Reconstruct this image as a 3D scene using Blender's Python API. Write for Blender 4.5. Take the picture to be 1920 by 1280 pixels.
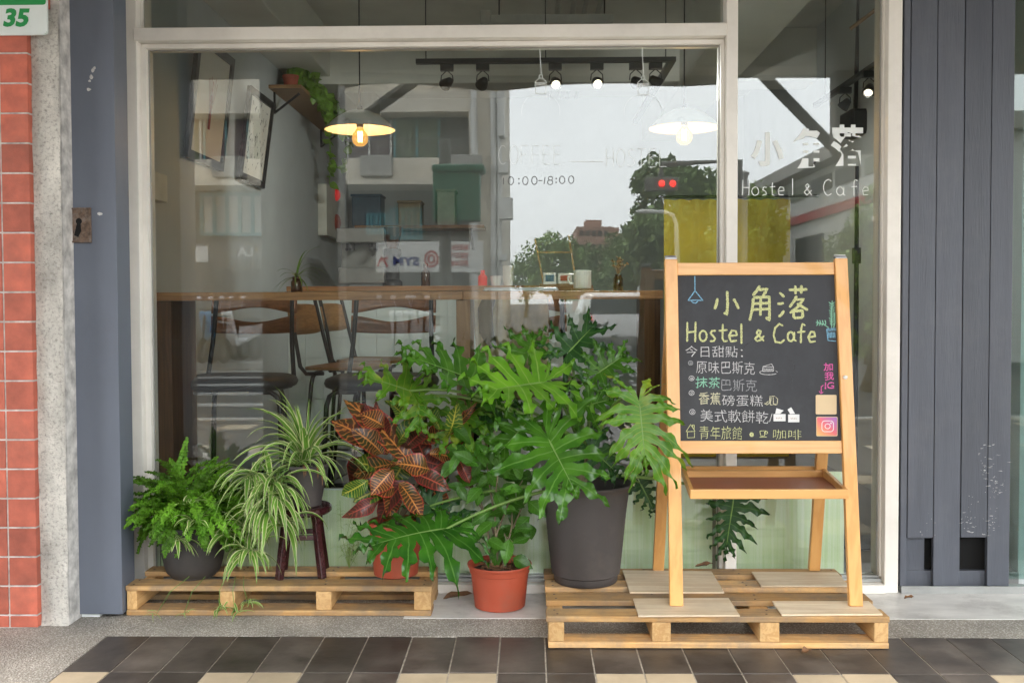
import bpy, bmesh, math, random
from mathutils import Vector, Matrix, noise as mnoise
for _o in list(bpy.data.objects):
    bpy.data.objects.remove(_o, do_unlink=True)
SC = bpy.context.scene
COL = SC.collection
V = Vector
PI = math.pi
rad = math.radians

# ------------------------------------------------------------------ camera
FPX = 1867.0                     # focal length in pixels of the 1920 px wide photograph (35 mm lens)
EYE = V((0.0, -3.93, 1.147))     # the glass of the shop window is the plane Y = 0
YAW, PITCH, ROLL = rad(1.04), rad(1.75), rad(0.22)
cam_d = bpy.data.cameras.new('camera')
cam = bpy.data.objects.new('camera', cam_d)
COL.objects.link(cam)
cam_d.sensor_width = 36.0
cam_d.lens = 36.0 * FPX / 1920.0
cam_d.clip_start, cam_d.clip_end = 0.05, 600
CAM_ROT = (Matrix.Rotation(YAW, 3, 'Z') @ Matrix.Rotation(rad(90) - PITCH, 3, 'X') @ Matrix.Rotation(-ROLL, 3, 'Z'))
SHX = 0.0
SHY = -(79 - FPX * math.tan(PITCH)) / 1920.0
cam_d.shift_x, cam_d.shift_y = SHX, SHY
cam.matrix_world = Matrix.Translation(EYE) @ CAM_ROT.to_4x4()
SC.camera = cam

# ------------------------------------------------------------------ sky, sun, exposure
SC.view_settings.view_transform = 'Standard'
SC.view_settings.look = 'None'
SC.view_settings.exposure = 3.14
SC.view_settings.gamma = 1.0
SUN_EL, SUN_AZ = rad(52), rad(200)
world = bpy.data.worlds.new('World')
SC.world = world
world.use_nodes = True
wn, wl = world.node_tree.nodes, world.node_tree.links
bg = wn['Background']
sky = wn.new('ShaderNodeTexSky')
sky.sky_type = 'NISHITA'
sky.sun_disc = False
sky.sun_elevation = SUN_EL
sky.sun_rotation = SUN_AZ
sky.air_density, sky.dust_density, sky.ozone_density = 1.0, 3.0, 1.0
hsv = wn.new('ShaderNodeHueSaturation')
hsv.inputs['Saturation'].default_value = 0.16
wl.new(sky.outputs[0], hsv.inputs['Color'])
# an even cloud cover over the clear-sky gradient, with soft cloud structure
wtc = wn.new('ShaderNodeTexCoord')
wns = wn.new('ShaderNodeTexNoise')
wns.inputs['Scale'].default_value = 2.6
wns.inputs['Detail'].default_value = 5
wl.new(wtc.outputs['Generated'], wns.inputs['Vector'])
wcr = wn.new('ShaderNodeValToRGB')
wcr.color_ramp.elements[0].position, wcr.color_ramp.elements[0].color = 0.3, (5.6, 5.8, 6.1, 1)
wcr.color_ramp.elements[1].position, wcr.color_ramp.elements[1].color = 0.7, (7.6, 7.8, 8.0, 1)
wl.new(wns.outputs['Fac'], wcr.inputs['Fac'])
wmx = wn.new('ShaderNodeMixRGB')
wmx.inputs['Fac'].default_value = 0.75
wl.new(hsv.outputs[0], wmx.inputs['Color1'])
wl.new(wcr.outputs[0], wmx.inputs['Color2'])
wl.new(wmx.outputs[0], bg.inputs['Color'])
bg.inputs['Strength'].default_value = 0.12
sun_d = bpy.data.lights.new('sun', 'SUN')
sun_d.energy = 0.8
sun_d.angle = rad(14)
sun_d.color = (1.0, 0.95, 0.88)
sun = bpy.data.objects.new('sun', sun_d)
COL.objects.link(sun)
_sd = V((math.sin(SUN_AZ) * math.cos(SUN_EL), math.cos(SUN_AZ) * math.cos(SUN_EL), math.sin(SUN_EL)))
sun.rotation_euler = _sd.to_track_quat('Z', 'Y').to_euler()
SC.cycles.use_denoising = True
SC.cycles.max_bounces = 10
SC.cycles.diffuse_bounces = 5
SC.cycles.transparent_max_bounces = 12
SC.cycles.sample_clamp_indirect = 6.0

# ------------------------------------------------------------------ measuring helpers
def ray(px, py):
    x = (px - 960.0) / FPX + SHX * 1920 / FPX
    y = -(py - 640.0) / FPX + SHY * 1920 / FPX
    return CAM_ROT @ V((x, y, -1.0))

def P(px, py, Y):
    """the point of the vertical plane Y that the photograph shows at a pixel"""
    d = ray(px, py)
    return EYE + d * ((Y - EYE.y) / d.y)

def PZ(px, py, Z):
    d = ray(px, py)
    return EYE + d * ((Z - EYE.z) / d.z)

def PP(px, py, o, n):
    d = ray(px, py)
    return EYE + d * ((o - EYE).dot(n) / d.dot(n))

def R(px, py, yr):
    """the street point, yr metres in front of the glass, that is mirrored at a pixel"""
    p = P(px, py, yr)
    return V((p.x, -p.y, p.z))

# ------------------------------------------------------------------ materials
MATS = {}
def nd(nt, kind, **kw):
    n = nt.nodes.new(kind)
    for k, v in kw.items():
        if k in n.inputs.keys():
            n.inputs[k].default_value = v
        else:
            setattr(n, k, v)
    return n

def c4(c):
    return (c[0], c[1], c[2], 1.0)

def mat(name, col, rough=0.5, var=0.12, scale=8.0, stretch=(1, 1, 1), bump=0.0, bscale=60.0, bstretch=None,
        col2=None, spec=0.5, metal=0.0, tint=0.0, dirt=0.0, dirtcol=(0.05, 0.04, 0.03), dscale=2.5, emit=None, estr=0.0,
        sub=0.0, coat=0.0, rvar=0.1):
    m = bpy.data.materials.new(name)
    MATS[name] = m
    m.use_nodes = True
    nt = m.node_tree
    b = nt.nodes['Principled BSDF']
    L = nt.links.new
    tc = nd(nt, 'ShaderNodeTexCoord')
    mp = nd(nt, 'ShaderNodeMapping')
    mp.inputs['Scale'].default_value = stretch
    L(tc.outputs['Object'], mp.inputs['Vector'])
    ns = nd(nt, 'ShaderNodeTexNoise', Scale=scale, Detail=6.0, Roughness=0.6)
    L(mp.outputs[0], ns.inputs['Vector'])
    rp = nd(nt, 'ShaderNodeValToRGB')
    lo = [max(0, x * (1 - var)) for x in col]
    hi = [min(1, x * (1 + var)) for x in (col2 or col)]
    rp.color_ramp.elements[0].position, rp.color_ramp.elements[0].color = 0.33, c4(lo)
    rp.color_ramp.elements[1].position, rp.color_ramp.elements[1].color = 0.68, c4(hi)
    L(ns.outputs['Fac'], rp.inputs['Fac'])
    out = rp.outputs['Color']
    if dirt > 0:
        n2 = nd(nt, 'ShaderNodeTexNoise', Scale=dscale, Detail=8.0, Roughness=0.7)
        L(tc.outputs['Object'], n2.inputs['Vector'])
        r2 = nd(nt, 'ShaderNodeValToRGB')
        r2.color_ramp.elements[0].position, r2.color_ramp.elements[0].color = 0.5, (0, 0, 0, 1)
        r2.color_ramp.elements[1].position, r2.color_ramp.elements[1].color = 0.75, (dirt, dirt, dirt, 1)
        L(n2.outputs['Fac'], r2.inputs['Fac'])
        mx = nd(nt, 'ShaderNodeMixRGB')
        L(r2.outputs[0], mx.inputs['Fac'])
        L(out, mx.inputs['Color1'])
        mx.inputs['Color2'].default_value = c4(dirtcol)
        out = mx.outputs[0]
    if tint > 0:
        at = nd(nt, 'ShaderNodeAttribute')
        at.attribute_name = 'tint'
        ma = nd(nt, 'ShaderNodeMath', operation='MULTIPLY_ADD')
        L(at.outputs['Fac'], ma.inputs[0])
        ma.inputs[1].default_value = tint
        ma.inputs[2].default_value = 1 - tint / 2
        vm = nd(nt, 'ShaderNodeVectorMath', operation='SCALE')
        L(out, vm.inputs[0])
        L(ma.outputs[0], vm.inputs['Scale'])
        out = vm.outputs[0]
    L(out, b.inputs['Base Color'])
    b.inputs['Metallic'].default_value = metal
    b.inputs['Specular IOR Level'].default_value = spec
    b.inputs['Coat Weight'].default_value = coat
    if rvar:
        mr = nd(nt, 'ShaderNodeMapRange')
        mr.inputs['To Min'].default_value = max(0.02, rough - rvar)
        mr.inputs['To Max'].default_value = min(1, rough + rvar)
        L(ns.outputs['Fac'], mr.inputs['Value'])
        L(mr.outputs[0], b.inputs['Roughness'])
    else:
        b.inputs['Roughness'].default_value = rough
    if bump > 0:
        n3 = nd(nt, 'ShaderNodeTexNoise', Scale=bscale, Detail=4.0)
        if bstretch:
            m3 = nd(nt, 'ShaderNodeMapping')
            m3.inputs['Scale'].default_value = bstretch
            L(tc.outputs['Object'], m3.inputs['Vector'])
            L(m3.outputs[0], n3.inputs['Vector'])
        else:
            L(tc.outputs['Object'], n3.inputs['Vector'])
        bp = nd(nt, 'ShaderNodeBump', Strength=bump, Distance=0.004)
        L(n3.outputs['Fac'], bp.inputs['Height'])
        L(bp.outputs[0], b.inputs['Normal'])
    if emit:
        b.inputs['Emission Color'].default_value = c4(emit)
        b.inputs['Emission Strength'].default_value = estr
    return m

def wood(name, col, dark, axis=0, rough=0.5, fine=26.0, knots=True, tint=0.25, bump=0.15, ring=0.85, dirt=0.0, coat=0.0):
    """sawn timber with grain along one axis"""
    m = bpy.data.materials.new(name)
    MATS[name] = m
    m.use_nodes = True
    nt = m.node_tree
    L = nt.links.new
    b = nt.nodes['Principled BSDF']
    tc = nd(nt, 'ShaderNodeTexCoord')
    at = nd(nt, 'ShaderNodeAttribute')
    at.attribute_name = 'tint'
    off = nd(nt, 'ShaderNodeVectorMath', operation='SCALE')
    L(at.outputs['Vector'], off.inputs[0])
    off.inputs['Scale'].default_value = 7.3
    ad = nd(nt, 'ShaderNodeVectorMath', operation='ADD')
    L(tc.outputs['Object'], ad.inputs[0])
    L(off.outputs[0], ad.inputs[1])
    mp = nd(nt, 'ShaderNodeMapping')
    st = [1.0, 1.0, 1.0]
    st[axis] = 0.06
    mp.inputs['Scale'].default_value = st
    L(ad.outputs[0], mp.inputs['Vector'])
    n1 = nd(nt, 'ShaderNodeTexNoise', Scale=fine, Detail=5.0, Roughness=0.6, Distortion=0.4)
    L(mp.outputs[0], n1.inputs['Vector'])
    n2 = nd(nt, 'ShaderNodeTexNoise', Scale=fine * 5, Detail=3.0)
    L(mp.outputs[0], n2.inputs['Vector'])
    # growth rings: the wave of a stretched low-frequency noise
    sn = nd(nt, 'ShaderNodeMath', operation='SINE')
    ml = nd(nt, 'ShaderNodeMath', operation='MULTIPLY')
    L(n1.outputs['Fac'], ml.inputs[0])
    ml.inputs[1].default_value = 42.0
    L(ml.outputs[0], sn.inputs[0])
    mr = nd(nt, 'ShaderNodeMapRange')
    mr.inputs['From Min'].default_value = -1
    mr.inputs['To Max'].default_value = 0.5 * ring
    L(sn.outputs[0], mr.inputs['Value'])
    sm = nd(nt, 'ShaderNodeMath', operation='MULTIPLY_ADD')
    L(n2.outputs['Fac'], sm.inputs[0])
    sm.inputs[1].default_value = 0.55
    L(mr.outputs[0], sm.inputs[2])
    rp = nd(nt, 'ShaderNodeValToRGB')
    rp.color_ramp.elements[0].position, rp.color_ramp.elements[0].color = 0.15, c4(col)
    rp.color_ramp.elements[1].position, rp.color_ramp.elements[1].color = 0.95, c4(dark)
    L(sm.outputs[0], rp.inputs['Fac'])
    out = rp.outputs[0]
    if knots:
        vo = nd(nt, 'ShaderNodeTexVoronoi', Scale=5.5)
        m4 = nd(nt, 'ShaderNodeMapping')
        s4 = [1.0, 1.0, 1.0]
        s4[axis] = 0.45
        m4.inputs['Scale'].default_value = s4
        L(ad.outputs[0], m4.inputs['Vector'])
        L(m4.outputs[0], vo.inputs['Vector'])
        kr = nd(nt, 'ShaderNodeValToRGB')
        kr.color_ramp.elements[0].position, kr.color_ramp.elements[0].color = 0.03, (0.75, 0.75, 0.75, 1)
        kr.color_ramp.elements[1].position, kr.color_ramp.elements[1].color = 0.10, (0, 0, 0, 1)
        L(vo.outputs['Distance'], kr.inputs['Fac'])
        mx = nd(nt, 'ShaderNodeMixRGB')
        L(kr.outputs[0], mx.inputs['Fac'])
        L(out, mx.inputs['Color1'])
        mx.inputs['Color2'].default_value = c4([x * 0.5 for x in dark])
        out = mx.outputs[0]
    if dirt:
        n5 = nd(nt, 'ShaderNodeTexNoise', Scale=6.0, Detail=7.0, Roughness=0.7)
        L(ad.outputs[0], n5.inputs['Vector'])
        r5 = nd(nt, 'ShaderNodeValToRGB')
        r5.color_ramp.elements[0].position, r5.color_ramp.elements[0].color = 0.40, (0, 0, 0, 1)
        r5.color_ramp.elements[1].position, r5.color_ramp.elements[1].color = 0.66, (dirt, dirt, dirt, 1)
        L(n5.outputs['Fac'], r5.inputs['Fac'])
        mx = nd(nt, 'ShaderNodeMixRGB')
        L(r5.outputs[0], mx.inputs['Fac'])
        L(out, mx.inputs['Color1'])
        mx.inputs['Color2'].default_value = (0.27, 0.205, 0.14, 1)
        out = mx.outputs[0]
    ma = nd(nt, 'ShaderNodeMath', operation='MULTIPLY_ADD')
    L(at.outputs['Fac'], ma.inputs[0])
    ma.inputs[1].default_value = tint
    ma.inputs[2].default_value = 1 - tint / 2
    vm = nd(nt, 'ShaderNodeVectorMath', operation='SCALE')
    L(out, vm.inputs[0])
    L(ma.outputs[0], vm.inputs['Scale'])
    L(vm.outputs[0], b.inputs['Base Color'])
    b.inputs['Roughness'].default_value = rough
    b.inputs['Coat Weight'].default_value = coat
    b.inputs['Specular IOR Level'].default_value = 0.35
    bp = nd(nt, 'ShaderNodeBump', Strength=bump, Distance=0.002)
    L(sm.outputs[0], bp.inputs['Height'])
    L(bp.outputs[0], b.inputs['Normal'])
    return m

def leaf_mat(name, base, base2, vein, veinw=0.10, sidev=0.0, sidefreq=16.0, edge=None, edgew=0.75, rough=0.36, tint=0.5,
             transl=0.22, blotch=None, blotch_lo=0.5, blotch_hi=0.6):
    """leaf: uv.x runs across (0.5 = rib), uv.y along; ribs, side veins, coloured margin"""
    m = bpy.data.materials.new(name)
    MATS[name] = m
    m.use_nodes = True
    nt = m.node_tree
    L = nt.links.new
    b = nt.nodes['Principled BSDF']
    tc = nd(nt, 'ShaderNodeTexCoord')
    uv = nd(nt, 'ShaderNodeUVMap')
    sp = nd(nt, 'ShaderNodeSeparateXYZ')
    L(uv.outputs[0], sp.inputs[0])
    su = nd(nt, 'ShaderNodeMath', operation='SUBTRACT')
    L(sp.outputs['X'], su.inputs[0])
    su.inputs[1].default_value = 0.5
    ab = nd(nt, 'ShaderNodeMath', operation='ABSOLUTE')
    L(su.outputs[0], ab.inputs[0])
    e2 = nd(nt, 'ShaderNodeMath', operation='MULTIPLY')       # 0 at rib, 1 at margin
    L(ab.outputs[0], e2.inputs[0])
    e2.inputs[1].default_value = 2.0
    ns = nd(nt, 'ShaderNodeTexNoise', Scale=14.0, Detail=5.0)
    L(tc.outputs['Object'], ns.inputs['Vector'])
    rp = nd(nt, 'ShaderNodeValToRGB')
    rp.color_ramp.elements[0].position, rp.color_ramp.elements[0].color = 0.35, c4(base)
    rp.color_ramp.elements[1].position, rp.color_ramp.elements[1].color = 0.66, c4(base2)
    L(ns.outputs['Fac'], rp.inputs['Fac'])
    out = rp.outputs[0]
    if blotch:
        nb = nd(nt, 'ShaderNodeTexNoise', Scale=9.0, Detail=3.0)
        L(tc.outputs['Object'], nb.inputs['Vector'])
        rb = nd(nt, 'ShaderNodeMapRange')
        rb.inputs['From Min'].default_value, rb.inputs['From Max'].default_value = blotch_lo, blotch_hi
        L(nb.outputs['Fac'], rb.inputs['Value'])
        mb = nd(nt, 'ShaderNodeMixRGB')
        L(rb.outputs[0], mb.inputs['Fac'])
        L(out, mb.inputs['Color1'])
        mb.inputs['Color2'].default_value = c4(blotch)
        out = mb.outputs[0]
    if edge:
        re = nd(nt, 'ShaderNodeMapRange')
        re.inputs['From Min'].default_value, re.inputs['From Max'].default_value = edgew, min(0.99, edgew + 0.12)
        L(e2.outputs[0], re.inputs['Value'])
        me = nd(nt, 'ShaderNodeMixRGB')
        L(re.outputs[0], me.inputs['Fac'])
        L(out, me.inputs['Color1'])
        me.inputs['Color2'].default_value = c4(edge)
        out = me.outputs[0]
    rv = nd(nt, 'ShaderNodeMapRange')
    rv.inputs['From Min'].default_value, rv.inputs['From Max'].default_value = veinw * 0.5, veinw
    rv.inputs['To Min'].default_value, rv.inputs['To Max'].default_value = 1.0, 0.0
    L(e2.outputs[0], rv.inputs['Value'])
    fac = rv.outputs[0]
    hgt = None
    if sidev > 0:
        w = nd(nt, 'ShaderNodeMath', operation='MULTIPLY')
        L(sp.outputs['Y'], w.inputs[0])
        w.inputs[1].default_value = sidefreq
        w2 = nd(nt, 'ShaderNodeMath', operation='MULTIPLY_ADD')
        L(e2.outputs[0], w2.inputs[0])
        w2.inputs[1].default_value = -1.4
        nz = nd(nt, 'ShaderNodeTexNoise', Scale=38.0, Detail=2.0)
        L(tc.outputs['Object'], nz.inputs['Vector'])
        wz = nd(nt, 'ShaderNodeMath', operation='MULTIPLY_ADD')
        L(nz.outputs['Fac'], wz.inputs[0])
        wz.inputs[1].default_value = 1.5
        L(w.outputs[0], wz.inputs[2])
        L(wz.outputs[0], w2.inputs[2])
        fr = nd(nt, 'ShaderNodeMath', operation='FRACT')
        L(w2.outputs[0], fr.inputs[0])
        s5 = nd(nt, 'ShaderNodeMath', operation='SUBTRACT')
        L(fr.outputs[0], s5.inputs[0])
        s5.inputs[1].default_value = 0.5
        a5 = nd(nt, 'ShaderNodeMath', operation='ABSOLUTE')
        L(s5.outputs[0], a5.inputs[0])
        r5 = nd(nt, 'ShaderNodeMapRange')
        r5.inputs['From Min'].default_value, r5.inputs['From Max'].default_value = 0.06, 0.2
        r5.inputs['To Min'].default_value, r5.inputs['To Max'].default_value = sidev, 0.0
        L(a5.outputs[0], r5.inputs['Value'])
        mxx = nd(nt, 'ShaderNodeMath', operation='MAXIMUM')
        L(fac, mxx.inputs[0])
        L(r5.outputs[0], mxx.inputs[1])
        fac = mxx.outputs[0]
    mv = nd(nt, 'ShaderNodeMixRGB')
    L(fac, mv.inputs['Fac'])
    L(out, mv.inputs['Color1'])
    mv.inputs['Color2'].default_value = c4(vein)
    out = mv.outputs[0]
    at = nd(nt, 'ShaderNodeAttribute')
    at.attribute_name = 'tint'
    ma = nd(nt, 'ShaderNodeMath', operation='MULTIPLY_ADD')
    L(at.outputs['Fac'], ma.inputs[0])
    ma.inputs[1].default_value = tint
    ma.inputs[2].default_value = 1 - tint / 2
    vm = nd(nt, 'ShaderNodeVectorMath', operation='SCALE')
    L(out, vm.inputs[0])
    L(ma.outputs[0], vm.inputs['Scale'])
    L(vm.outputs[0], b.inputs['Base Color'])
    b.inputs['Roughness'].default_value = rough
    b.inputs['Specular IOR Level'].default_value = 0.38
    bp = nd(nt, 'ShaderNodeBump', Strength=0.25, Distance=0.002)
    bp.invert = True
    L(fac, bp.inputs['Height'])
    L(bp.outputs[0], b.inputs['Normal'])
    tr = nd(nt, 'ShaderNodeBsdfTranslucent')
    L(vm.outputs[0], tr.inputs['Color'])
    ms = nd(nt, 'ShaderNodeMixShader')
    ms.inputs['Fac'].default_value = transl
    L(b.outputs[0], ms.inputs[1])
    L(tr.outputs[0], ms.inputs[2])
    L(ms.outputs[0], nt.nodes['Material Output'].inputs['Surface'])
    return m

def glass_mat(name, ior=1.52, tintc=(0.93, 0.965, 0.95), rough=0.0):
    m = bpy.data.materials.new(name)
    MATS[name] = m
    m.use_nodes = True
    nt = m.node_tree
    L = nt.links.new
    nt.nodes.remove(nt.nodes['Principled BSDF'])
    t = nd(nt, 'ShaderNodeBsdfTransparent', Color=c4(tintc))
    g = nd(nt, 'ShaderNodeBsdfGlossy', Roughness=rough)
    g.inputs['Color'].default_value = (1, 1, 1, 1)
    f = nd(nt, 'ShaderNodeFresnel', IOR=ior)
    # a large pane is never perfectly flat
    tc = nd(nt, 'ShaderNodeTexCoord')
    ns = nd(nt, 'ShaderNodeTexNoise', Scale=1.1, Detail=1.0)
    L(tc.outputs['Object'], ns.inputs['Vector'])
    bp = nd(nt, 'ShaderNodeBump', Strength=0.05, Distance=0.01)
    L(ns.outputs['Fac'], bp.inputs['Height'])
    L(bp.outputs[0], g.inputs['Normal'])
    ms = nd(nt, 'ShaderNodeMixShader')
    L(f.outputs[0], ms.inputs['Fac'])
    L(t.outputs[0], ms.inputs[1])
    L(g.outputs[0], ms.inputs[2])
    L(ms.outputs[0], nt.nodes['Material Output'].inputs['Surface'])
    return m

# ------------------------------------------------------------------ objects
def tag(o, label=None, cat=None, group=None, kind=None):
    if label: o['label'] = label
    if cat: o['category'] = cat
    if group: o['group'] = group
    if kind: o['kind'] = kind
    return o

def thing(name, label, cat, loc=(0, 0, 0), rotz=0.0, group=None):
    o = bpy.data.objects.new(name, None)
    o.empty_display_size = 0.1
    COL.objects.link(o)
    o.location = loc
    o.rotation_euler = (0, 0, rotz)
    return tag(o, label, cat, group)

def wloc(o):
    p = V((0, 0, 0))
    while o is not None:
        p = p + o.location
        o = o.parent
    return p

def copy_tree(o, parent=None):
    c = o.copy()
    COL.objects.link(c)
    if parent is not None:
        c.parent = parent
    for ch in [x for x in bpy.data.objects if x.parent == o]:
        copy_tree(ch, c)
    return c

class MB:
    """collects shapes; build() links them as ONE mesh object"""
    def __init__(self):
        self.v, self.f, self.t, self.m, self.uv = [], [], [], [], {}
        self.tv = 0.5
        self.mi = 0
    def face(self, idx, uvs=None):
        self.f.append(tuple(idx))
        self.t.append(self.tv)
        self.m.append(self.mi)
        if uvs: self.uv[len(self.f) - 1] = uvs
    def add(self, vs, fs):
        n = len(self.v)
        self.v += [V(x) for x in vs]
        for f in fs: self.face([i + n for i in f])
    def box(self, x0, x1, y0, y1, z0, z1):
        vs = [(x, y, z) for z in (z0, z1) for y in (y0, y1) for x in (x0, x1)]
        self.add(vs, [(0, 2, 3, 1), (4, 5, 7, 6), (0, 1, 5, 4), (2, 6, 7, 3), (0, 4, 6, 2), (1, 3, 7, 5)])
    def bar(self, a, b, w, d, side=(1, 0, 0)):
        """square bar from a to b, w along side, d across"""
        a, b = V(a), V(b)
        ax = (b - a).normalized()
        s = V(side)
        s = (s - ax * s.dot(ax)).normalized()
        q = ax.cross(s)
        vs = []
        for p in (a, b):
            for k, l in ((-1, -1), (1, -1), (1, 1), (-1, 1)):
                vs.append(p + s * (w / 2 * k) + q * (d / 2 * l))
        self.add(vs, [(0, 3, 2, 1), (4, 5, 6, 7), (0, 1, 5, 4), (1, 2, 6, 5), (2, 3, 7, 6), (3, 0, 4, 7)])
    def tube(self, pts, r, n=10, cap=True):
        pts = [V(p) for p in pts]
        rs = r if isinstance(r, (list, tuple)) else [r] * len(pts)
        base = len(self.v)
        up = V((0, 0, 1))
        t0 = (pts[1] - pts[0]).normalized()
        s = t0.cross(up)
        if s.length < 1e-4: s = t0.cross(V((1, 0, 0)))
        s.normalize()
        for i, p in enumerate(pts):
            t = (pts[min(i + 1, len(pts) - 1)] - pts[max(i - 1, 0)]).normalized()
            s = (s - t * s.dot(t))
            if s.length < 1e-5: s = t.orthogonal()
            s.normalize()
            q = t.cross(s)
            for k in range(n):
                a = 2 * PI * k / n
                self.v.append(p + (s * math.cos(a) + q * math.sin(a)) * rs[i])
        for i in range(len(pts) - 1):
            for k in range(n):
                a, b = base + i * n + k, base + i * n + (k + 1) % n
                self.face((a, b, b + n, a + n))
        if cap:
            self.face([base + k for k in range(n)][::-1])
            self.face([base + (len(pts) - 1) * n + k for k in range(n)])
    def lathe(self, prof, c=(0, 0, 0), n=40, sx=1.0, sy=1.0):
        base = len(self.v)
        for r, z in prof:
            for k in range(n):
                a = 2 * PI * k / n
                self.v.append(V((c[0] + r * sx * math.cos(a), c[1] + r * sy * math.sin(a), c[2] + z)))
        for i in range(len(prof) - 1):
            for k in range(n):
                a, b = base + i * n + k, base + i * n + (k + 1) % n
                self.face((a, b, b + n, a + n))
    def disc(self, c, r, n=32, sx=1.0, sy=1.0):
        base = len(self.v)
        for k in range(n):
            a = 2 * PI * k / n
            self.v.append(V(c) + V((r * sx * math.cos(a), r * sy * math.sin(a), 0)))
        self.face([base + k for k in range(n)])
    def prism(self, poly, o, ux, uy, n, th):
        """polygon (2D) on a plane, extruded by th along n"""
        o, ux, uy, n = V(o), V(ux), V(uy), V(n)
        k = len(poly)
        base = len(self.v)
        for d in (0, th):
            for x, y in poly: self.v.append(o + ux * x + uy * y + n * d)
        self.face([base + i for i in range(k)][::-1])
        self.face([base + k + i for i in range(k)])
        for i in range(k):
            j = (i + 1) % k
            self.face((base + i, base + j, base + k + j, base + k + i))
    def ellipsoid(self, c, rx, ry, rz, nu=16, nv=10):
        prof = []
        c = V(c)
        base = len(self.v)
        for i in range(nv + 1):
            th = PI * i / nv
            for k in range(nu):
                a = 2 * PI * k / nu
                self.v.append(c + V((rx * math.sin(th) * math.cos(a), ry * math.sin(th) * math.sin(a), -rz * math.cos(th))))
        for i in range(nv):
            for k in range(nu):
                a, b = base + i * nu + k, base + i * nu + (k + 1) % nu
                self.face((a, b, b + nu, a + nu))
    def grid(self, rows, uvs=None):
        """rows of points -> quads, uvs the same shape"""
        base = len(self.v)
        nc = len(rows[0])
        for r in rows: self.v += [V(p) for p in r]
        for i in range(len(rows) - 1):
            for j in range(nc - 1):
                a = base + i * nc + j
                u = None
                if uvs: u = [uvs[i][j], uvs[i][j + 1], uvs[i + 1][j + 1], uvs[i + 1][j]]
                self.face((a, a + 1, a + 1 + nc, a + nc), u)
    def build(self, name, m, parent=None, smooth=False, bevel=0.0, local=False, weld=False, solid=0.0):
        me = bpy.data.meshes.new(name)
        off = V((0, 0, 0)) if (local or parent is None) else wloc(parent)
        me.from_pydata([tuple(p - off) for p in self.v], [], self.f)
        ms = m if isinstance(m, (list, tuple)) else [m]
        for x in ms: me.materials.append(x)
        if len(ms) > 1: me.polygons.foreach_set('material_index', self.m)
        at = me.attributes.new('tint', 'FLOAT', 'FACE')
        at.data.foreach_set('value', self.t)
        if self.uv:
            ul = me.uv_layers.new(name='uv')
            for pi, us in self.uv.items():
                p = me.polygons[pi]
                for li, u in zip(p.loop_indices, us): ul.data[li].uv = u
        if weld:
            b = bmesh.new()
            b.from_mesh(me)
            bmesh.ops.remove_doubles(b, verts=b.verts, dist=1e-5)
            b.to_mesh(me)
            b.free()
        if smooth:
            me.polygons.foreach_set('use_smooth', [True] * len(me.polygons))
        me.update()
        o = bpy.data.objects.new(name, me)
        COL.objects.link(o)
        if parent is not None: o.parent = parent
        if solid:
            s = o.modifiers.new('thickness', 'SOLIDIFY')
            s.thickness = solid
            s.offset = 0
        if bevel:
            bv = o.modifiers.new('bevel', 'BEVEL')
            bv.width = bevel
            bv.segments = 2
            bv.limit_method = 'ANGLE'
            bv.angle_limit = rad(40)
        if smooth and bevel == 0 and smooth != 'all':
            try: me.set_sharp_from_angle(angle=rad(42))
            except Exception: pass
        return o

def text_faces(body, x_weight=0.0):
    cu = bpy.data.curves.new('writing', 'FONT')
    cu.body = body
    cu.size = 1.0
    cu.resolution_u = 3
    cu.offset = x_weight
    o = bpy.data.objects.new('writing', cu)
    COL.objects.link(o)
    bpy.context.view_layer.update()
    dg = bpy.context.evaluated_depsgraph_get()
    me = bpy.data.meshes.new_from_object(o.evaluated_get(dg))
    vs = [v.co.copy() for v in me.vertices]
    fs = [tuple(p.vertices) for p in me.polygons]
    bpy.data.objects.remove(o, do_unlink=True)
    bpy.data.curves.remove(cu)
    bpy.data.meshes.remove(me)
    return vs, fs

def write(mb, body, tl, tr, bl, n, lift=0.001, weight=0.0, slant=0.0, wob=0.0):
    """fit printed characters to the parallelogram top-left, top-right, bottom-left"""
    vs, fs = text_faces(body, weight)
    if not vs: return
    x0, x1 = min(v.x for v in vs), max(v.x for v in vs)
    y0, y1 = min(v.y for v in vs), max(v.y for v in vs)
    tl, tr, bl, n = V(tl), V(tr), V(bl), V(n)
    out = []
    for v in vs:
        if wob:
            v = v + V((mnoise.noise(V((v.x * 2.1, v.y * 2.1, 3.3 + len(body)))), mnoise.noise(V((v.x * 2.1, v.y * 2.1, 9.1))), 0)) * wob + V((0, 0.10 * wob * 8 * mnoise.noise(V((v.x * 0.7, 0, len(body) * 1.3))), 0)) + V((mnoise.noise(V((v.x * 9, v.y * 9, 1))), mnoise.noise(V((v.x * 9, v.y * 9, 5))), 0)) * wob * 0.35
        a, b = (v.x - x0) / (x1 - x0), (y1 - v.y) / (y1 - y0)
        out.append(tl + (tr - tl) * (a + slant * (0.5 - b)) + (bl - tl) * b + n * lift)
    mb.add(out, fs)

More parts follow.
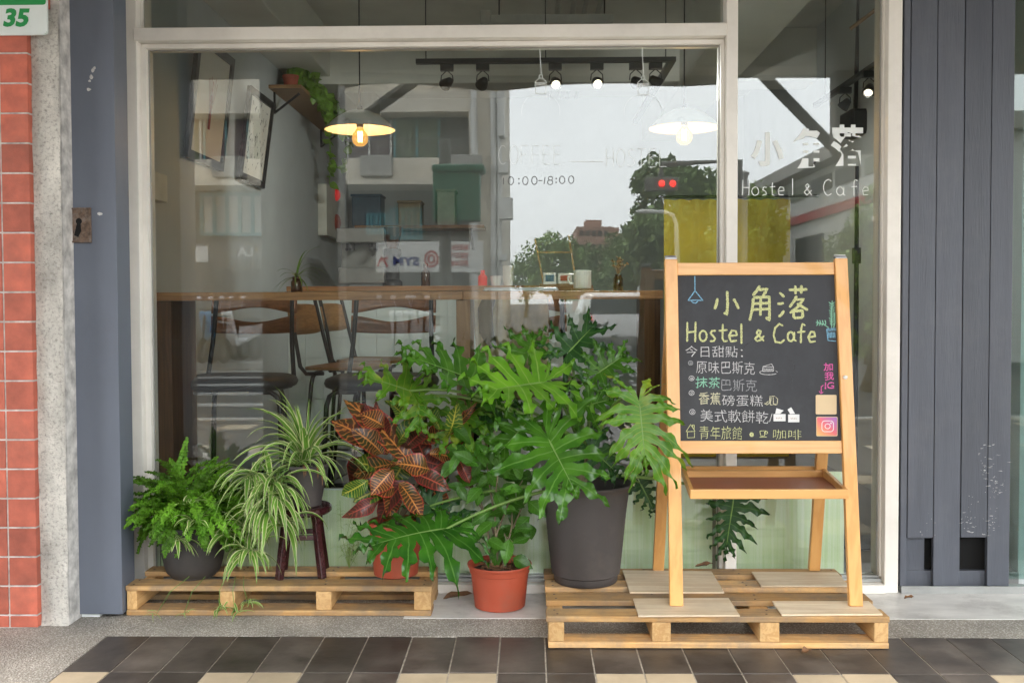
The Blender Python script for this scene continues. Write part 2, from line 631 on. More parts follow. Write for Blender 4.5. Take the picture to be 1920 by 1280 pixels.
def stroke(mb, pts, w, n, lift=0.001, jit=0.0, taper=True, rnd=random):
    """a hand-drawn line: a flat ribbon with round-ish ends through 3D points on a plane with normal n"""
    pts = [V(p) for p in pts]
    fine = []
    for i in range(len(pts) - 1):
        k = max(2, int((pts[i + 1] - pts[i]).length / 0.004))
        for j in range(k): fine.append(pts[i].lerp(pts[i + 1], j / k))
    fine.append(pts[-1])
    if len(fine) < 3: fine = [pts[0], (pts[0] + pts[-1]) / 2, pts[-1]]
    rows = []
    m = len(fine)
    for i, p in enumerate(fine):
        t = (fine[min(i + 1, m - 1)] - fine[max(i - 1, 0)])
        if t.length < 1e-9: continue
        t.normalize()
        s = n.cross(t).normalized()
        k = 1.0
        if taper and (i == 0 or i == m - 1): k = 0.55
        ww = w / 2 * k * (1 + jit * rnd.uniform(-1, 1))
        rows.append([p + s * ww + n * lift, p - s * ww + n * lift])
    mb.grid(rows)

def ell(cx, cy, rx, ry, n=16, a0=0, a1=360):
    return [(cx + rx * math.cos(rad(a0 + (a1 - a0) * i / n)), cy + ry * math.sin(rad(a0 + (a1 - a0) * i / n))) for i in range(n + 1)]
# ================================================================== materials of the place
mat('red_tile', (0.46, 0.115, 0.07), rough=0.6, var=0.22, scale=14, tint=0.5, bump=0.45, bscale=260, dirt=0.5, dscale=4, dirtcol=(0.24, 0.1, 0.07))
mat('grout', (0.56, 0.54, 0.51), rough=0.9, var=0.4, scale=18, bump=0.3, bscale=120)
mat('stucco', (0.56, 0.54, 0.49), rough=0.95, var=0.3, scale=9, stretch=(1, 1, 0.6), bump=1.0, bscale=120, bstretch=(1, 1, 2.2), dirt=0.95, dscale=85, dirtcol=(0.1, 0.09, 0.08))
mat('blue_paint', (0.130, 0.148, 0.185), rough=0.5, var=0.12, scale=3, stretch=(1, 1, 0.25), bump=0.25, bscale=14, dirt=0.45, dscale=2.2, dirtcol=(0.095, 0.105, 0.13))
mat('plank_paint', (0.088, 0.097, 0.120), rough=0.45, var=0.1, scale=4, stretch=(6, 6, 0.6), bump=0.3, bscale=40, bstretch=(5, 5, 0.4), tint=0.3, dirt=0.3, dscale=3.5, dirtcol=(0.17, 0.17, 0.18))
mat('worn_primer', (0.55, 0.55, 0.53), rough=0.8, var=0.2, scale=60)
mat('cream_frame', (0.83, 0.795, 0.73), rough=0.4, var=0.05, scale=4, dirt=0.14, dscale=7, dirtcol=(0.3, 0.26, 0.2), bump=0.05)
mat('putty', (0.34, 0.33, 0.3), rough=0.7)
mat('rubber_seal', (0.06, 0.065, 0.06), rough=0.7)
mat('alu_track', (0.42, 0.43, 0.42), rough=0.4, metal=0.5)
mat('marble', (0.68, 0.67, 0.645), rough=0.4, var=0.2, scale=3.2, stretch=(1, 2.4, 1), dirt=0.6, dscale=5, dirtcol=(0.22, 0.2, 0.18))
mat('slate_tile', (0.072, 0.06, 0.051), rough=0.45, var=0.4, scale=7, tint=0.75, bump=0.4, bscale=22, dirt=0.7, dscale=3.5, dirtcol=(0.13, 0.115, 0.098))
mat('cream_tile', (0.46, 0.375, 0.26), rough=0.5, var=0.12, scale=8, tint=0.2, bump=0.2, bscale=40, dirt=0.2, dscale=5)
mat('tile_joint', (0.36, 0.32, 0.265), rough=0.9, var=0.3, scale=50)
mat('rust', (0.16, 0.11, 0.08), rough=0.7, var=0.5, scale=60, metal=0.4, dirt=0.6, dscale=40, dirtcol=(0.4, 0.36, 0.33))
mat('black_metal', (0.018, 0.018, 0.02), rough=0.4, metal=0.2)
mat('dark_hole', (0.004, 0.004, 0.004), rough=1)
mat('sign_white', (0.72, 0.78, 0.76), rough=0.3, var=0.04)
mat('sign_green', (0.015, 0.28, 0.07), rough=0.35, var=0.05)
mat('vinyl_white', (0.82, 0.86, 0.84), rough=0.5, var=0.03)
mat('vinyl_grey', (0.16, 0.17, 0.17), rough=0.5)
glass_mat('window_glass', 1.6)
glass_mat('old_glass', 1.5, (0.75, 0.85, 0.82))

# exposed aggregate: small pale and dark pebbles set in cement
def pebble_mat(name):
    m = bpy.data.materials.new(name)
    MATS[name] = m
    m.use_nodes = True
    nt = m.node_tree
    L = nt.links.new
    b = nt.nodes['Principled BSDF']
    tc = nd(nt, 'ShaderNodeTexCoord')
    vo = nd(nt, 'ShaderNodeTexVoronoi', Scale=175.0)
    L(tc.outputs['Object'], vo.inputs['Vector'])
    sp = nd(nt, 'ShaderNodeSeparateColor')
    L(vo.outputs['Color'], sp.inputs[0])
    rp = nd(nt, 'ShaderNodeValToRGB')
    e = rp.color_ramp.elements
    e[0].position, e[0].color = 0.0, (0.36, 0.33, 0.285, 1)
    e[1].position, e[1].color = 1.0, (0.85, 0.82, 0.76, 1)
    for p, c in ((0.3, (0.5, 0.465, 0.41, 1)), (0.62, (0.66, 0.63, 0.57, 1))):
        x = e.new(p)
        x.color = c
    L(sp.outputs[0], rp.inputs['Fac'])
    r2 = nd(nt, 'ShaderNodeMapRange')
    r2.inputs['From Min'].default_value, r2.inputs['From Max'].default_value = 0.25, 0.6
    L(vo.outputs['Distance'], r2.inputs['Value'])
    ns = nd(nt, 'ShaderNodeTexNoise', Scale=3.0, Detail=5.0)
    L(tc.outputs['Object'], ns.inputs['Vector'])
    mr = nd(nt, 'ShaderNodeMapRange')
    mr.inputs['From Min'].default_value, mr.inputs['From Max'].default_value = 0.35, 0.7
    mr.inputs['To Min'].default_value, mr.inputs['To Max'].default_value = 1.0, 0.6
    L(ns.outputs['Fac'], mr.inputs['Value'])
    mx = nd(nt, 'ShaderNodeMixRGB')
    L(r2.outputs[0], mx.inputs['Fac'])
    L(rp.outputs[0], mx.inputs['Color1'])
    mx.inputs['Color2'].default_value = (0.36, 0.33, 0.285, 1)
    vm = nd(nt, 'ShaderNodeVectorMath', operation='SCALE')
    L(mx.outputs[0], vm.inputs[0])
    L(mr.outputs[0], vm.inputs['Scale'])
    L(vm.outputs[0], b.inputs['Base Color'])
    b.inputs['Roughness'].default_value = 0.75
    bp = nd(nt, 'ShaderNodeBump', Strength=0.8, Distance=0.004)
    bp.invert = True
    L(vo.outputs['Distance'], bp.inputs['Height'])
    L(bp.outputs[0], b.inputs['Normal'])
    return m
pebble_mat('aggregate')

# pale green reeded film on the lower panes
def film_mat(name):
    m = bpy.data.materials.new(name)
    MATS[name] = m
    m.use_nodes = True
    nt = m.node_tree
    L = nt.links.new
    b = nt.nodes['Principled BSDF']
    tc = nd(nt, 'ShaderNodeTexCoord')
    mp = nd(nt, 'ShaderNodeMapping')
    mp.inputs['Scale'].default_value = (1, 1, 0.015)
    L(tc.outputs['Object'], mp.inputs['Vector'])
    n1 = nd(nt, 'ShaderNodeTexNoise', Scale=70.0, Detail=5.0, Roughness=0.75)
    L(mp.outputs[0], n1.inputs['Vector'])
    n2 = nd(nt, 'ShaderNodeTexNoise', Scale=4.0, Detail=3.0)
    L(tc.outputs['Object'], n2.inputs['Vector'])
    ad = nd(nt, 'ShaderNodeMath', operation='MULTIPLY_ADD')
    L(n2.outputs['Fac'], ad.inputs[0])
    ad.inputs[1].default_value = 0.35
    L(n1.outputs['Fac'], ad.inputs[2])
    rp = nd(nt, 'ShaderNodeValToRGB')
    rp.color_ramp.elements[0].position, rp.color_ramp.elements[0].color = 0.5, (0.72, 0.83, 0.45, 1)
    rp.color_ramp.elements[1].position, rp.color_ramp.elements[1].color = 0.86, (0.95, 0.97, 0.80, 1)
    L(ad.outputs[0], rp.inputs['Fac'])
    L(rp.outputs[0], b.inputs['Base Color'])
    b.inputs['Roughness'].default_value = 0.6
    return m
film_mat('reeded_film')

# ================================================================== ground
rnd = random.Random(11)
TX0, TP, TR, TY0 = -1.454, 0.15, 0.33, -0.574
g = MB()
g.box(-30, 30, -5.6, -0.05, -0.30, -0.003)
tag(g.build('pavement_bed', MATS['tile_joint']), kind='structure')
mb = MB()
for r in range(15):
    y1 = TY0 - TR * r
    for k in range(-24, 40):
        x0 = TX0 + TP * k
        if k < 0 and r < 9: continue
        cream = (r % 4 == 1) and (((k - 3) // 2) % 2 == 0)
        mb.mi = 1 if cream else 0
        mb.tv = rnd.random()
        dz = rnd.uniform(-0.0012, 0.0012)
        a = 0.0024
        mb.box(x0 + a, x0 + TP - a, y1 - TR + a, y1 - a, -0.02, dz)
tag(mb.build('pavement', [MATS['slate_tile'], MATS['cream_tile']], bevel=0.0015), kind='structure')
mb = MB()
mb.box(-6, 6, TY0 + 0.001, -0.384, -0.02, 0.0)
mb.box(-6, -0.4605, -0.3835, 0.02, -0.02, 0.0)
mb.box(-6, TX0 - 0.001, TY0 - TR * 9, TY0 - 0.001, -0.02, 0.0005)
tag(mb.build('pebble_strip', MATS['aggregate']), kind='structure')
mb = MB()
mb.box(-0.46, 6, -0.382, -0.0, -0.02, 0.0015)
tag(mb.build('marble_step', MATS['marble'], bevel=0.001), kind='structure')

# ================================================================== left: tiled wall, rendered strip, house number
XT = P(62, 700, -0.50).x
w = thing('tiled_wall', 'wall of square terracotta red tiles with pale joints at the far left edge', 'wall', (XT - 0.6, -0.50, 0))
mb = MB()
pitch = 0.1029
z0 = P(30, 714.5, -0.50).z - pitch * 10
for r in range(36):
    for k in range(9):
        mb.tv = rnd.random()
        z = z0 + r * pitch
        x1 = XT - k * pitch - (0 if r > -1 else 0)
        if z + pitch - 0.004 < 0.0: continue
        mb.box(x1 - pitch + 0.006, x1, -0.500, -0.47, max(z + 0.004, 0.004), z + pitch - 0.002)
mb.build('tile_facing', MATS['red_tile'], w, bevel=0.002)
mb = MB()
mb.box(XT - 2.5, XT - 0.002, -0.496, 0.3, 0.001, 3.4)
mb.build('mortar_bed', MATS['grout'], w)
s = thing('concrete_pier', 'strip of rough grey cement render between red tiles and blue post', 'pier', (XT + 0.03, -0.45, 0))
mb = MB()
xs0, xs1 = XT + 0.0005, P(121, 700, -0.45).x + 0.01
nz, nx = 150, 7
rows = []
for i in range(nz + 1):
    z = 0.001 + (P(90, 22, -0.47).z + 0.004) * i / nz
    row = []
    for j in range(nx + 1):
        x = xs0 + (xs1 - xs0) * j / nx
        q = mnoise.noise(V((x * 22, z * 14, 0.3))) * 0.006 + mnoise.noise(V((x * 60, z * 40, 4))) * 0.003
        row.append((x, -0.474 + q, z))
    rows.append(row)
mb.grid(rows)
mb.build('render_coat', MATS['stucco'], s, smooth='all')
mb = MB()
mb.box(xs0 + 0.001, xs1, -0.462, 0.3, 0.001, 3.4)
mb.build('core', MATS['grout'], s)
mb = MB()
zt = P(90, 22, -0.47).z + 0.008
for k in range(11):
    mb.tv = rnd.random()
    mb.box(xs0, xs0 + 0.066, -0.478, -0.463, zt + k * pitch, zt + (k + 1) * pitch - 0.006)
mb.build('tile_facing', MATS['red_tile'], s, bevel=0.002)

hs = P(-60, 63, -0.53)
he = P(84, 63, -0.53)
sg = thing('house_number_sign', 'white and green enamel house number plate reading 35 on the red tiles', 'sign', (he.x - 0.1, -0.52, he.z))
def rrect(x0, x1, z0, z1, r, n=5):
    pts = []
    for cx, cz, a in ((x1 - r, z0 + r, -90), (x1 - r, z1 - r, 0), (x0 + r, z1 - r, 90), (x0 + r, z0 + r, 180)):
        for i in range(n + 1):
            t = rad(a + 90 * i / n)
            pts.append((cx + r * math.cos(t), cz + r * math.sin(t)))
    return pts
UX, UZ, NF = V((1, 0, 0)), V((0, 0, 1)), V((0, -1, 0))
sx0, sx1, sz0 = he.x - 0.42, he.x, he.z
mb = MB(); mb.prism(rrect(sx0, sx1, sz0, sz0 + 0.21, 0.012), (0, -0.502, 0), UX, UZ, NF, 0.010)
mb.build('plate', MATS['sign_white'], sg, bevel=0.001)
zg = P(40, 7, -0.53).z
mb = MB(); mb.prism(rrect(sx0 + 0.003, sx1 - 0.003, zg, sz0 + 0.207, 0.01), (0, -0.5125, 0), UX, UZ, NF, 0.001)
o2, i2 = rrect(sx0 + 0.002, sx1 - 0.002, sz0 + 0.002, sz0 + 0.2, 0.011), rrect(sx0 + 0.002, sx1 - 0.002, sz0 + 0.002, sz0 + 0.2, 0.009)
n_ = len(o2)
base = len(mb.v)
for a in o2: mb.v.append(V((a[0], -0.5126, a[1])))
for a in i2: mb.v.append(V((a[0], -0.5126, a[1])))
for i in range(n_): mb.face((base + i, base + (i + 1) % n_, base + n_ + (i + 1) % n_, base + n_ + i))
mb.build('green_band', MATS['sign_green'], sg)
mb = MB()
write(mb, '35', P(9, 16, -0.5128), P(55, 16, -0.5128), P(8, 51, -0.5128), NF, 0.0005, weight=0.045, slant=0.12)
mb.build('number', MATS['sign_green'], sg)

# ------------------------------------------------------------------ blue post
PX0, PX1 = P(122, 700, -0.385).x, P(222.5, 700, -0.385).x
bp_ = thing('painted_post', 'blue grey painted boxed post left of the shop window, with a rusty lock plate', 'post', ((PX0 + PX1) / 2, -0.33, 0.0))
mb = MB(); mb.box(PX0, PX1, -0.385, -0.268, 0.014, 3.38)
mb.build('casing', MATS['blue_paint'], bp_, bevel=0.002)
mb = MB(); mb.box(PX0 + 0.02, PX1 - 0.09, -0.37, -0.28, 0.0, 0.0135)
mb.build('packing_block', MATS['vinyl_white'], bp_)
mb = MB()
lk = [P(126, 390, -0.387), P(171, 390, -0.387), P(171, 455, -0.387), P(126, 455, -0.387)]
mb.box(lk[0].x, lk[1].x, -0.391, -0.3855, lk[2].z, lk[0].z)
fr_ = 0.006
mb.box(lk[0].x, lk[1].x, -0.396, -0.3915, lk[0].z - fr_, lk[0].z)
mb.box(lk[0].x, lk[1].x, -0.396, -0.3915, lk[2].z, lk[2].z + fr_)
mb.box(lk[0].x, lk[0].x + fr_, -0.396, -0.3915, lk[2].z + fr_, lk[0].z - fr_)
mb.box(lk[1].x - fr_, lk[1].x, -0.396, -0.3915, lk[2].z + fr_, lk[0].z - fr_)
lp = mb.build('lock_plate', MATS['rust'], bp_, bevel=0.001)
mb = MB()
kc = P(148, 415, -0.3912)
mb.prism([(kc.x + 0.011 * math.cos(a), kc.z + 0.011 * math.sin(a)) for a in [i * PI / 8 for i in range(16)]], (0, -0.3912, 0), UX, UZ, NF, 0.001)
mb.prism([(kc.x - 0.006, kc.z - 0.004), (kc.x - 0.018, kc.z - 0.05), (kc.x - 0.003, kc.z - 0.056), (kc.x + 0.008, kc.z - 0.035), (kc.x + 0.006, kc.z - 0.004)], (0, -0.3914, 0), UX, UZ, NF, 0.001)
mb.build('keyhole', MATS['dark_hole'], lp)
mb = MB()
for (cx, cy, rx, ry, k) in ((174, 132, 4, 6, 1), (171, 145, 4, 6, 2), (168, 152, 3, 3, 3), (166, 168, 5, 4, 4), (187, 401, 6, 3.5, 5), (177, 127, 3, 3, 6)):
    pts = []
    for i in range(14):
        a = 2 * PI * i / 14
        q = 0.6 + 0.8 * abs(mnoise.noise(V((math.cos(a) * 1.7, math.sin(a) * 1.7, k * 5.1))))
        p = P(cx + rx * q * math.cos(a), cy + ry * q * math.sin(a), -0.386)
        pts.append((p.x, p.z))
    mb.prism(pts[::-1], (0, -0.3853, 0), UX, UZ, NF, 0.0006)
mb.build('paint_chips', MATS['worn_primer'], bp_)

# ================================================================== shop window
FY = -0.07
win = thing('shop_window', 'wide cream framed shop window with hand lettering on the glass', 'shop window', (0, 0, 0.0))
def fx(px, y=FY): return P(px, 600, y).x
TOPZ = 3.38
zT1, zT0 = P(850, 48, FY).z, P(850, 72, FY).z
zB0 = P(850, 87, -0.03).z
jl0, jl1 = fx(238) - 0.05, fx(264)
jr0, jr1 = fx(1662), fx(1688)
mu0, mu1 = fx(1361), fx(1382.5)
mb = MB()
mb.box(jl0, jl1, FY, 0.09, 0.002, TOPZ)
mb.box(jr0, jr1, FY, 0.09, 0.002, TOPZ)
mb.box(mu0, mu1, FY, 0.06, 0.062, TOPZ)
mb.build('frame_post', MATS['cream_frame'], win, bevel=0.003)
mb = MB()
mb.box(jl1 - 0.012, mu0 - 0.0005, FY - 0.006, 0.05, zT0, zT1)
mb.box(jl1 + 0.0005, mu0 - 0.0005, -0.03, 0.045, zB0, zT0 - 0.0005)
mb.build('transom', MATS['cream_frame'], win, bevel=0.003)
sl = P(900, 1095.5, -0.085).z
mb = MB()
mb.box(jl1 + 0.0005, jr0 - 0.0005, -0.085, 0.06, 0.002, sl)
mb.build('sill', MATS['cream_frame'], win, bevel=0.003)
mb = MB()
mb.box(jl1 + 0.001, jr0 - 0.001, -0.045, 0.05, sl + 0.0005, sl + 0.012)
mb.box(jl1 + 0.001, jr0 - 0.001, -0.022, -0.012, sl + 0.0125, sl + 0.02)
mb.build('track', MATS['alu_track'], win, bevel=0.001)
# glazing beads and inner sashes
mb = MB()
xa, xb = P(285, 600, -0.012).x, P(1348, 600, -0.012).x
mb.box(jl1 + 0.0005, xa, -0.035, 0.04, sl + 0.021, zB0 - 0.0005)
mb.box(xb, mu0 - 0.0005, -0.035, 0.04, sl + 0.021, zB0 - 0.0005)
mb.box(jl1 + 0.0005, xa - 0.02, -0.03, 0.04, zT1 + 0.0005, TOPZ)
xc = P(1640, 600, -0.012).x
mb.box(xc + 0.018, jr0 - 0.0005, -0.032, 0.04, sl + 0.021, TOPZ)
mb.build('glazing_bead', MATS['cream_frame'], win, bevel=0.002)
mb = MB()
for x in (xa + 0.0005, xb - 0.0035): mb.box(x, x + 0.003, -0.012, -0.001, sl + 0.022, zB0 - 0.001)
mb.box(xa + 0.004, xb - 0.004, -0.012, -0.001, zB0 - 0.004, zB0 - 0.0008)
mb.box(xc + 0.0145, xc + 0.0175, -0.014, -0.001, sl + 0.022, TOPZ)
mb.build('seal', MATS['putty'], win)
def pane(x0, x1, z0_, z1_):
    mb = MB(); mb.box(x0, x1, 0.0, 0.006, z0_, z1_)
    return mb.build('pane', MATS['window_glass'], win)
pane(xa + 0.001, xb - 0.001, sl + 0.022, zB0 - 0.001)
pane(xa - 0.019, mu0 - 0.001, zT1 + 0.001, TOPZ)
pane(mu1 + 0.001, xc + 0.0175, sl + 0.022, TOPZ)
# film behind the lower panes
mb = MB()
xs_ = P(890, 900, 0.04).x
f1, f2 = P(700, 918, 0.04).z, P(1000, 884, 0.04).z
mb.box(xa + 0.003, xs_ - 0.006, 0.040, 0.044, sl + 0.013, f1)
mb.box(xs_, mu0 - 0.03, 0.040, 0.044, sl + 0.013, f2)
xe_ = P(1583, 900, 0.04).x
mb.box(mu1 + 0.001, xe_, 0.040, 0.044, sl + 0.013, f2)
mb.build('privacy_film', MATS['reeded_film'], win)
mb = MB()
mb.box(xs_ - 0.0055, xs_ - 0.0005, 0.034, 0.048, sl + 0.013, f2)
mb.box(xa + 0.003, xs_ - 0.006, 0.034, 0.048, f1 + 0.0005, f1 + 0.006)
mb.box(xs_, mu0 - 0.03, 0.034, 0.048, f2 + 0.0005, f2 + 0.005)
mb.build('film_edge', MATS['vinyl_white'], win)
# lettering and line drawings on the outside of the glass
GY = -0.0006
def gp(pts): return [P(a, b, GY) for a, b in pts]
mb = MB()
def hand(mb, lines, w, fn, n=NF, lift=0.0002, jit=0.0, seed=1):
    rr = random.Random(seed)
    for i, l in enumerate(lines): stroke(mb, fn(l), w, n, lift + i * 0.00002, jit, True, rr)
hours = [[(944, 333), (944, 346)], ell(958, 339, 5, 7.5), ell(973, 335.5, .8, .8, 6), ell(973, 344, .8, .8, 6), ell(985, 339, 5, 7.5), ell(1002, 338.5, 5, 7.5), [(1009, 339), (1017, 338.5)],
         [(1022, 332), (1020, 346)], ell(1032, 334.5, 4, 3.6), ell(1031.5, 342, 4.8, 4.4), ell(1043, 335, .8, .8, 6), ell(1043, 342, .8, .8, 6), ell(1054, 337.5, 5, 7), ell(1071, 337, 5, 7)]
hand(mb, hours, 0.0034, gp)
mb.build('opening_hours', MATS['vinyl_grey'], win)
mb = MB()
for x, top in ((1014, 88), (1206, 90)):
    hand(mb, [[(x - 2, top), (x - 1, top + 22), (x + 1, top + 52)], [(x - 3, top + 53), (x + 3, top + 53), (x + 3, top + 59), (x - 3, top + 59), (x - 3, top + 53)],
              [(x - 3, top + 59), (x - 10, top + 65), (x - 11, top + 72), (x + 11, top + 72), (x + 10, top + 65), (x + 3, top + 59)],
              [(x - 10, top + 68), (x + 10, top + 68)], [(x - 10, top + 72), (x - 9, top + 88), (x + 9, top + 88), (x + 10, top + 72)]] +
         [[(x - 8 + 2.6 * i, top + 66), (x - 8 + 2.6 * i, top + 72)] for i in range(7)], 0.0022, gp)
    hand(mb, [ell(x, top + 122, 36, 36, 28, 170, 370)], 0.0007, gp)
LT = {'C': [ell(9, 16, 8, 16, 14, 50, 310)], 'O': [ell(9, 16, 8, 16)], 'F': [[(2, 0), (2, 32)], [(2, 0), (15, 0)], [(2, 15), (13, 15)]],
      'E': [[(2, 0), (2, 32)], [(2, 0), (15, 0)], [(2, 15), (13, 15)], [(2, 32), (15, 32)]], 'H': [[(2, 0), (2, 32)], [(15, 0), (15, 32)], [(2, 16), (15, 16)]],
      'S': [[(15, 4), (9, 0), (3, 5), (5, 13), (13, 19), (15, 27), (8, 32), (1, 28)]], 'T': [[(0, 0), (17, 0)], [(8, 0), (8, 32)]], 'L': [[(2, 0), (2, 32), (15, 32)]], '-': [[(-10, 24), (28, 24)]]}
x = 934
for ch in 'COFFEE':
    hand(mb, [[(x + a, 273 + b * 1.1) for a, b in l] for l in LT[ch]], 0.0016, gp); x += 20.5
hand(mb, [[(1068, 303), (1130, 303)]], 0.002, gp)
x = 1135
for ch in 'HOSTEL':
    hand(mb, [[(x + a, 279 + b * 1.05) for a, b in l] for l in LT[ch]], 0.0016, gp); x += 20
mb.build('coffee_hostel_lettering', MATS['vinyl_white'], win)
mb = MB()
for ch, x0, x1, y0, y1 in (('小', 1408, 1470, 248, 312), ('角', 1486, 1546, 240, 316), ('落', 1558, 1622, 234, 312)):
    write(mb, ch, P(x0, y0, GY), P(x1, y0, GY), P(x0, y1, GY), NF, 0.0004, weight=0.035)
hc = {'H': [[(2, 0), (1, 30)], [(14, 0), (13, 30)], [(2, 15), (13, 15)]], 'o': [ell(7, 22, 6.5, 8)], 's': [[(11, 15), (5, 14), (3, 19), (9, 23), (10, 28), (2, 30)]],
      't': [[(6, 5), (6, 28), (10, 30)], [(1, 14), (12, 13)]], 'e': [[(1, 22), (12, 21), (11, 15), (5, 14), (1, 20), (3, 29), (12, 29)]], 'l': [[(4, -2), (4, 30)]],
      '&': [[(16, 30), (4, 12), (8, 8), (11, 12), (2, 24), (7, 30), (16, 20)]], 'C': [ell(9, 15, 9, 15, 14, 45, 310)], 'a': [ell(7, 22, 6.5, 8), [(14, 14), (14, 29), (17, 30)]],
      'f': [[(14, 2), (9, 0), (7, 6), (7, 31)], [(2, 14), (13, 13)]]}
for s_, x in (('H', 1391), ('o', 1409), ('s', 1427), ('t', 1442), ('e', 1458), ('l', 1482), ('&', 1506), ('C', 1544), ('a', 1568), ('f', 1594), ('e', 1616)):
    hand(mb, [[(x + a, 337 + b * 0.98) for a, b in l] for l in hc[s_]], 0.0034, gp)
mb.build('shop_name_lettering', MATS['vinyl_white'], win)

# ================================================================== right: planked shutter
pk = thing('planked_shutter', 'dark blue grey boarded folding shutter to the right of the shop window', 'shutter', (1.7, -0.06, 0.03))
PYF = -0.062
edges = [1690, 1703, 1752.5, 1803.5, 1854, 1897, 1906]
zb = P(1750, 1098, PYF).z
for i in range(5):
    x0, x1 = P(edges[i], 700, PYF).x, P(edges[i + 1], 700, PYF).x
    low = zb
    if i == 1: low = P(1730, 1008, PYF).z
    if i == 3: low = P(1820, 1007, PYF).z
    mb = MB(); mb.tv = rnd.random()
    y0 = PYF - 0.001 * (i % 2)
    mb.box(x0 + 0.0014, x1 - 0.0014, y0, y0 + 0.022, low, 3.38)
    mb.build('plank', MATS['plank_paint'], pk, bevel=0.002)
xe = P(1897, 700, PYF).x
mb = MB()
mb.box(P(1690, 700, PYF).x + 0.004, xe - 0.002, -0.038, -0.02, 0.55, 3.38)
mb.box(P(1690, 700, PYF).x + 0.002, P(1703, 1, PYF).x + 0.09, -0.036, -0.022, 0.05, 0.549)
mb.box(P(1690, 700, PYF).x + 0.002, xe, -0.040, 0.0, zb - 0.008, P(1750, 1072, PYF).z)
mb.build('back_rail', MATS['plank_paint'], pk, bevel=0.002)
mb = MB()
mb.box(P(1690, 700, PYF).x, xe, -0.019, -0.012, 0.03, 3.38)
mb.build('backing_board', MATS['dark_hole'], pk)
mb = MB()
for j in range(150):
    a, b_ = rnd.choice(((1868, 905), (1862, 940), (1815, 985), (1860, 1000), (1850, 870), (1742, 1003)))
    cx, cy = a + rnd.gauss(0, 10), b_ + rnd.gauss(0, 24)
    if not (1705 < cx < 1895 and cy < 1004): continue
    p = P(cx, cy, PYF - 0.0022)
    l, h = rnd.choice((0.001, 0.002, 0.003, 0.008)) * rnd.uniform(0.6, 1.4), rnd.uniform(0.0004, 0.0016)
    a_ = rnd.uniform(-0.5, 0.5)
    mb.prism([(p.x - l, p.z), (p.x, p.z - h), (p.x + l, p.z + a_ * l), (p.x + l * 0.2, p.z + h)], (0, PYF - 0.0012, 0), UX, UZ, NF, 0.0004)
mb.build('paint_scuffs', MATS['worn_primer'], pk)
mb = MB()
mb.box(P(1686, 1105, -0.05).x, 3.5, -0.075, -0.01, 0.002, 0.022)
mb.box(P(1686, 1105, -0.05).x, 3.5, -0.075, -0.068, 0.0225, 0.03)
tr = mb.build('floor_track', MATS['alu_track'])
tag(tr, 'aluminium sliding track on the marble step under the dark shutter', 'track')
dr = thing('side_door', 'old glazed door at the far right edge beside the dark shutter', 'door', (xe + 0.3, 0.03, 0.03))
mb = MB(); mb.box(xe + 0.004, xe + 0.9, 0.02, 0.026, 0.032, 2.6); mb.build('pane', MATS['old_glass'], dr)
mb = MB()
mb.box(xe + 0.004, xe + 0.9, 0.0, 0.05, 2.602, 3.38)
mb.box(xe + 0.9, xe + 0.96, 0.0, 0.05, 0.03, 3.38)
mb.build('frame', MATS['plank_paint'], dr, bevel=0.002)
# building mass
mb = MB()
mb.box(xe + 0.965, 6.0, -0.05, 0.2, 0.001, 3.4)
o = mb.build('facade_wall', MATS['stucco']); tag(o, 'rendered house wall beyond the old door on the right', 'wall')
# ================================================================== inside the shop
mat('wall_grey', (0.50, 0.535, 0.545), rough=0.9, var=0.05, scale=3)
mat('ceiling_paint', (0.62, 0.62, 0.57), rough=0.9, var=0.08, scale=3)
mat('beam_paint', (0.64, 0.645, 0.59), rough=0.9, var=0.06, scale=3)
mat('inner_floor', (0.17, 0.17, 0.17), rough=0.5, var=0.15, scale=4)
mat('white_tile', (0.52, 0.57, 0.55), rough=0.3, var=0.04, scale=4)
mat('yellow_paint', (0.66, 0.50, 0.02), rough=0.6, var=0.1, scale=3)
_m = MATS['yellow_paint']; _nt = _m.node_tree; _t = nd(_nt, 'ShaderNodeBsdfTransparent'); _x = nd(_nt, 'ShaderNodeMixShader'); _x.inputs['Fac'].default_value = 0.32
_nt.links.new(_nt.nodes['Principled BSDF'].outputs[0], _x.inputs[1]); _nt.links.new(_t.outputs[0], _x.inputs[2]); _nt.links.new(_x.outputs[0], _nt.nodes['Material Output'].inputs['Surface'])   # a sheer voile
wood('counter_wood', (0.40, 0.20, 0.08), (0.22, 0.095, 0.035), axis=0, rough=0.4, fine=18, knots=True)
wood('counter_leg_wood', (0.15, 0.072, 0.035), (0.07, 0.032, 0.016), axis=2, rough=0.5, fine=18, knots=False)
wood('counter_leg_pale', (0.33, 0.19, 0.1), (0.2, 0.1, 0.05), axis=2, rough=0.5, fine=18, knots=True)
wood('chair_wood', (0.32, 0.125, 0.05), (0.19, 0.07, 0.028), axis=0, rough=0.35, fine=22, knots=False, coat=0.3)
wood('oak', (0.34, 0.195, 0.085), (0.21, 0.115, 0.05), axis=0, rough=0.45, fine=24, knots=False)
mat('seat_vinyl', (0.02, 0.019, 0.02), rough=0.45, var=0.2, scale=20)
mat('enamel_outer', (0.74, 0.79, 0.82), rough=0.3)
mat('enamel_inner', (0.8, 0.74, 0.66), rough=0.5)
mat('bulb_glow', (1, 0.6, 0.2), rough=0.4, var=0.0, emit=(1.0, 0.55, 0.14), estr=1.3, rvar=0)
mat('filament', (1, 0.9, 0.6), rough=0.4, var=0.0, emit=(1.0, 0.83, 0.45), estr=3.0, rvar=0)
mat('lens_glow', (1, 0.95, 0.8), rough=0.4, var=0.0, emit=(1.0, 0.86, 0.6), estr=0.35, rvar=0)
mat('paper_white', (0.7, 0.68, 0.62), rough=0.9, var=0.03)
mat('ink_red', (0.3, 0.06, 0.04), rough=0.9)
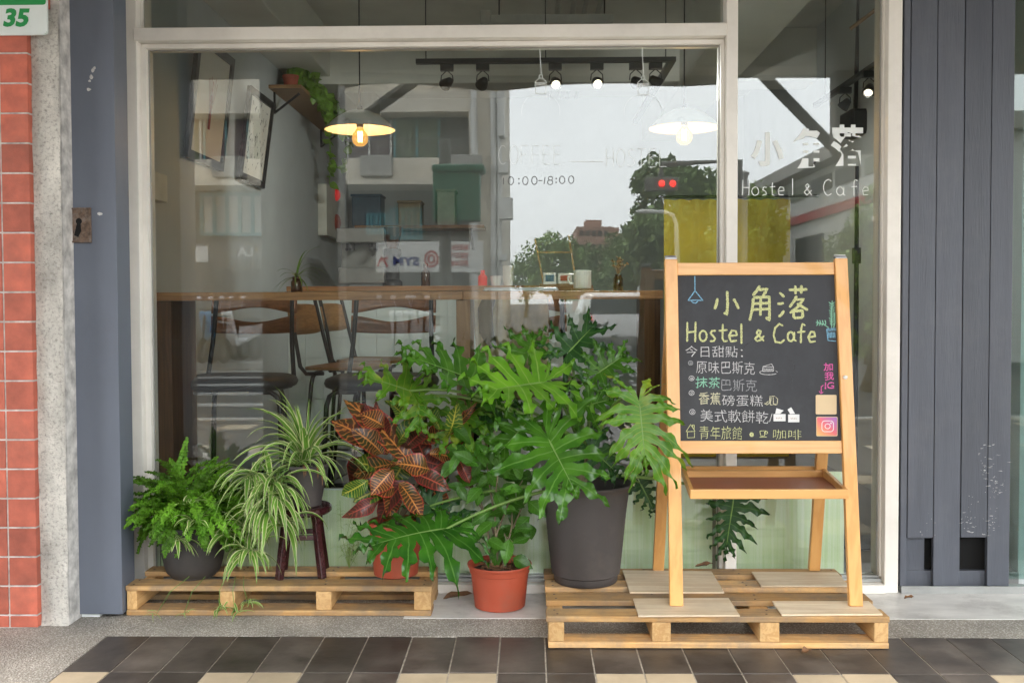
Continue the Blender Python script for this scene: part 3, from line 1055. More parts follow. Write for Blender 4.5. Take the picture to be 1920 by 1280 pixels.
mat('ink_black', (0.03, 0.03, 0.03), rough=0.9)
mat('amber_glass', (0.06, 0.022, 0.008), rough=0.1, coat=0.5)
mat('mug_white', (0.74, 0.74, 0.7), rough=0.35, var=0.02)
mat('silver', (0.5, 0.5, 0.52), rough=0.3, metal=0.8)
mat('lamp_red', (0.5, 0.02, 0.02), rough=0.3, emit=(1.0, 0.03, 0.03), estr=0.03)
mat('plastic_white', (0.6, 0.6, 0.54), rough=0.5)
mat('plastic_blue', (0.05, 0.11, 0.17), rough=0.5)
mat('jacket_beige', (0.36, 0.285, 0.17), rough=0.95, var=0.15, scale=12, bump=0.3, bscale=90)
mat('jacket_dark', (0.07, 0.06, 0.05), rough=0.9)
mat('dried_flower', (0.34, 0.2, 0.11), rough=0.9, var=0.3, scale=60, tint=0.8)
mat('conduit', (0.42, 0.42, 0.39), rough=0.7)
leaf_mat('pothos_leaf', (0.12, 0.25, 0.03), (0.2, 0.35, 0.05), (0.2, 0.32, 0.1), veinw=0.08)
mat('terracotta', (0.36, 0.075, 0.035), rough=0.65, var=0.12, scale=10, bump=0.1, dirt=0.25, dscale=9, dirtcol=(0.2, 0.09, 0.06))
mat('soil', (0.05, 0.035, 0.022), rough=1, var=0.5, scale=40, bump=1.0, bscale=90)

XL, XR, YB, ZC = -1.66, 1.95, 5.2, 2.98
mb = MB(); mb.box(XL, XR, 0.055, YB, -0.1, 0.05)
tag(mb.build('shop_floor', MATS['inner_floor']), kind='structure')
mb = MB(); mb.box(XL - 0.15, XL, 0.09, YB + 0.15, 0.0, 3.38)
tag(mb.build('side_wall', MATS['wall_grey']), 'grey painted side wall inside the cafe where the framed pictures hang', 'wall')
mb = MB(); mb.box(XR, XR + 0.15, 0.06, YB + 0.15, 0.0, 3.38)
tag(mb.build('side_wall', MATS['wall_grey']), 'shadowy side wall inside the cafe beside the short lamp track, at the right', 'wall')
mb = MB(); mb.box(XL, XR, YB, YB + 0.15, 0.0, 3.38)
tag(mb.build('rear_wall', MATS['wall_grey']), 'grey rear wall of the cafe behind the back bar', 'wall')
mb = MB(); mb.box(XL, XR, 0.065, YB, ZC, ZC + 0.1)
tag(mb.build('shop_ceiling', MATS['ceiling_paint']), 'grey concrete ceiling inside the cafe carrying conduits', 'ceiling')
mb = MB(); mb.box(XL, XL + 0.30, 0.10, YB, 2.67, ZC - 0.001)
tag(mb.build('ceiling_beam', MATS['beam_paint'], bevel=0.008), 'pale ceiling beam along the wall with the framed pictures', 'beam')
mb = MB(); mb.box(1.02, 1.36, 0.10, YB, 2.58, ZC - 0.001)
tag(mb.build('ceiling_beam', MATS['beam_paint'], bevel=0.008), 'pale ceiling beam in the right part of the cafe, near the lettering', 'beam')
mb = MB(); mb.box(XL, XR, 2.9, 3.2, 2.62, ZC - 0.002)
tag(mb.build('ceiling_beam', MATS['ceiling_paint'], bevel=0.008), 'cross beam of the cafe ceiling behind the long lamp track', 'beam')
# partition, yellow
p0, p1 = P(1243, 376, 2.9), P(1478, 376, 2.9)
t = thing('curtain', 'yellow folded curtain hanging deep inside, seen above the chalkboard', 'curtain', ((p0.x + p1.x) / 2, 2.85, 0.05))
mb = MB(); rows = []
for i in range(16):
    z = 0.07 + (p0.z - 0.07) * i / 15
    rows.append([(p0.x + (p1.x - p0.x) * j / 90, 2.85 + (0.007 * math.sin(j * 0.4) + 0.02 * mnoise.noise(V((j * 0.13, i * 0.1, 0)))) * (1 - 0.5 * i / 15), z + (0.004 * math.sin(j * 0.62) if i == 15 else 0)) for j in range(91)])
mb.grid(rows); mb.build('cloth', MATS['yellow_paint'], t, smooth='all')
mb = MB(); mb.tube([(p0.x - 0.05, 2.85, p0.z + 0.02), (XR - 0.002, 2.85, p0.z + 0.02)], 0.01, 8); mb.build('rod', MATS['black_metal'], t, smooth=True)

# ------------------------------------------------------------------ window counter
CZ = P(600, 547, 0.07).z
cx0, cx1 = P(290, 560, 0.07).x, P(1243, 560, 0.07).x
ct = thing('window_counter', 'long wooden bar counter running along the inside of the window', 'counter', ((cx0 + cx1) / 2, 0.24, 0.05))
xm = P(868, 560, 0.07).x
for a, b_ in ((cx0, xm - 0.0006), (xm + 0.0006, cx1)):
    mb = MB(); mb.tv = rnd.random(); mb.box(a, b_, 0.07, 0.42, CZ - 0.034, CZ)
    mb.build('top', MATS['counter_wood'], ct, bevel=0.002)
def leg_(px0, px1, m):
    a, b_ = P(px0, 700, 0.085).x, P(px1, 700, 0.085).x
    mb = MB(); mb.tv = rnd.random(); mb.box(a, b_, 0.085, 0.38, 0.051, CZ - 0.0345)
    mb.build('leg', m, ct, bevel=0.002)
leg_(291, 323, MATS['counter_leg_wood'])
leg_(856, 882, MATS['counter_leg_pale'])
leg_(1208, 1238, MATS['counter_leg_wood'])

# ------------------------------------------------------------------ chairs
def slat_grid(mb, lo, hi, zf, n=18, w=0.2, curve=0.045, lean=0.2, y0=0.2, z0=0.7):
    rows = []
    for i in range(n + 1):
        u = -1 + 2 * i / n
        x = w * u
        row = []
        for j in range(5):
            z = lo(u) + (hi(u) - lo(u)) * j / 4
            row.append((x, y0 + lean * (z - z0) + curve * (1 - u * u), z))
        rows.append(row)
    mb.grid(rows)
def bar_chair(label, loc, rotz, group, style):
    t = thing('bar_chair', label, 'chair', loc, rotz, group)
    # seat
    mb = MB()
    if style == 'cushion':
        n = 36
        prof = [(0.0, 0.705), (0.88, 0.705), (0.97, 0.715), (1.0, 0.732), (0.97, 0.75), (0.85, 0.762), (0.5, 0.768), (0.0, 0.769)]
        base = len(mb.v)
        for r, z in prof:
            for k in range(n):
                a = 2 * PI * k / n
                ca, sa = math.cos(a), math.sin(a)
                q = (abs(ca) ** 3 + abs(sa) ** 3) ** (-1 / 3)
                mb.v.append(V((0.25 * r * q * ca, 0.21 * r * q * sa, z)))
        for i in range(len(prof) - 1):
            for k in range(n):
                a, b_ = base + i * n + k, base + i * n + (k + 1) % n
                mb.face((a, b_, b_ + n, a + n))
        mb.build('seat', MATS['seat_vinyl'], t, smooth='all', local=True, weld=True)
    else:
        mb.prism(rrect(-0.2, 0.2, -0.19, 0.19, 0.05), (0, 0, 0.72), (1, 0, 0), (0, 1, 0), (0, 0, 1), 0.018)
        mb.build('seat', MATS['oak'], t, local=True, bevel=0.004)
    # legs
    for sx in (-1, 1):
        mb = MB()
        mb.tube([(sx * 0.08, -0.15, 0.70), (sx * 0.17, -0.155, 0.70), (sx * 0.2, -0.16, 0.68), (sx * 0.212, -0.165, 0.64), (sx * 0.24, -0.2, 0.0)], 0.0115)
        mb.build('leg', MATS['black_metal'], t, local=True, smooth=True)
        mb = MB()
        mb.tube([(sx * 0.06, 0.14, 0.70), (sx * 0.12, 0.145, 0.70), (sx * 0.15, 0.15, 0.68), (sx * 0.16, 0.155, 0.64), (sx * 0.19, 0.21, 0.0)], 0.0115)
        mb.build('leg', MATS['black_metal'], t, local=True, smooth=True)
    mb = MB()
    q = 0.30
    pts = [(0.223, -0.183, q), (0.176, 0.187, q), (-0.176, 0.187, q), (-0.223, -0.183, q), (0.223, -0.183, q)]
    mb.tube(pts, 0.009)
    mb.build('footrest', MATS['black_metal'], t, local=True, smooth=True)
    for sx in (-1, 1):
        mb = MB()
        mb.tube([(sx * 0.12, 0.1, 0.698), (sx * 0.19, 0.17, 0.70), (sx * 0.2, 0.2, 0.74), (sx * 0.185, 0.235, 0.9), (sx * 0.178, 0.29, 1.13)], 0.011)
        mb.build('back_post', MATS['black_metal'], t, local=True, smooth=True)
    if style == 'cushion':
        mb = MB()
        slat_grid(mb, lambda u: 1.035 + 0.028 * (1 - u * u) ** 2, lambda u: 1.115 + 0.01 * (1 - u * u), 0)
        mb.build('back_slat', MATS['chair_wood'], t, smooth='all', local=True, solid=0.012)
        mb = MB()
        slat_grid(mb, lambda u: 0.945 - 0.008 * (1 - u * u), lambda u: 1.022 - 0.03 * (1 - u * u) ** 2, 0)
        mb.build('back_slat', MATS['chair_wood'], t, smooth='all', local=True, solid=0.012)
    else:
        mb = MB()
        slat_grid(mb, lambda u: 0.905 + 0.02 * u ** 6, lambda u: 1.075 - 0.02 * u ** 6, 0, w=0.195)
        mb.build('backrest', MATS['oak'], t, smooth='all', local=True, solid=0.012)
    return t
CH = 'bar chairs behind the window counter'
bar_chair('black cushioned bar chair with brown slatted back nearest the picture wall, behind the counter', (-1.30, 0.50, 0.05), rad(2), CH, 'cushion')
bar_chair('black cushioned bar chair with brown slatted back, in the middle of the three slatted ones', (-0.66, 0.50, 0.05), rad(-3), CH, 'cushion')
c3 = bar_chair('brown slatted bar chair with a beige jacket hung over its back', (-0.02, 0.50, 0.05), rad(2), CH, 'cushion')
bar_chair('pale wood bar chair turned sideways, the nearer of the two behind the slatted chairs', (-1.00, 1.55, 0.05), rad(78), CH, 'panel')
bar_chair('pale wood bar chair turned sideways, close to the back bar', (-0.95, 2.15, 0.05), rad(80), CH, 'panel')

# jacket: draped over the back of the third chair
def jacket():
    o = thing('jacket', 'crumpled beige jacket hung over the back of a bar chair', 'jacket', (-0.06, 0.76, 1.0))
    mb = MB()
    rows = []
    nu, nv = 30, 34
    for i in range(nv + 1):
        s_ = i / nv                       # over the top edge: front flap, crest, rear flap
        row = []
        for j in range(nu + 1):
            u = -1 + 2 * j / nu
            half = 0.145 + 0.03 * math.sin(s_ * 3)
            x = -0.085 + half * u
            if s_ < 0.62:
                d = (0.62 - s_) / 0.62
                z = 1.19 - 0.50 * d * (1 - 0.12 * u * u)
                y = 0.725 - 0.075 * math.sin(min(1, d * 3) * PI / 2) - 0.07 * d
            else:
                d = (s_ - 0.62) / 0.38
                z = 1.19 - 0.28 * d
                y = 0.765 + 0.07 * math.sin(min(1, d * 3) * PI / 2)
            z -= 0.03 * u * u
            f = mnoise.noise(V((x * 16, z * 7 + y * 5, 2.2))) * 0.028 + mnoise.noise(V((x * 34, z * 20, 7.2))) * 0.012
            row.append((x + f * 0.5, y - f, z + f * 0.3))
        rows.append(row)
    mb.grid(rows)
    mb.build('cloth', MATS['jacket_beige'], o, smooth='all', solid=0.008)
    mb = MB()
    mb.tube([(-0.185, 0.66, 1.16), (-0.205, 0.635, 1.1), (-0.2, 0.625, 1.0), (-0.17, 0.63, 0.93)], [0.03, 0.036, 0.034, 0.022], 12)
    mb.build('sleeve', MATS['jacket_dark'], o, smooth='all')
jacket()

# ------------------------------------------------------------------ things on the counter
def put(name, label, cat, px, py, Y): 
    p = P(px, py, Y)
    return thing(name, label, cat, (p.x, Y, CZ + 0.0005)), p
t, p = put('amber_bottle', 'small amber bottle holding a spider plant cutting on the window counter', 'bottle', 556.5, 547, 0.19)
mb = MB(); mb.lathe([(0, 0), (0.022, 0), (0.024, 0.003), (0.024, 0.042), (0.018, 0.05), (0.0165, 0.052), (0.018, 0.053), (0.018, 0.062), (0.016, 0.064), (0.014, 0.06), (0, 0.058)], t.location, 20)
mb.build('body', MATS['amber_glass'], t, smooth=True)
bottle_t = t
def _cut():
    r_ = random.Random(77); mb = MB(); c = V(bottle_t.location) + V((0, 0, 0.06))
    for i in range(17):
        a, e = r_.uniform(0, 6.28), r_.uniform(0.1, 1.4)
        d = V((math.cos(a) * math.cos(e), math.sin(a) * math.cos(e) * 0.6, math.sin(e))); L = r_.uniform(0.08, 0.17) * (1 if i < 14 else 1.1)
        rows, uvs, p = [], [], c.copy()
        for j in range(8):
            s_ = d.cross(V((0, 0, 1))); s_ = s_.normalized() if s_.length > .01 else V((1, 0, 0))
            w_ = 0.0055 * (1 - (j / 7) ** 2) + 0.0002
            rows.append([p - s_ * w_, p - V((0, 0, .001)), p + s_ * w_]); uvs.append([(0, j / 7), (.5, j / 7), (1, j / 7)])
            d = (d + V((0, 0, -0.28))).normalized(); p = p + d * L / 7
        mb.tv = r_.random(); mb.grid(rows, uvs)
    mb.build('cutting', MATS['pothos_leaf'], bottle_t, smooth='all')
t, p = put('laptop', 'thin silver laptop lying closed on the counter next to the mug', 'laptop', 975, 548, 0.2)
mb = MB(); mb.box(P(905, 0, .2).x, P(1045, 0, .2).x, 0.12, 0.33, CZ + 0.0025, CZ + 0.009); mb.build('base', MATS['silver'], t, bevel=0.002)
mb = MB(); mb.box(P(907, 0, .2).x, P(1043, 0, .2).x, 0.122, 0.328, CZ + 0.0095, CZ + 0.0145); mb.build('lid', MATS['silver'], t, bevel=0.002)
mb = MB()
for a in (912, 1036):
    for y in (0.135, 0.31): mb.box(P(a, 0, .2).x, P(a, 0, .2).x + 0.008, y, y + 0.008, CZ + 0.0003, CZ + 0.0024)
mb.build('foot', MATS['seat_vinyl'], t)
t, p = put('coaster', 'round wooden coaster under the white mug', 'coaster', 1092, 548, 0.2)
mb = MB(); mb.lathe([(0, 0), (0.046, 0), (0.047, 0.003), (0.047, 0.007), (0.046, 0.009), (0, 0.009)], t.location, 28); mb.build('disc', MATS['oak'], t, smooth=True)
t = thing('mug', 'white ribbed mug on a wooden coaster on the counter', 'mug', (p.x, 0.2, CZ + 0.0105))
mb = MB()
prof = [(0, 0), (0.034, 0), (0.0365, 0.003), (0.0365, 0.074), (0.0345, 0.0745), (0.033, 0.07), (0.033, 0.01), (0, 0.008)]
n = 72; base = 0
for r, z in prof:
    for k in range(n):
        a = 2 * PI * k / n
        rr = r * (1 + (0.022 if (k % 3 == 0 and 0.035 < r and z < 0.07) else 0))
        mb.v.append(V(t.location) + V((rr * math.cos(a), rr * math.sin(a), z)))
for i in range(len(prof) - 1):
    for k in range(n):
        a, b_ = i * n + k, i * n + (k + 1) % n
        mb.face((a, b_, b_ + n, a + n))
mb.build('cup', MATS['mug_white'], t, smooth=True)
mb = MB(); c = V(t.location)
mb.tube([c + V((-0.035, 0, 0.058)), c + V((-0.05, 0, 0.058)), c + V((-0.058, 0, 0.048)), c + V((-0.058, 0, 0.03)), c + V((-0.05, 0, 0.02)), c + V((-0.035, 0, 0.02))], 0.0045, 8)
mb.build('handle', MATS['mug_white'], t, smooth=True)
t, p = put('flower_glass', 'small dark glass of dried brown flowers on the counter by the chalkboard', 'vase', 1159, 548, 0.2)
c = V(t.location)
mb = MB(); mb.lathe([(0, 0), (0.018, 0), (0.02, 0.003), (0.02, 0.05), (0.014, 0.06), (0.014, 0.068), (0.012, 0.068), (0.012, 0.055), (0, 0.05)], c, 20); mb.build('vase', MATS['amber_glass'], t, smooth=True)
mb = MB()
r_ = random.Random(5)
for i in range(26):
    d = V((r_.gauss(0, 0.35), r_.gauss(0, 0.35), 1)).normalized()
    l = r_.uniform(0.03, 0.075)
    a = c + V((0, 0, 0.062)); e = a + d * l
    mb.tube([a, a.lerp(e, 0.5) + V((0, 0, 0.004)), e], 0.0008, 4)
    for k in range(5):
        mb.tv = r_.random()
        q = V((r_.uniform(-1, 1), r_.uniform(-1, 1), r_.uniform(-0.3, 1))).normalized() * r_.uniform(0.006, 0.013)
        s_ = q.cross(V((0.3, 0.8, 0.1))).normalized() * 0.003
        mb.add([e, e + q * 0.5 + s_, e + q, e + q * 0.5 - s_], [(0, 1, 2, 3)])
mb.build('dried_flowers', MATS['dried_flower'], t)
# little easel with cards
t, p = put('card_easel', 'little wooden easel holding two picture cards on the counter behind the mug', 'easel', 1040, 548, 0.36)
def q3(px, py, y=0.36): return P(px, py, y)
mb = MB()
mb.bar(q3(1003, 448), q3(1022, 547, 0.34), 0.008, 0.008); mb.bar(q3(1066, 440), q3(1083, 547, 0.34), 0.008, 0.008)
mb.bar(q3(1008, 473, .356), q3(1072, 473, .356), 0.007, 0.007, (0, 0, 1)); mb.bar(q3(1012, 534, .335), q3(1088, 534, .335), 0.01, 0.014, (0, 0, 1))
mb.build('frame', MATS['oak'], t)
for (x0, x1, y0, y1) in ((1019, 1042, 511, 533), (1047, 1072, 512, 532)):
    mb = MB()
    a, b_ = q3(x0, y1, 0.33), q3(x1, y0, 0.33)
    mb.box(a.x, b_.x, 0.326, 0.328, a.z, b_.z)
    cd = mb.build('card', MATS['paper_white'], t)
    mb = MB(); w_ = b_.x - a.x
    mb.box(a.x + w_ * 0.15, b_.x - w_ * 0.15, 0.3252, 0.3258, a.z + 0.012, b_.z - 0.01)
    mb.build('print', MATS['terracotta' if x0 > 1040 else 'plastic_blue'], cd)

# ------------------------------------------------------------------ lamps
def pendant(label, px, py, Y):
    p = P(px, py, Y)
    t = thing('pendant_lamp', label, 'lamp', (p.x, Y, p.z), 0, 'pendant lamps over the window counter')
    mb = MB()
    R_ = 0.176
    prof = [(0.012, 0.095), (0.03, 0.094), (0.06, 0.088), (0.1, 0.068), (0.14, 0.038), (0.168, 0.008), (R_, 0.0)]
    mb.mi = 0
    mb.lathe(prof, t.location, 48)
    mb.mi = 1
    mb.lathe([(r * 0.99, z - 0.003) for r, z in prof][::-1], t.location, 48)
    mb.build('shade', [MATS['enamel_outer'], MATS['enamel_inner']], t, smooth=True)
    mb = MB(); mb.tube([V(t.location) + V((0, 0, 0.09)), (p.x, Y, ZC)], 0.0035, 8); mb.build('cord', MATS['black_metal'], t)
    mb = MB(); mb.lathe([(0, 0.115), (0.012, 0.115), (0.016, 0.09), (0.02, 0.07), (0.026, 0.06), (0.026, 0.045), (0.018, 0.03), (0.018, 0.01), (0, 0.01)], t.location, 20); mb.build('socket', MATS['black_metal'], t, smooth=True)
    mb = MB(); mb.lathe([(0, -0.085), (0.02, -0.082), (0.036, -0.066), (0.041, -0.045), (0.036, -0.024), (0.022, -0.004), (0.016, 0.009)], t.location, 24)
    bu = mb.build('bulb', MATS['amber_clear'], t, smooth='all')
    mb = MB()
    for k in range(4):
        a = PI / 4 + k * PI / 2
        mb.tube([V(t.location) + V((0.011 * math.cos(a), 0.011 * math.sin(a), -0.01)), V(t.location) + V((0.009 * math.cos(a), 0.009 * math.sin(a), -0.062))], 0.0028, 6)
    mb.build('filament', MATS['filament'], bu)
    ld = bpy.data.lights.new('lamp_light', 'POINT')
    ld.energy = 1.1; ld.color = (1.0, 0.68, 0.4); ld.shadow_soft_size = 0.03
    lo = bpy.data.objects.new('lamp_light', ld); COL.objects.link(lo); lo.parent = t; lo.location = (0, 0, -0.035)
    return t
m = bpy.data.materials.new('amber_clear'); MATS['amber_clear'] = m; m.use_nodes = True
nt = m.node_tree
nt.nodes.remove(nt.nodes['Principled BSDF'])
_t = nd(nt, 'ShaderNodeBsdfTransparent', Color=(1.0, 0.8, 0.5, 1)); _g = nd(nt, 'ShaderNodeEmission'); _g.inputs['Color'].default_value = (1, 0.5, 0.12, 1); _g.inputs['Strength'].default_value = 0.16
_m = nd(nt, 'ShaderNodeMixShader'); _m.inputs['Fac'].default_value = 0.5
nt.links.new(_t.outputs[0], _m.inputs[1]); nt.links.new(_g.outputs[0], _m.inputs[2]); nt.links.new(_m.outputs[0], nt.nodes['Material Output'].inputs['Surface'])
pendant('lit pendant lamp with a shallow enamel shade near the trailing shelf plant', 675, 243, 1.07)
pendant('lit pendant lamp with a shallow enamel shade, half lost in the mirrored sky', 1283, 240, 1.07)

tr = thing('lamp_track', 'long black ceiling track with a row of spotlights in the middle of the cafe', 'track light', (0.1, 1.1, 2.36))
a, b_ = P(780, 109, 1.1), P(1267, 120, 1.1)
zr = (a.z + b_.z) / 2
mb = MB(); mb.box(a.x, b_.x, 1.08, 1.115, zr - 0.012, zr + 0.012)
mb.box(b_.x - 0.035, b_.x, 1.116, 2.85, zr - 0.012, zr + 0.012)
mb.build('rail', MATS['black_metal'], tr, bevel=0.002)
mb = MB()
for x in (a.x + 0.05, (a.x + b_.x) / 2, b_.x - 0.05): mb.tube([(x, 1.1, zr + 0.012), (x, 1.1, ZC)], 0.003, 6)
mb.build('hanger', MATS['black_metal'], tr)
def spot(parent, x, y, z, dirv, lit):
    mb = MB(); mb.box(x - 0.033, x + 0.033, y - 0.014, y + 0.014, z - 0.048, z - 0.013)
    ad = mb.build('adapter', MATS['black_metal'], parent, bevel=0.002)
    c = V((x, y, z - 0.108)); d = V(dirv).normalized()
    mb = MB()
    for s_ in (-1, 1): mb.tube([(x + 0.004 * s_, y, z - 0.048), (x + 0.028 * s_, y, z - 0.07), (x + 0.031 * s_, y, z - 0.1)], 0.003, 6)
    mb.build('bracket', MATS['black_metal'], ad)
    mb = MB()
    mb.tube([c - d * 0.035, c - d * 0.03, c, c + d * 0.02, c + d * 0.024], [0.012, 0.018, 0.027, 0.032, 0.032], 18)
    hd = mb.build('spotlight', MATS['black_metal'], parent, smooth=True)
    mb = MB()
    q = d.orthogonal().normalized(); r2 = d.cross(q)
    mb.v += [c + d * 0.026 + (q * math.cos(k * PI / 10) + r2 * math.sin(k * PI / 10)) * 0.021 for k in range(20)]
    mb.face(list(range(20)))
    mb.build('lens', MATS['lens_glow'] if lit else MATS['silver'], hd)
    if lit:
        ld = bpy.data.lights.new('spot_light', 'SPOT')
        ld.energy = 4.5; ld.color = (1.0, 0.96, 0.91); ld.spot_size = rad(75); ld.spot_blend = 0.6; ld.shadow_soft_size = 0.025
        lo = bpy.data.objects.new('spot_light', ld); COL.objects.link(lo); lo.parent = hd
        lo.location = c + d * 0.03 - wloc(hd)
        lo.rotation_euler = (-d).to_track_quat('Z', 'Y').to_euler()
for px, dv, lit in ((838, (-0.6, 0.75, -0.3), 1), (905, (-0.3, 0.8, -0.25), 1), (1041, (0.1, -0.8, -0.55), 1), (1119, (0.12, -0.85, -0.5), 1), (1192, (0.3, 0.9, -0.15), 1), (1229, (0.8, 0.3, -0.5), 1)):
    spot(tr, P(px, 120, 1.1).x, 1.098, zr, dv, lit)
t2 = thing('lamp_track', 'short black ceiling track with two spotlights at the right of the cafe', 'track light', (1.74, 1.4, 2.3))
mb = MB(); mb.box(1.725, 1.755, 0.75, 2.2, 2.305, 2.33); mb.build('rail', MATS['black_metal'], t2, bevel=0.002)
mb = MB()
for y in (0.9, 2.0): mb.tube([(1.74, y, 2.33), (1.74, y, ZC)], 0.003, 6)
mb.build('hanger', MATS['black_metal'], t2)
spot(t2, 1.738, 1.23, 2.318, (-0.35, -0.6, -0.7), 1)
spot(t2, 1.738, 1.62, 2.318, (-0.5, 0.5, -0.7), 1)

# ------------------------------------------------------------------ pictures on the wall
def picture(label, y0, y1, z0_, z1_, kind):
    t = thing('framed_picture', label, 'picture', (XL + 0.01, (y0 + y1) / 2, z0_), 0, 'framed pictures on the side wall')
    x0 = XL + 0.012; lean = 0.07
    def q(y, z, d=0.0): return V((x0 + lean * (z - z0_) / (z1_ - z0_) + d, y, z))
    fw = 0.04
    mb = MB()
    for (ya, yb, za, zb2) in ((y0, y1, z0_, z0_ + fw), (y0, y1, z1_ - fw, z1_), (y0, y0 + fw, z0_ + fw, z1_ - fw), (y1 - fw, y1, z0_ + fw, z1_ - fw)):
        vs = [q(y, z, d) for d in (0, 0.022) for z in (za, zb2) for y in (ya, yb)]
        mb.add(vs, [(0, 2, 3, 1), (4, 5, 7, 6), (0, 1, 5, 4), (2, 6, 7, 3), (0, 4, 6, 2), (1, 3, 7, 5)])
    mb.build('frame', MATS['black_metal'], t)
    mb = MB()
    vs = [q(y, z, d) for d in (0.001, 0.01) for z in (z0_ + fw, z1_ - fw) for y in (y0 + fw, y1 - fw)]
    mb.add(vs, [(0, 2, 3, 1), (4, 5, 7, 6), (0, 1, 5, 4), (2, 6, 7, 3), (0, 4, 6, 2), (1, 3, 7, 5)])
    sh = mb.build('print', MATS['paper_white'], t)
    mb = MB(); r_ = random.Random(kind)
    ym, zm = (y0 + y1) / 2, (z0_ + z1_) / 2
    nn = V((1, 0, -lean / (z1_ - z0_))).normalized()
    if kind == 1:
        for k in range(7):
            a = [q(ym + 0.02 * math.sin(k), zm - 0.06, 0.0125), q(ym + (k - 3) * 0.012, zm + 0.03, 0.0125), q(ym + (k - 3) * 0.022, zm + 0.12 + 0.01 * (k % 3), 0.0125)]
            stroke(mb, a, 0.012 if k == 3 else 0.005, nn)
        stroke(mb, [q(ym, zm - 0.12, 0.0125), q(ym, zm + 0.05, 0.0125)], 0.034, nn)
    else:
        for k in range(60):
            y, z = r_.uniform(y0 + 0.09, y1 - 0.09), r_.uniform(z0_ + 0.06, z1_ - 0.07)
            stroke(mb, [q(y, z, 0.0125), q(y + r_.uniform(-.02, .02), z + r_.uniform(.005, .03), 0.0125)], 0.006, nn)
    mb.build('ink', MATS['ink_red' if kind == 1 else 'ink_black'], sh)
picture('framed print with a red figure on white, nearer the window on the side wall', 0.80, 1.36, 1.83, 2.42, 1)
picture('framed print of dense black marks on the side wall, nearer the shelf plant', 1.66, 2.18, 1.83, 2.35, 2)

# ------------------------------------------------------------------ wall shelf with trailing plant
sy0, sy1, sz = 2.42, 4.1, P(515, 164, 2.5).z
sh = thing('wall_shelf', 'wooden wall shelf under the trailing pothos inside the cafe', 'shelf', (XL + 0.1, (sy0 + sy1) / 2, sz))
mb = MB(); mb.box(XL + 0.001, XL + 0.21, sy0, sy1, sz - 0.022, sz); mb.build('board', MATS['oak'], sh, bevel=0.002)
mb = MB()
for y in (sy0 + 0.12, sy1 - 0.12):
    mb.box(XL + 0.001, XL + 0.012, y, y + 0.02, sz - 0.16, sz - 0.0225)
    mb.bar((XL + 0.012, y + 0.01, sz - 0.15), (XL + 0.17, y + 0.01, sz - 0.03), 0.008, 0.014, (0, 1, 0))
mb.build('bracket', MATS['black_metal'], sh)
def heart_leaf(mb, p, d, n, size, rr):
    d = d.normalized(); s_ = n.cross(d).normalized(); n = d.cross(s_)
    ws = [0.0, 0.42, 0.5, 0.45, 0.33, 0.17, 0.0]
    rows, uvs = [], []
    mb.tv = rr.random()
    for i, w_ in enumerate(ws):
        t_ = i / 6
        c = p + d * (size * t_) - n * (size * 0.18 * t_ * t_)
        rows.append([c + s_ * (size * w_ * e * 0.8) + n * (size * 0.1 * abs(e)) for e in (-1, 0, 1)])
        uvs.append([(0, t_), (0.5, t_), (1, t_)])
    mb.grid(rows, uvs)
pt = thing('pothos', 'trailing pothos in a red pot on the wooden wall shelf', 'potted plant', (XL + 0.11, sy0 + 0.14, sz + 0.001))
c = V(pt.location)
mb = MB(); mb.lathe([(0, 0), (0.04, 0), (0.05, 0.07), (0.054, 0.07), (0.054, 0.085), (0.048, 0.085), (0.046, 0.07), (0, 0.07)], c, 24); mb.build('pot', MATS['terracotta'], pt, smooth=True)
mb = MB(); st = MB(); r_ = random.Random(8)
for k in range(16):
    y = r_.uniform(0, 1.3); drop = r_.choice((0.1, 0.18, 0.28, 0.42, 0.55)) if k > 6 else 0.05
    a = c + V((0, 0, 0.08)); b0 = c + V((r_.uniform(0.0, 0.1), y * 0.6, 0.09 + r_.uniform(0, 0.14))); b1 = c + V((r_.uniform(0.06, 0.16), y, 0.03)); e = b1 + V((r_.uniform(-0.01, 0.05), r_.uniform(-0.05, 0.12), -drop))
    pts = [a, b0, b1, b1.lerp(e, 0.5) + V((0.015, 0, 0)), e]
    st.tube(pts, 0.0022, 5)
    for seg in range(4):
        m_ = 7 if seg < 2 else 5
        for j in range(m_):
            q = pts[seg].lerp(pts[seg + 1], (j + r_.random()) / m_)
            d = V((r_.uniform(-0.6, 1), r_.uniform(-1, 0.8), r_.uniform(-1.0, 0.5)))
            heart_leaf(mb, q, d, V((0.4, -0.8, 0.5)), r_.uniform(0.04, 0.085), r_)
mb.build('foliage', MATS['pothos_leaf'], pt, smooth='all'); st.build('vine', MATS['pothos_leaf'], pt)

# ------------------------------------------------------------------ boxes on the side wall
def wall_box(label, px0, px1, py0, py1, name='wall_box'):
    def yz(px, py):
        d = ray(px, py); k = (XL + 0.07 - EYE.x) / d.x
        return EYE + d * k
    a, b_ = yz(px0, py1), yz(px1, py0)
    t = thing(name, label, 'box', (XL + 0.03, (a.y + b_.y) / 2, a.z))
    mb = MB(); mb.box(XL + 0.001, XL + 0.07, a.y, b_.y, yz(px0, py1).z, yz(px0, py0).z); mb.build('case', MATS['plastic_white'], t, bevel=0.004)
    return t, a, b_, yz
t, a, b_, yz = wall_box('white fire hydrant box with red lamp and bell on the side wall', 613, 646, 345, 441, 'alarm_box')
for (py, rr, m_) in ((371, 0.05, 'lamp_red'), (421, 0.07, 'ink_red')):
    q = yz(640, py); mb = MB(); mb.ellipsoid((XL + 0.072, (a.y + b_.y) / 2, q.z), 0.035, rr, rr); mb.build('alarm_lamp' if py < 400 else 'bell', MATS[m_], t, smooth='all')
t, a, b_, yz = wall_box('small pale junction box on the side wall close to the window edge', 287, 314, 320, 373, 'junction_box')
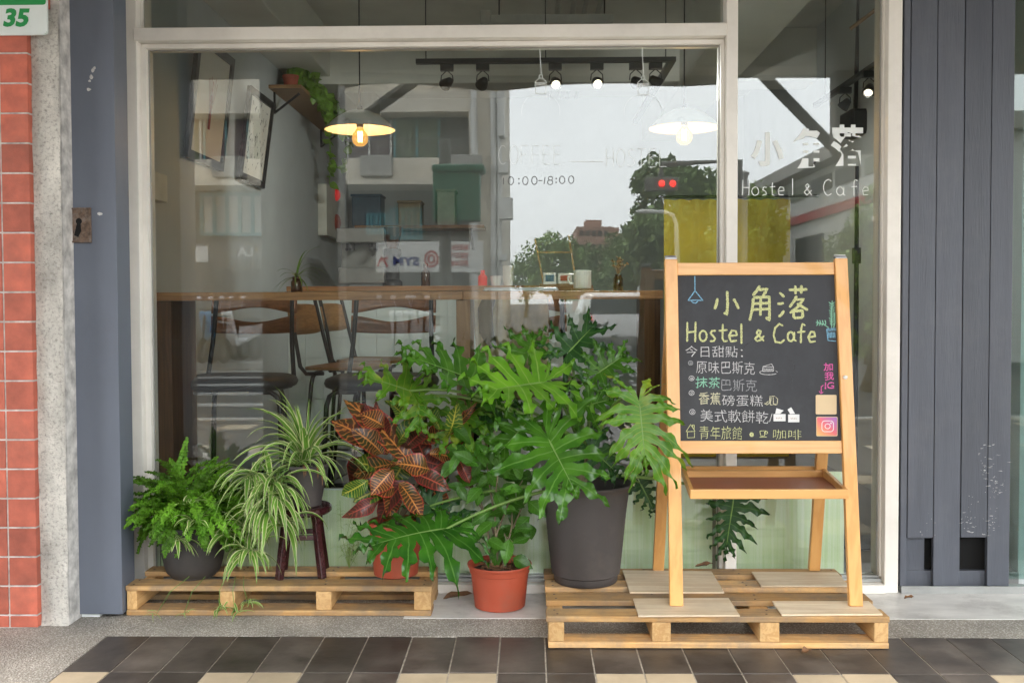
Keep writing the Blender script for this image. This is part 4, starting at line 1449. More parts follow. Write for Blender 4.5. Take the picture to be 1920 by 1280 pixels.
mb = MB(); mb.tube([(XL + 0.03, a.y + 0.04, a.z + 0.12), (XL + 0.03, a.y + 0.04, 2.66)], 0.011, 10); mb.build('conduit', MATS['conduit'], t, smooth=True)

# ------------------------------------------------------------------ back bar
by = 2.85
bz = P(760, 536, by).z
bx1 = P(1106, 560, by).x
bb = thing('back_bar', 'white tiled service bar with a wooden top at the rear of the cafe', 'bar', ((XL + bx1) / 2, by + 0.3, 0.05))
mb = MB(); mb.box(XL + 0.001, bx1 + 0.02, by - 0.02, by + 0.55, bz - 0.035, bz); mb.build('top', MATS['counter_wood'], bb, bevel=0.003)
mb = MB()
for r in range(8):
    for k in range(18):
        x0 = XL + 0.002 + k * 0.122
        if x0 + 0.12 > bx1: continue
        mb.box(x0 + 0.001, x0 + 0.121, by, by + 0.01, 0.051 + r * 0.14, min(bz - 0.036, 0.051 + r * 0.14 + 0.138))
mb.build('tile_front', MATS['white_tile'], bb, bevel=0.001)
mb = MB(); mb.box(XL + 0.002, bx1, by + 0.0105, by + 0.5, 0.051, bz - 0.036); mb.build('carcass', MATS['white_tile'], bb)
def on_bar(name, label, cat, px, py=533, dy=0.2):
    p = P(px, py, by + dy)
    return thing(name, label, cat, (p.x, by + dy, bz + 0.0005)), V((p.x, by + dy, bz + 0.0005))
mat('machine_grey', (0.2, 0.2, 0.19), rough=0.4, metal=0.3)
t, c = on_bar('espresso_machine', 'grey espresso machine standing on the rear bar', 'coffee machine', 682)
mb = MB(); mb.box(c.x - .16, c.x + .16, c.y - .1, c.y + .2, c.z + .02, c.z + .13); mb.box(c.x - .16, c.x + .16, c.y + .02, c.y + .2, c.z + .1305, c.z + .3); mb.box(c.x - .165, c.x + .165, c.y - .14, c.y + .2, c.z + .3005, c.z + .4)
mb.build('body', MATS['machine_grey'], t, bevel=0.008)
mb = MB()
for s_ in (-.08, .08):
    mb.tube([(c.x + s_, c.y - .06, c.z + .3), (c.x + s_, c.y - .06, c.z + .25)], 0.03, 14); mb.tube([(c.x + s_, c.y - .06, c.z + .26), (c.x + s_, c.y - .2, c.z + .25)], 0.012, 8)
mb.build('group_head', MATS['black_metal'], t, smooth=True)
t, c = on_bar('coffee_grinder', 'dark coffee grinder with a clear hopper on the rear bar', 'grinder', 736)
mb = MB(); mb.lathe([(0, 0), (.07, 0), (.07, .03), (.05, .05), (.05, .2), (.065, .22), (.065, .26), (0, .26)], c, 20); mb.build('body', MATS['black_metal'], t, smooth=True)
mb = MB(); mb.lathe([(.04, .261), (.075, .4), (.075, .41), (0, .42)], c, 20); mb.build('hopper', MATS['amber_glass'], t, smooth=True)
for i, (px, h, m_, lab) in enumerate(((798, .16, 'amber_glass', 'squat amber jar on the rear bar'), (905, .11, 'lamp_red', 'small red bottle on the rear bar'), (930, .11, 'mug_white', 'white cup on the rear bar left of a stack of cups'), (953, .15, 'mug_white', 'stack of white cups on the rear bar'))):
    t, c = on_bar('jar' if i < 2 else 'cup', lab, 'jar' if i < 2 else 'cup', px)
    mb = MB()
    if i < 2: mb.lathe([(0, 0), (.03, 0), (.032, .005), (.032, h * .6), (.015, h * .75), (.015, h), (0, h)], c, 16); mb.build('body', MATS[m_], t, smooth=True)
    else:
        k = 1 if i == 2 else 3
        for j in range(k): mb.lathe([(0, j * .035), (.03, j * .035), (.042, .07 + j * .035), (.04, .07 + j * .035), (.028, .008 + j * .035), (0, .008 + j * .035)], c, 18)
        mb.build('body', MATS[m_], t, smooth=True)
# high shelf with boxes behind the bar
hx0, hx1, hz = P(655, 418, 4.6).x, P(905, 418, 4.6).x, P(760, 418, 4.6).z
t = thing('rear_shelf', 'dark shelf board on the rear wall above the bar', 'shelf', ((hx0 + hx1) / 2, 5.0, hz))
mb = MB(); mb.box(hx0, hx1, 4.85, 5.198, hz - 0.03, hz); mb.build('board', MATS['counter_wood'], t, bevel=0.002)
mb = MB()
for x in (hx0 + 0.1, hx1 - 0.12): mb.bar((x, 5.19, hz - 0.2), (x, 4.9, hz - 0.035), 0.02, 0.015)
mb.build('bracket', MATS['black_metal'], t)
for px, w_, h, m_, lab in ((690, .26, .26, 'plastic_blue', 'blue storage crate on the high rear shelf'), (770, .2, .2, 'jacket_beige', 'brown cardboard box on the high rear shelf'), (838, .16, .3, 'plastic_white', 'white storage bin on the high rear shelf')):
    x = P(px, 400, 5.0).x
    t = thing('storage_box', lab, 'box', (x, 5.02, hz + 0.0005))
    mb = MB(); mb.box(x - w_ / 2, x + w_ / 2, 4.9, 5.15, hz + 0.0005, hz + h); mb.build('box', MATS[m_], t, bevel=0.01)
    mb = MB(); mb.box(x - w_ / 2 - .008, x + w_ / 2 + .008, 4.892, 5.158, hz + h + .0005, hz + h + .02); mb.build('lid', MATS[m_], t, bevel=0.004)
# conduits and air conditioner under the ceiling
for i, x in enumerate((0.18, 0.27, 0.34, 0.42)):
    mb = MB(); mb.tube([(x + i * 0.01, 0.2, ZC - 0.02), (x, 5.1, ZC - 0.02)], 0.017, 10)
    tag(mb.build('conduit', MATS['conduit'], smooth=True), 'pale grey conduit pipe running back under the cafe ceiling', 'pipe', 'conduits under the cafe ceiling')
a = P(920, 44, 2.0); b_ = P(1150, 22, 2.0)
t = thing('junction_duct', 'pale cable duct with a round hole under the cafe ceiling', 'duct', ((a.x + b_.x) / 2, 2.0, a.z))
mb = MB(); mb.box(a.x, b_.x, 2.0, 2.06, a.z, a.z + 0.05); mb.build('duct', MATS['conduit'], t, bevel=0.004)
mb = MB(); mb.box(a.x - 0.06, a.x - 0.0005, 1.98, 2.07, a.z - 0.01, a.z + 0.07); mb.build('end_box', MATS['conduit'], t, bevel=0.004)
mb = MB()
for x in (a.x + 0.05, b_.x - 0.05): mb.tube([(x, 2.03, a.z + .05), (x, 2.03, ZC)], 0.005, 6)
mb.build('hanger', MATS['black_metal'], t)
_cut()
p, q = P(1596, 250, 1.9), P(1642, 203, 1.9)
t = thing('wall_speaker', 'black loudspeaker box high on the side wall behind the white lettering', 'speaker', ((p.x + q.x) / 2, 1.95, p.z))
mb = MB(); mb.box(p.x, q.x, 1.9, 2.12, p.z, q.z); mb.build('box', MATS['black_metal'], t, bevel=0.008)
mb = MB(); mb.box(p.x + 0.015, q.x - 0.015, 1.892, 1.899, p.z + 0.015, q.z - 0.015); mb.build('grille', MATS['seat_vinyl'], t, bevel=0.003)
mb = MB(); mb.bar(((p.x + q.x) / 2, 2.05, q.z), ((p.x + q.x) / 2 + 0.02, 2.05, ZC - 0.001), 0.02, 0.02); mb.build('bracket', MATS['black_metal'], t)
mb = MB(); mb.bar(P(1594, 55, 0.5), P(1655, 9, 0.42), 0.012, 0.012); tag(mb.build('wooden_batten', MATS['oak']), 'thin slanting wooden batten at the top of the right hand pane', 'batten')
q = P(1607, 312, 0.55)
t = thing('floor_stand', 'slim black floor stand with a round base inside the right hand pane', 'stand', (q.x, 0.55, 0.051))
mb = MB(); mb.tube([(q.x, 0.55, 0.06), (q.x, 0.55, 1.1), (q.x, 0.55, q.z)], [0.011, 0.011, 0.008], 10); mb.build('pole', MATS['black_metal'], t, smooth=True)
mb = MB(); mb.tube([(q.x, 0.55, 1.30), (q.x, 0.55, 1.37)], 0.02, 12); mb.build('collar', MATS['black_metal'], t, smooth=True)
mb = MB(); mb.lathe([(0, 0), (0.15, 0), (0.155, 0.008), (0.14, 0.018), (0.02, 0.03), (0, 0.03)], (q.x, 0.55, 0.051), 32); mb.build('base', MATS['black_metal'], t, smooth=True)
# ================================================================== in front of the window
wood('pallet_wood', (0.70, 0.44, 0.19), (0.46, 0.24, 0.08), axis=0, rough=0.7, fine=15, tint=0.6, bump=0.5, dirt=0.9)
wood('pallet_block', (0.66, 0.43, 0.19), (0.47, 0.25, 0.09), axis=1, rough=0.65, fine=15, tint=0.35, bump=0.3, dirt=0.2)
wood('plywood', (0.80, 0.69, 0.52), (0.62, 0.47, 0.30), axis=0, rough=0.6, fine=12, tint=0.3, bump=0.12, knots=True, dirt=0.22)
wood('board_frame', (0.74, 0.40, 0.135), (0.58, 0.27, 0.075), axis=2, rough=0.38, fine=9, tint=0.22, bump=0.06, ring=0.7, coat=0.25)
wood('board_rail', (0.74, 0.42, 0.15), (0.60, 0.29, 0.09), axis=0, rough=0.38, fine=9, tint=0.2, bump=0.06, ring=0.7, coat=0.25)
mat('slate_board', (0.040, 0.042, 0.048), rough=0.75, var=0.25, scale=5, stretch=(1, 1, 0.5), dirt=0.5, dscale=4.5, dirtcol=(0.075, 0.078, 0.085))
mat('tray_red', (0.3, 0.1, 0.055), rough=0.45, var=0.12)
mat('stool_maroon', (0.045, 0.012, 0.014), rough=0.25, var=0.2, scale=20, coat=0.5)
mat('pot_grey', (0.055, 0.048, 0.046), rough=0.55, var=0.08, scale=8, bump=0.05, dirt=0.55, dscale=5, dirtcol=(0.12, 0.10, 0.085))
mat('pot_dark', (0.04, 0.036, 0.034), rough=0.6, var=0.1, scale=8, dirt=0.3, dscale=5, dirtcol=(0.1, 0.085, 0.07))
mat('red_pot', (0.42, 0.075, 0.035), rough=0.5, var=0.07, scale=8, bump=0.05, dirt=0.6, dscale=7, dirtcol=(0.30, 0.12, 0.075))
mat('bark', (0.24, 0.19, 0.12), rough=0.9, var=0.3, scale=40, stretch=(1, 1, 0.2))
mat('stalk_green', (0.14, 0.25, 0.05), rough=0.45, var=0.15, scale=20)
mat('dead_leaf', (0.2, 0.1, 0.045), rough=0.8, var=0.35, scale=30, tint=0.4)
leaf_mat('selloum_leaf', (0.030, 0.108, 0.008), (0.062, 0.18, 0.013), (0.095, 0.215, 0.035), veinw=0.12, tint=1.0, rough=0.26, transl=0.14)
leaf_mat('selloum_bright', (0.08, 0.23, 0.010), (0.14, 0.33, 0.016), (0.2, 0.35, 0.06), veinw=0.12, tint=0.6, rough=0.33, transl=0.2)
leaf_mat('selloum_yellowing', (0.055, 0.175, 0.008), (0.11, 0.26, 0.012), (0.16, 0.28, 0.03), veinw=0.10, tint=0.7, edge=(0.30, 0.32, 0.03), edgew=0.92, blotch=(0.36, 0.38, 0.035), blotch_lo=0.56, blotch_hi=0.78)
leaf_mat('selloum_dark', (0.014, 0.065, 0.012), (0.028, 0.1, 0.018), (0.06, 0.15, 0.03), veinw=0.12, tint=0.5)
leaf_mat('fern_leaf', (0.085, 0.23, 0.014), (0.15, 0.33, 0.024), (0.17, 0.33, 0.05), veinw=0.2, tint=1.3, rough=0.45, transl=0.3)
leaf_mat('spider_leaf', (0.12, 0.29, 0.03), (0.19, 0.38, 0.05), (0.24, 0.42, 0.09), veinw=0.05, edge=(0.72, 0.74, 0.40), edgew=0.62, tint=0.4, rough=0.38, transl=0.3)
leaf_mat('croton_red', (0.11, 0.03, 0.018), (0.035, 0.05, 0.015), (0.60, 0.24, 0.06), veinw=0.09, sidev=0.62, sidefreq=12, edge=(0.34, 0.03, 0.025), edgew=0.84, tint=0.6, rough=0.3, transl=0.2)
leaf_mat('croton_dark', (0.028, 0.03, 0.012), (0.10, 0.022, 0.022), (0.36, 0.07, 0.04), veinw=0.08, sidev=0.45, sidefreq=13, edge=(0.24, 0.02, 0.025), edgew=0.82, tint=0.7, rough=0.28, transl=0.15)
leaf_mat('croton_green', (0.022, 0.10, 0.014), (0.06, 0.12, 0.016), (0.42, 0.40, 0.06), veinw=0.10, sidev=0.6, sidefreq=12, tint=0.6, rough=0.3, transl=0.2)
leaf_mat('shrub_leaf', (0.05, 0.17, 0.014), (0.09, 0.25, 0.022), (0.13, 0.31, 0.06), veinw=0.1, sidev=0.35, sidefreq=7, tint=0.8, rough=0.33, transl=0.25)
leaf_mat('grass_leaf', (0.3, 0.44, 0.12), (0.36, 0.5, 0.16), (0.24, 0.36, 0.1), veinw=0.1, tint=0.6)
MZ = 0.002

def pallet(label, x0, x1, zb, h, boards, stringers, seed, bottoms):
    r_ = random.Random(seed)
    t = thing('pallet', label, 'pallet', ((x0 + x1) / 2, (boards[0][0] + boards[-1][1]) / 2, zb), 0, 'timber pallets in front of the shop window')
    tb = 0.020
    for i, (a, b_) in enumerate(boards):
        mb = MB(); mb.tv = r_.random()
        dx0, dx1 = r_.uniform(-0.004, 0.004), r_.uniform(-0.004, 0.004)
        mb.box(x0 + dx0, x1 + dx1, a, b_, zb + h - tb, zb + h - r_.uniform(0, 0.001))
        mb.build('deck_board', MATS['pallet_wood'], t, bevel=0.003)
    for a, b_ in bottoms:
        mb = MB(); mb.tv = r_.random()
        mb.box(x0 + 0.003, x1 - 0.003, a, b_, zb, zb + tb)
        mb.build('bottom_board', MATS['pallet_wood'], t, bevel=0.003)
    for s0, s1 in stringers:
        mb = MB(); mb.tv = r_.random()
        mb.box(s0, s1, boards[0][0] + 0.003, boards[-1][1] - 0.003, zb + tb + 0.0005, zb + h - tb - 0.0005)
        mb.build('stringer', MATS['pallet_block'], t, bevel=0.003)
    mb = MB()
    for i, (a, b_) in enumerate(boards):
        for s0, s1 in stringers:
            for q in (0.25, 0.75):
                x, y = (s0 + s1) / 2 + r_.uniform(-0.006, 0.006), a + (b_ - a) * q + r_.uniform(-0.006, 0.006)
                mb.lathe([(0.0042, 0.0), (0.0038, 0.0012), (0, 0.0014)], (x, y, zb + h - 0.0003), 10)
    mb.build('nails', MATS['rust'], t)
    return t
LX0, LX1, LH = PX1 + 0.0015, P(810, 1100, -0.362).x, 0.1095
def lx(px): return P(px, 1125, -0.362).x
pallet('low timber pallet on the left carrying the fern and the stool', LX0, LX1, MZ, LH, [(-0.362, -0.268), (-0.170, -0.088)],
       [(LX0 + 0.004, lx(256)), (lx(412), lx(440)), (lx(592), lx(621)), (lx(776), LX1 - 0.004)], 3, [(-0.362, -0.27), (-0.17, -0.09)])
RX0, RX1, RH = P(1026, 1190, -0.69).x, P(1669, 1190, -0.69).x, 0.108
def rx(px): return P(px, 1190, -0.69).x
pallet('timber pallet on the right under the chalkboard and the big grey pot', RX0, RX1, MZ, RH - MZ, [(-0.69, -0.604), (-0.518, -0.424), (-0.36, -0.265), (-0.195, -0.105)],
       [(RX0 + 0.004, rx(1058)), (rx(1223), rx(1258)), (rx(1425), rx(1462)), (rx(1640), RX1 - 0.004)], 4, [(-0.69, -0.60), (-0.42, -0.35), (-0.19, -0.11)])
LD = MZ + LH          # left deck height
RD = RH

# ------------------------------------------------------------------ plywood sheets
PT = 0.006
pr = random.Random(9)
for lab, q in (('plywood sheet under the rear chalkboard leg next to the big grey pot', [(1181, 1109), (1358, 1109), (1334, 1070), (1167, 1068)]),
               ('pale plywood sheet under the front chalkboard leg next to the big grey pot', [(1197, 1153), (1387, 1152), (1366, 1120), (1187, 1121)]),
               ('pale plywood sheet under the rear chalkboard leg next to the dark shutter', [(1427, 1097), (1592, 1097), (1570, 1072), (1409, 1071)]),
               ('pale plywood sheet under the front chalkboard leg at the front pallet corner', [(1466, 1151), (1655, 1150), (1629, 1126), (1448, 1126)])):
    w_ = [PZ(a, b_, RD + 0.001 + PT) for a, b_ in q]
    c = sum(w_, V((0, 0, 0))) / 4
    mb = MB(); mb.tv = pr.random()
    mb.prism([(p.x, p.y) for p in w_], (0, 0, RD + 0.001), (1, 0, 0), (0, 1, 0), (0, 0, 1), PT)
    o = thing('plywood_sheet', lab, 'plywood', (c.x, c.y, RD + 0.001), 0, 'plywood sheets under the chalkboard legs')
    mb.build('sheet', MATS['plywood'], o, bevel=0.0008)
FZ = RD + 0.0015 + PT

# ------------------------------------------------------------------ chalkboard stand
YBt, YTp = P(0, 0, -0.60).y, -0.375
Yb_ = -0.15
b0 = V((P(1268, 1145, YBt).x, YBt, FZ)); b1 = V((P(1604, 1147, YBt).x, YBt, FZ))
zt_ = P(1257, 487, YTp).z
t0 = V((P(1257.5, 487, YTp).x, YTp, zt_)); t1 = V((P(1575.5, 487, YTp).x, YTp, zt_))
cb = thing('chalkboard_stand', 'wooden A-frame menu chalkboard with coloured chalk writing standing on the right pallet', 'chalkboard', ((b0.x + b1.x) / 2, -0.38, FZ))
lw = 0.045
r_ = random.Random(2)
for a, b_ in ((b0, t0), (b1, t1)):
    mb = MB(); mb.tv = r_.random(); mb.bar(a, b_, lw, 0.024); mb.build('front_leg', MATS['board_frame'], cb, bevel=0.0025)
bb0 = V((P(1234, 1077, Yb_).x, Yb_, FZ)); bb1 = V((P(1526, 1070, Yb_).x, Yb_, FZ))
tb0 = V((t0.x + 0.012, YTp + 0.03, zt_ - 0.03)); tb1 = V((t1.x - 0.012, YTp + 0.03, zt_ - 0.03))
for a, b_ in ((bb0, tb0), (bb1, tb1)):
    mb = MB(); mb.tv = r_.random() * 0.3; mb.bar(a, b_, 0.042, 0.024); mb.build('rear_leg', MATS['board_frame'], cb, bevel=0.0025)
UL = ((t0 - b0).normalized())
NB = V((0, -UL.z, UL.y)).normalized()          # faces the viewer
if NB.y > 0: NB = -NB
BO = b0 + NB * 0.006
def bpx(px, py, lift=0.0): return PP(px, py, b0 + NB * (0.002 + lift), NB)
def rail(y0, y1, name):
    mb = MB(); mb.tv = r_.random()
    a = (bpx(1257, (y0 + y1) / 2)); c_ = (bpx(1577, (y0 + y1) / 2))
    h = (bpx(1400, y0) - bpx(1400, y1)).length
    k = (a - b0).dot(UL) / (t0 - b0).length
    xa_ = b0.x + (t0.x - b0.x) * k + lw / 2 + 0.0005; xb_2 = b1.x + (t1.x - b1.x) * k - lw / 2 - 0.0005
    mb.bar(V((xa_, a.y, a.z)) - NB * 0.008, V((xb_2, a.y, a.z)) - NB * 0.008, h, 0.02, UL)
    mb.build(name, MATS['board_rail'], cb, bevel=0.002)
rail(493, 516, 'top_rail'); rail(826, 850, 'bottom_rail')
pts = [bpx(1262, 514, -0.006), bpx(1572, 514, -0.006), bpx(1586, 828, -0.006), bpx(1266, 828, -0.006)]
mb = MB()
for p in pts: mb.v.append(p)
for p in pts: mb.v.append(p - NB * 0.006)
mb.face((3, 2, 1, 0)); mb.face((4, 5, 6, 7))
for i in range(4):
    j = (i + 1) % 4
    mb.face((i, j, 4 + j, 4 + i))
panel = mb.build('panel', MATS['slate_board'], cb)
# chalk: measured from the photograph on the panel's own plane
def chalk_mat(name, c):
    m = bpy.data.materials.new(name); MATS[name] = m; m.use_nodes = True
    nt = m.node_tree; b = nt.nodes['Principled BSDF']; L = nt.links.new
    tc = nd(nt, 'ShaderNodeTexCoord'); ns = nd(nt, 'ShaderNodeTexNoise', Scale=420.0, Detail=3.0)
    L(tc.outputs['Object'], ns.inputs['Vector'])
    rp = nd(nt, 'ShaderNodeValToRGB')
    rp.color_ramp.elements[0].position, rp.color_ramp.elements[0].color = 0.36, c4([x * 0.35 + 0.02 for x in c])
    rp.color_ramp.elements[1].position, rp.color_ramp.elements[1].color = 0.52, c4(c)
    L(ns.outputs['Fac'], rp.inputs['Fac']); L(rp.outputs[0], b.inputs['Base Color'])
    b.inputs['Roughness'].default_value = 1.0; b.inputs['Specular IOR Level'].default_value = 0.0
    return m
for n_, c in (('yellow', (0.62, 0.64, 0.32)), ('white', (0.62, 0.62, 0.62)), ('grey', (0.36, 0.37, 0.38)), ('green', (0.3, 0.62, 0.45)), ('blue', (0.25, 0.52, 0.72)), ('pink', (0.75, 0.15, 0.42)), ('cream', (0.62, 0.6, 0.42)), ('ghost', (0.075, 0.077, 0.083))):
    chalk_mat('chalk_' + n_, c)
ZK = 380.0 / 1247.0
def cpx(x, y): return bpx(1240 + x * ZK, 470 + y * ZK, -0.0052)
def cps(pts): return [cpx(a, b_) for a, b_ in pts]
def chalk(name, colour, lines=(), w=0.005, texts=(), seed=1, wt=-0.008):
    mb = MB()
    rr = random.Random(seed)
    for i, l in enumerate(lines):
        stroke(mb, cps(l), w, NB, i * 0.00002, 0.16, True, rr)
    for body, x0, x1, y0, y1, sl in texts:
        write(mb, body, cpx(x0, y0), cpx(x1, y0 + sl), cpx(x0, y1), NB, 0.0001, weight=wt, wob=0.05)
    return mb.build(name, MATS['chalk_' + colour], panel)
chalk('erased_smears', 'ghost', [ell(600, 640, 110, 90, 24, 150, 330), ell(660, 770, 60, 36, 14, 300, 420), [(760, 640), (820, 700), (800, 820)], [(420, 960), (520, 975), (640, 965)]], 0.006, seed=12)
chalk('shop_name_writing', 'yellow', [
    [(405, 248), (408, 330), (403, 392), (384, 380)], [(346, 292), (340, 325), (328, 360)], [(444, 295), (462, 325), (476, 358)],
    [(606, 214), (588, 246), (562, 276)], [(598, 240), (652, 236), (624, 280)], [(566, 290), (560, 360), (543, 430)], [(566, 288), (664, 284), (666, 360), (664, 428), (642, 408)],
    [(562, 326), (660, 322)], [(556, 362), (660, 358)], [(612, 288), (609, 400)],
    [(784, 241), (842, 240), (898, 238)], [(824, 214), (826, 268)], [(862, 212), (860, 264)], [(726, 258), (742, 270), (756, 286)], [(714, 326), (734, 326), (754, 321)], [(721, 406), (738, 394), (755, 368)],
    [(833, 278), (815, 312), (788, 348)], [(828, 302), (874, 298), (840, 345), (790, 384)], [(834, 324), (868, 345), (902, 366)], [(814, 374), (814, 414)], [(814, 372), (868, 368), (870, 412)], [(814, 414), (870, 410)]], 0.0095, seed=3)
chalk('hostel_cafe_writing', 'yellow', [
    [(160, 438), (159, 560)], [(211, 436), (208, 562)], [(160, 502), (210, 497)], ell(257, 524, 22, 32), [(336, 492), (312, 492), (303, 508), (318, 524), (332, 540), (322, 556), (298, 556)],
    [(378, 450), (376, 540), (386, 558), (408, 554)], [(352, 492), (408, 487)], [(417, 524), (466, 519), (458, 494), (434, 490), (416, 524), (428, 558), (466, 552)], [(492, 448), (493, 572)],
    [(632, 556), (586, 506), (596, 488), (612, 495), (605, 515), (576, 540), (590, 556), (612, 548), (632, 522)],
    [(750, 462), (726, 450), (700, 475), (691, 520), (702, 560), (736, 566), (758, 546)], ell(796, 528, 19, 28), [(817, 498), (818, 548), (832, 556)], [(886, 460), (868, 450), (860, 482), (858, 568)], [(836, 502), (886, 496)],
    [(905, 532), (946, 526), (940, 500), (920, 498), (904, 532), (916, 562), (950, 556)]], 0.0068, seed=4)
def ring(x, y, r=16): return [ell(x, y, r, r * 0.9), ell(x + 1, y + 1, r * 0.4, r * 0.35, 8)]
chalk('dessert_list_writing', 'white', ring(186, 784) + ring(186, 874) + ring(191, 991, 17), 0.0022, [
    ('今日甜點：', 148, 500, 582, 650, 8), ('原味巴斯克', 214, 576, 674, 752, 10), ('磅蛋糕', 374, 622, 884, 952, 6), ('美式軟餅乾', 240, 660, 972, 1048, 14)], seed=5)
chalk('dessert_list_writing', 'grey', ring(180, 690, 14), 0.0022, [('巴斯克', 370, 586, 786, 860, 8)], seed=6)
chalk('matcha_writing', 'green', [], 0.002, [('抹茶', 210, 362, 774, 842, 4)], wt=0.0)
chalk('banana_writing', 'cream', [], 0.002, [('香蕉', 230, 364, 868, 944, 4)], wt=0.004)
chalk('hostel_writing', 'yellow', [ell(556, 1130, 8, 9)], 0.006, [('青年旅館', 236, 496, 1076, 1156, 6), ('咖啡', 688, 862, 1098, 1158, 2)], wt=-0.012)
chalk('house_drawing', 'yellow', [[(152, 1112), (180, 1068), (208, 1110)], [(152, 1112), (208, 1110)], [(160, 1113), (160, 1150), (204, 1148), (204, 1112)], [(192, 1084), (192, 1070), (202, 1070), (202, 1100)]], 0.0022)
chalk('cup_drawing', 'yellow', [[(606, 1108), (612, 1138), (634, 1138), (642, 1106), (606, 1108)], ell(644, 1118, 10, 8), [(602, 1146), (650, 1144)]], 0.0022)
chalk('slash_mark', 'white', [[(682, 1000), (666, 1052)]], 0.0025)
chalk('lamp_drawing', 'blue', [[(206, 154), (207, 246)], [(207, 246), (186, 276), (164, 306), (210, 304), (256, 306), (232, 276), (207, 246)], [(184, 309), (196, 320), (212, 322), (226, 309)]], 0.0034)
chalk('flowerpot_drawing', 'blue', [[(1018, 480), (1022, 520), (1026, 552), (1076, 556)], [(1018, 480), (1078, 478)], [(1014, 490), (1078, 488)]] + [[(1030 + 9 * i, 500), (1032 + 9 * i, 536)] for i in range(5)], 0.0032)
lv = [[(1048, 474), (1046, 400), (1052, 306)], [(1030, 474), (1000, 452), (950, 440)], [(1060, 474), (1068, 440), (1066, 380)]]
for i in range(9):
    y = 330 + i * 16
    lv += [[(1050, y), (1030 + (i % 3) * 3, y - 14)], [(1050, y), (1070 - (i % 2) * 4, y - 16)]]
for i in range(4): lv += [[(965 + 16 * i, 444 + 2 * i), (958 + 16 * i, 426)], [(965 + 16 * i, 444), (955 + 16 * i, 462)]]
chalk('plant_drawing', 'green', lv, 0.0036)
chalk('cake_drawing', 'white', [ell(660, 748, 55, 14, 20), [(622, 740), (626, 712), (678, 696), (690, 714), (690, 740), (622, 742)], [(626, 714), (690, 714)], [(624, 726), (690, 727)]], 0.0022)
chalk('bananas_drawing', 'cream', [[(632, 938), (650, 946), (666, 936), (668, 898)], [(666, 896), (700, 894)], [(676, 900), (670, 946), (684, 948)], [(688, 900), (690, 946), (702, 940)], [(702, 898), (716, 912), (712, 944), (696, 948)], [(640, 940), (660, 925)]], 0.0026)
chalk('pink_writing', 'pink', [[(998, 826), (984, 836), (984, 872)], [(970, 862), (982, 878), (996, 868)]], 0.003, [('加', 998, 1056, 690, 738, 0), ('我', 1004, 1062, 744, 796, 0), ('IG', 1006, 1062, 808, 850, 0)], wt=0.012)
# stuck-on cards (the code square stays blank)
mat('card_tan', (0.66, 0.5, 0.3), rough=0.6, var=0.05)
mat('card_white', (0.7, 0.7, 0.7), rough=0.6, var=0.03)
def sticker(name, m, x0, x1, y0, y1, lift, r=8):
    pts = []
    for cx, cy, a in ((x1 - r, y0 + r, -90), (x1 - r, y1 - r, 0), (x0 + r, y1 - r, 90), (x0 + r, y0 + r, 180)):
        for i in range(5):
            t_ = rad(a + 22.5 * i)
            pts.append((cx + r * math.cos(t_), cy + r * math.sin(t_)))
    mb = MB()
    top = [cpx(a, b_) + NB * lift for a, b_ in pts]
    mb.v += top; mb.v += [p - NB * (lift + 0.0005) for p in top]
    k = len(top)
    mb.face(list(range(k))); 
    for i in range(k): mb.face((i, (i + 1) % k, k + (i + 1) % k, k + i))
    return mb.build(name, m, panel)
sticker('tan_sticker', MATS['card_tan'], 950, 1078, 886, 1006, 0.001)
gm = bpy.data.materials.new('sticker_gradient'); MATS['sticker_gradient'] = gm; gm.use_nodes = True
nt = gm.node_tree; tc = nd(nt, 'ShaderNodeTexCoord'); mp = nd(nt, 'ShaderNodeMapping'); rp = nd(nt, 'ShaderNodeValToRGB'); sx = nd(nt, 'ShaderNodeSeparateXYZ'); ad = nd(nt, 'ShaderNodeMath', operation='ADD')
nt.links.new(tc.outputs['Generated'], sx.inputs[0]); nt.links.new(sx.outputs['X'], ad.inputs[0]); nt.links.new(sx.outputs['Z'], ad.inputs[1])
ml = nd(nt, 'ShaderNodeMath', operation='MULTIPLY'); ml.inputs[1].default_value = 0.5; nt.links.new(ad.outputs[0], ml.inputs[0]); nt.links.new(ml.outputs[0], rp.inputs['Fac'])
rp.color_ramp.elements[0].color = (0.72, 0.42, 0.1, 1); rp.color_ramp.elements[1].color = (0.3, 0.14, 0.5, 1)
e = rp.color_ramp.elements.new(0.5); e.color = (0.7, 0.12, 0.14, 1)
nt.links.new(rp.outputs[0], nt.nodes['Principled BSDF'].inputs['Base Color'])
sticker('camera_sticker_border', MATS['card_tan'], 953, 1084, 1020, 1140, 0.001)
st_ = sticker('camera_sticker', gm, 957, 1080, 1024, 1136, 0.0016)
mb = MB()
def rr_line(x0, x1, y0, y1, r):
    pts = []
    for cx, cy, a in ((x1 - r, y0 + r, -90), (x1 - r, y1 - r, 0), (x0 + r, y1 - r, 90), (x0 + r, y0 + r, 180)):
        for i in range(5):
            t_ = rad(a + 22.5 * i); pts.append((cx + r * math.cos(t_), cy + r * math.sin(t_)))
    return pts + [pts[0]]
for l in (rr_line(987, 1058, 1046, 1112, 18), ell(1022, 1079, 16, 15, 18), ell(1043, 1060, 2.5, 2.5, 8)):
    stroke(mb, cps(l), 0.0024, NB, 0.0021)
mb.build('camera_glyph', MATS['card_white'], st_)
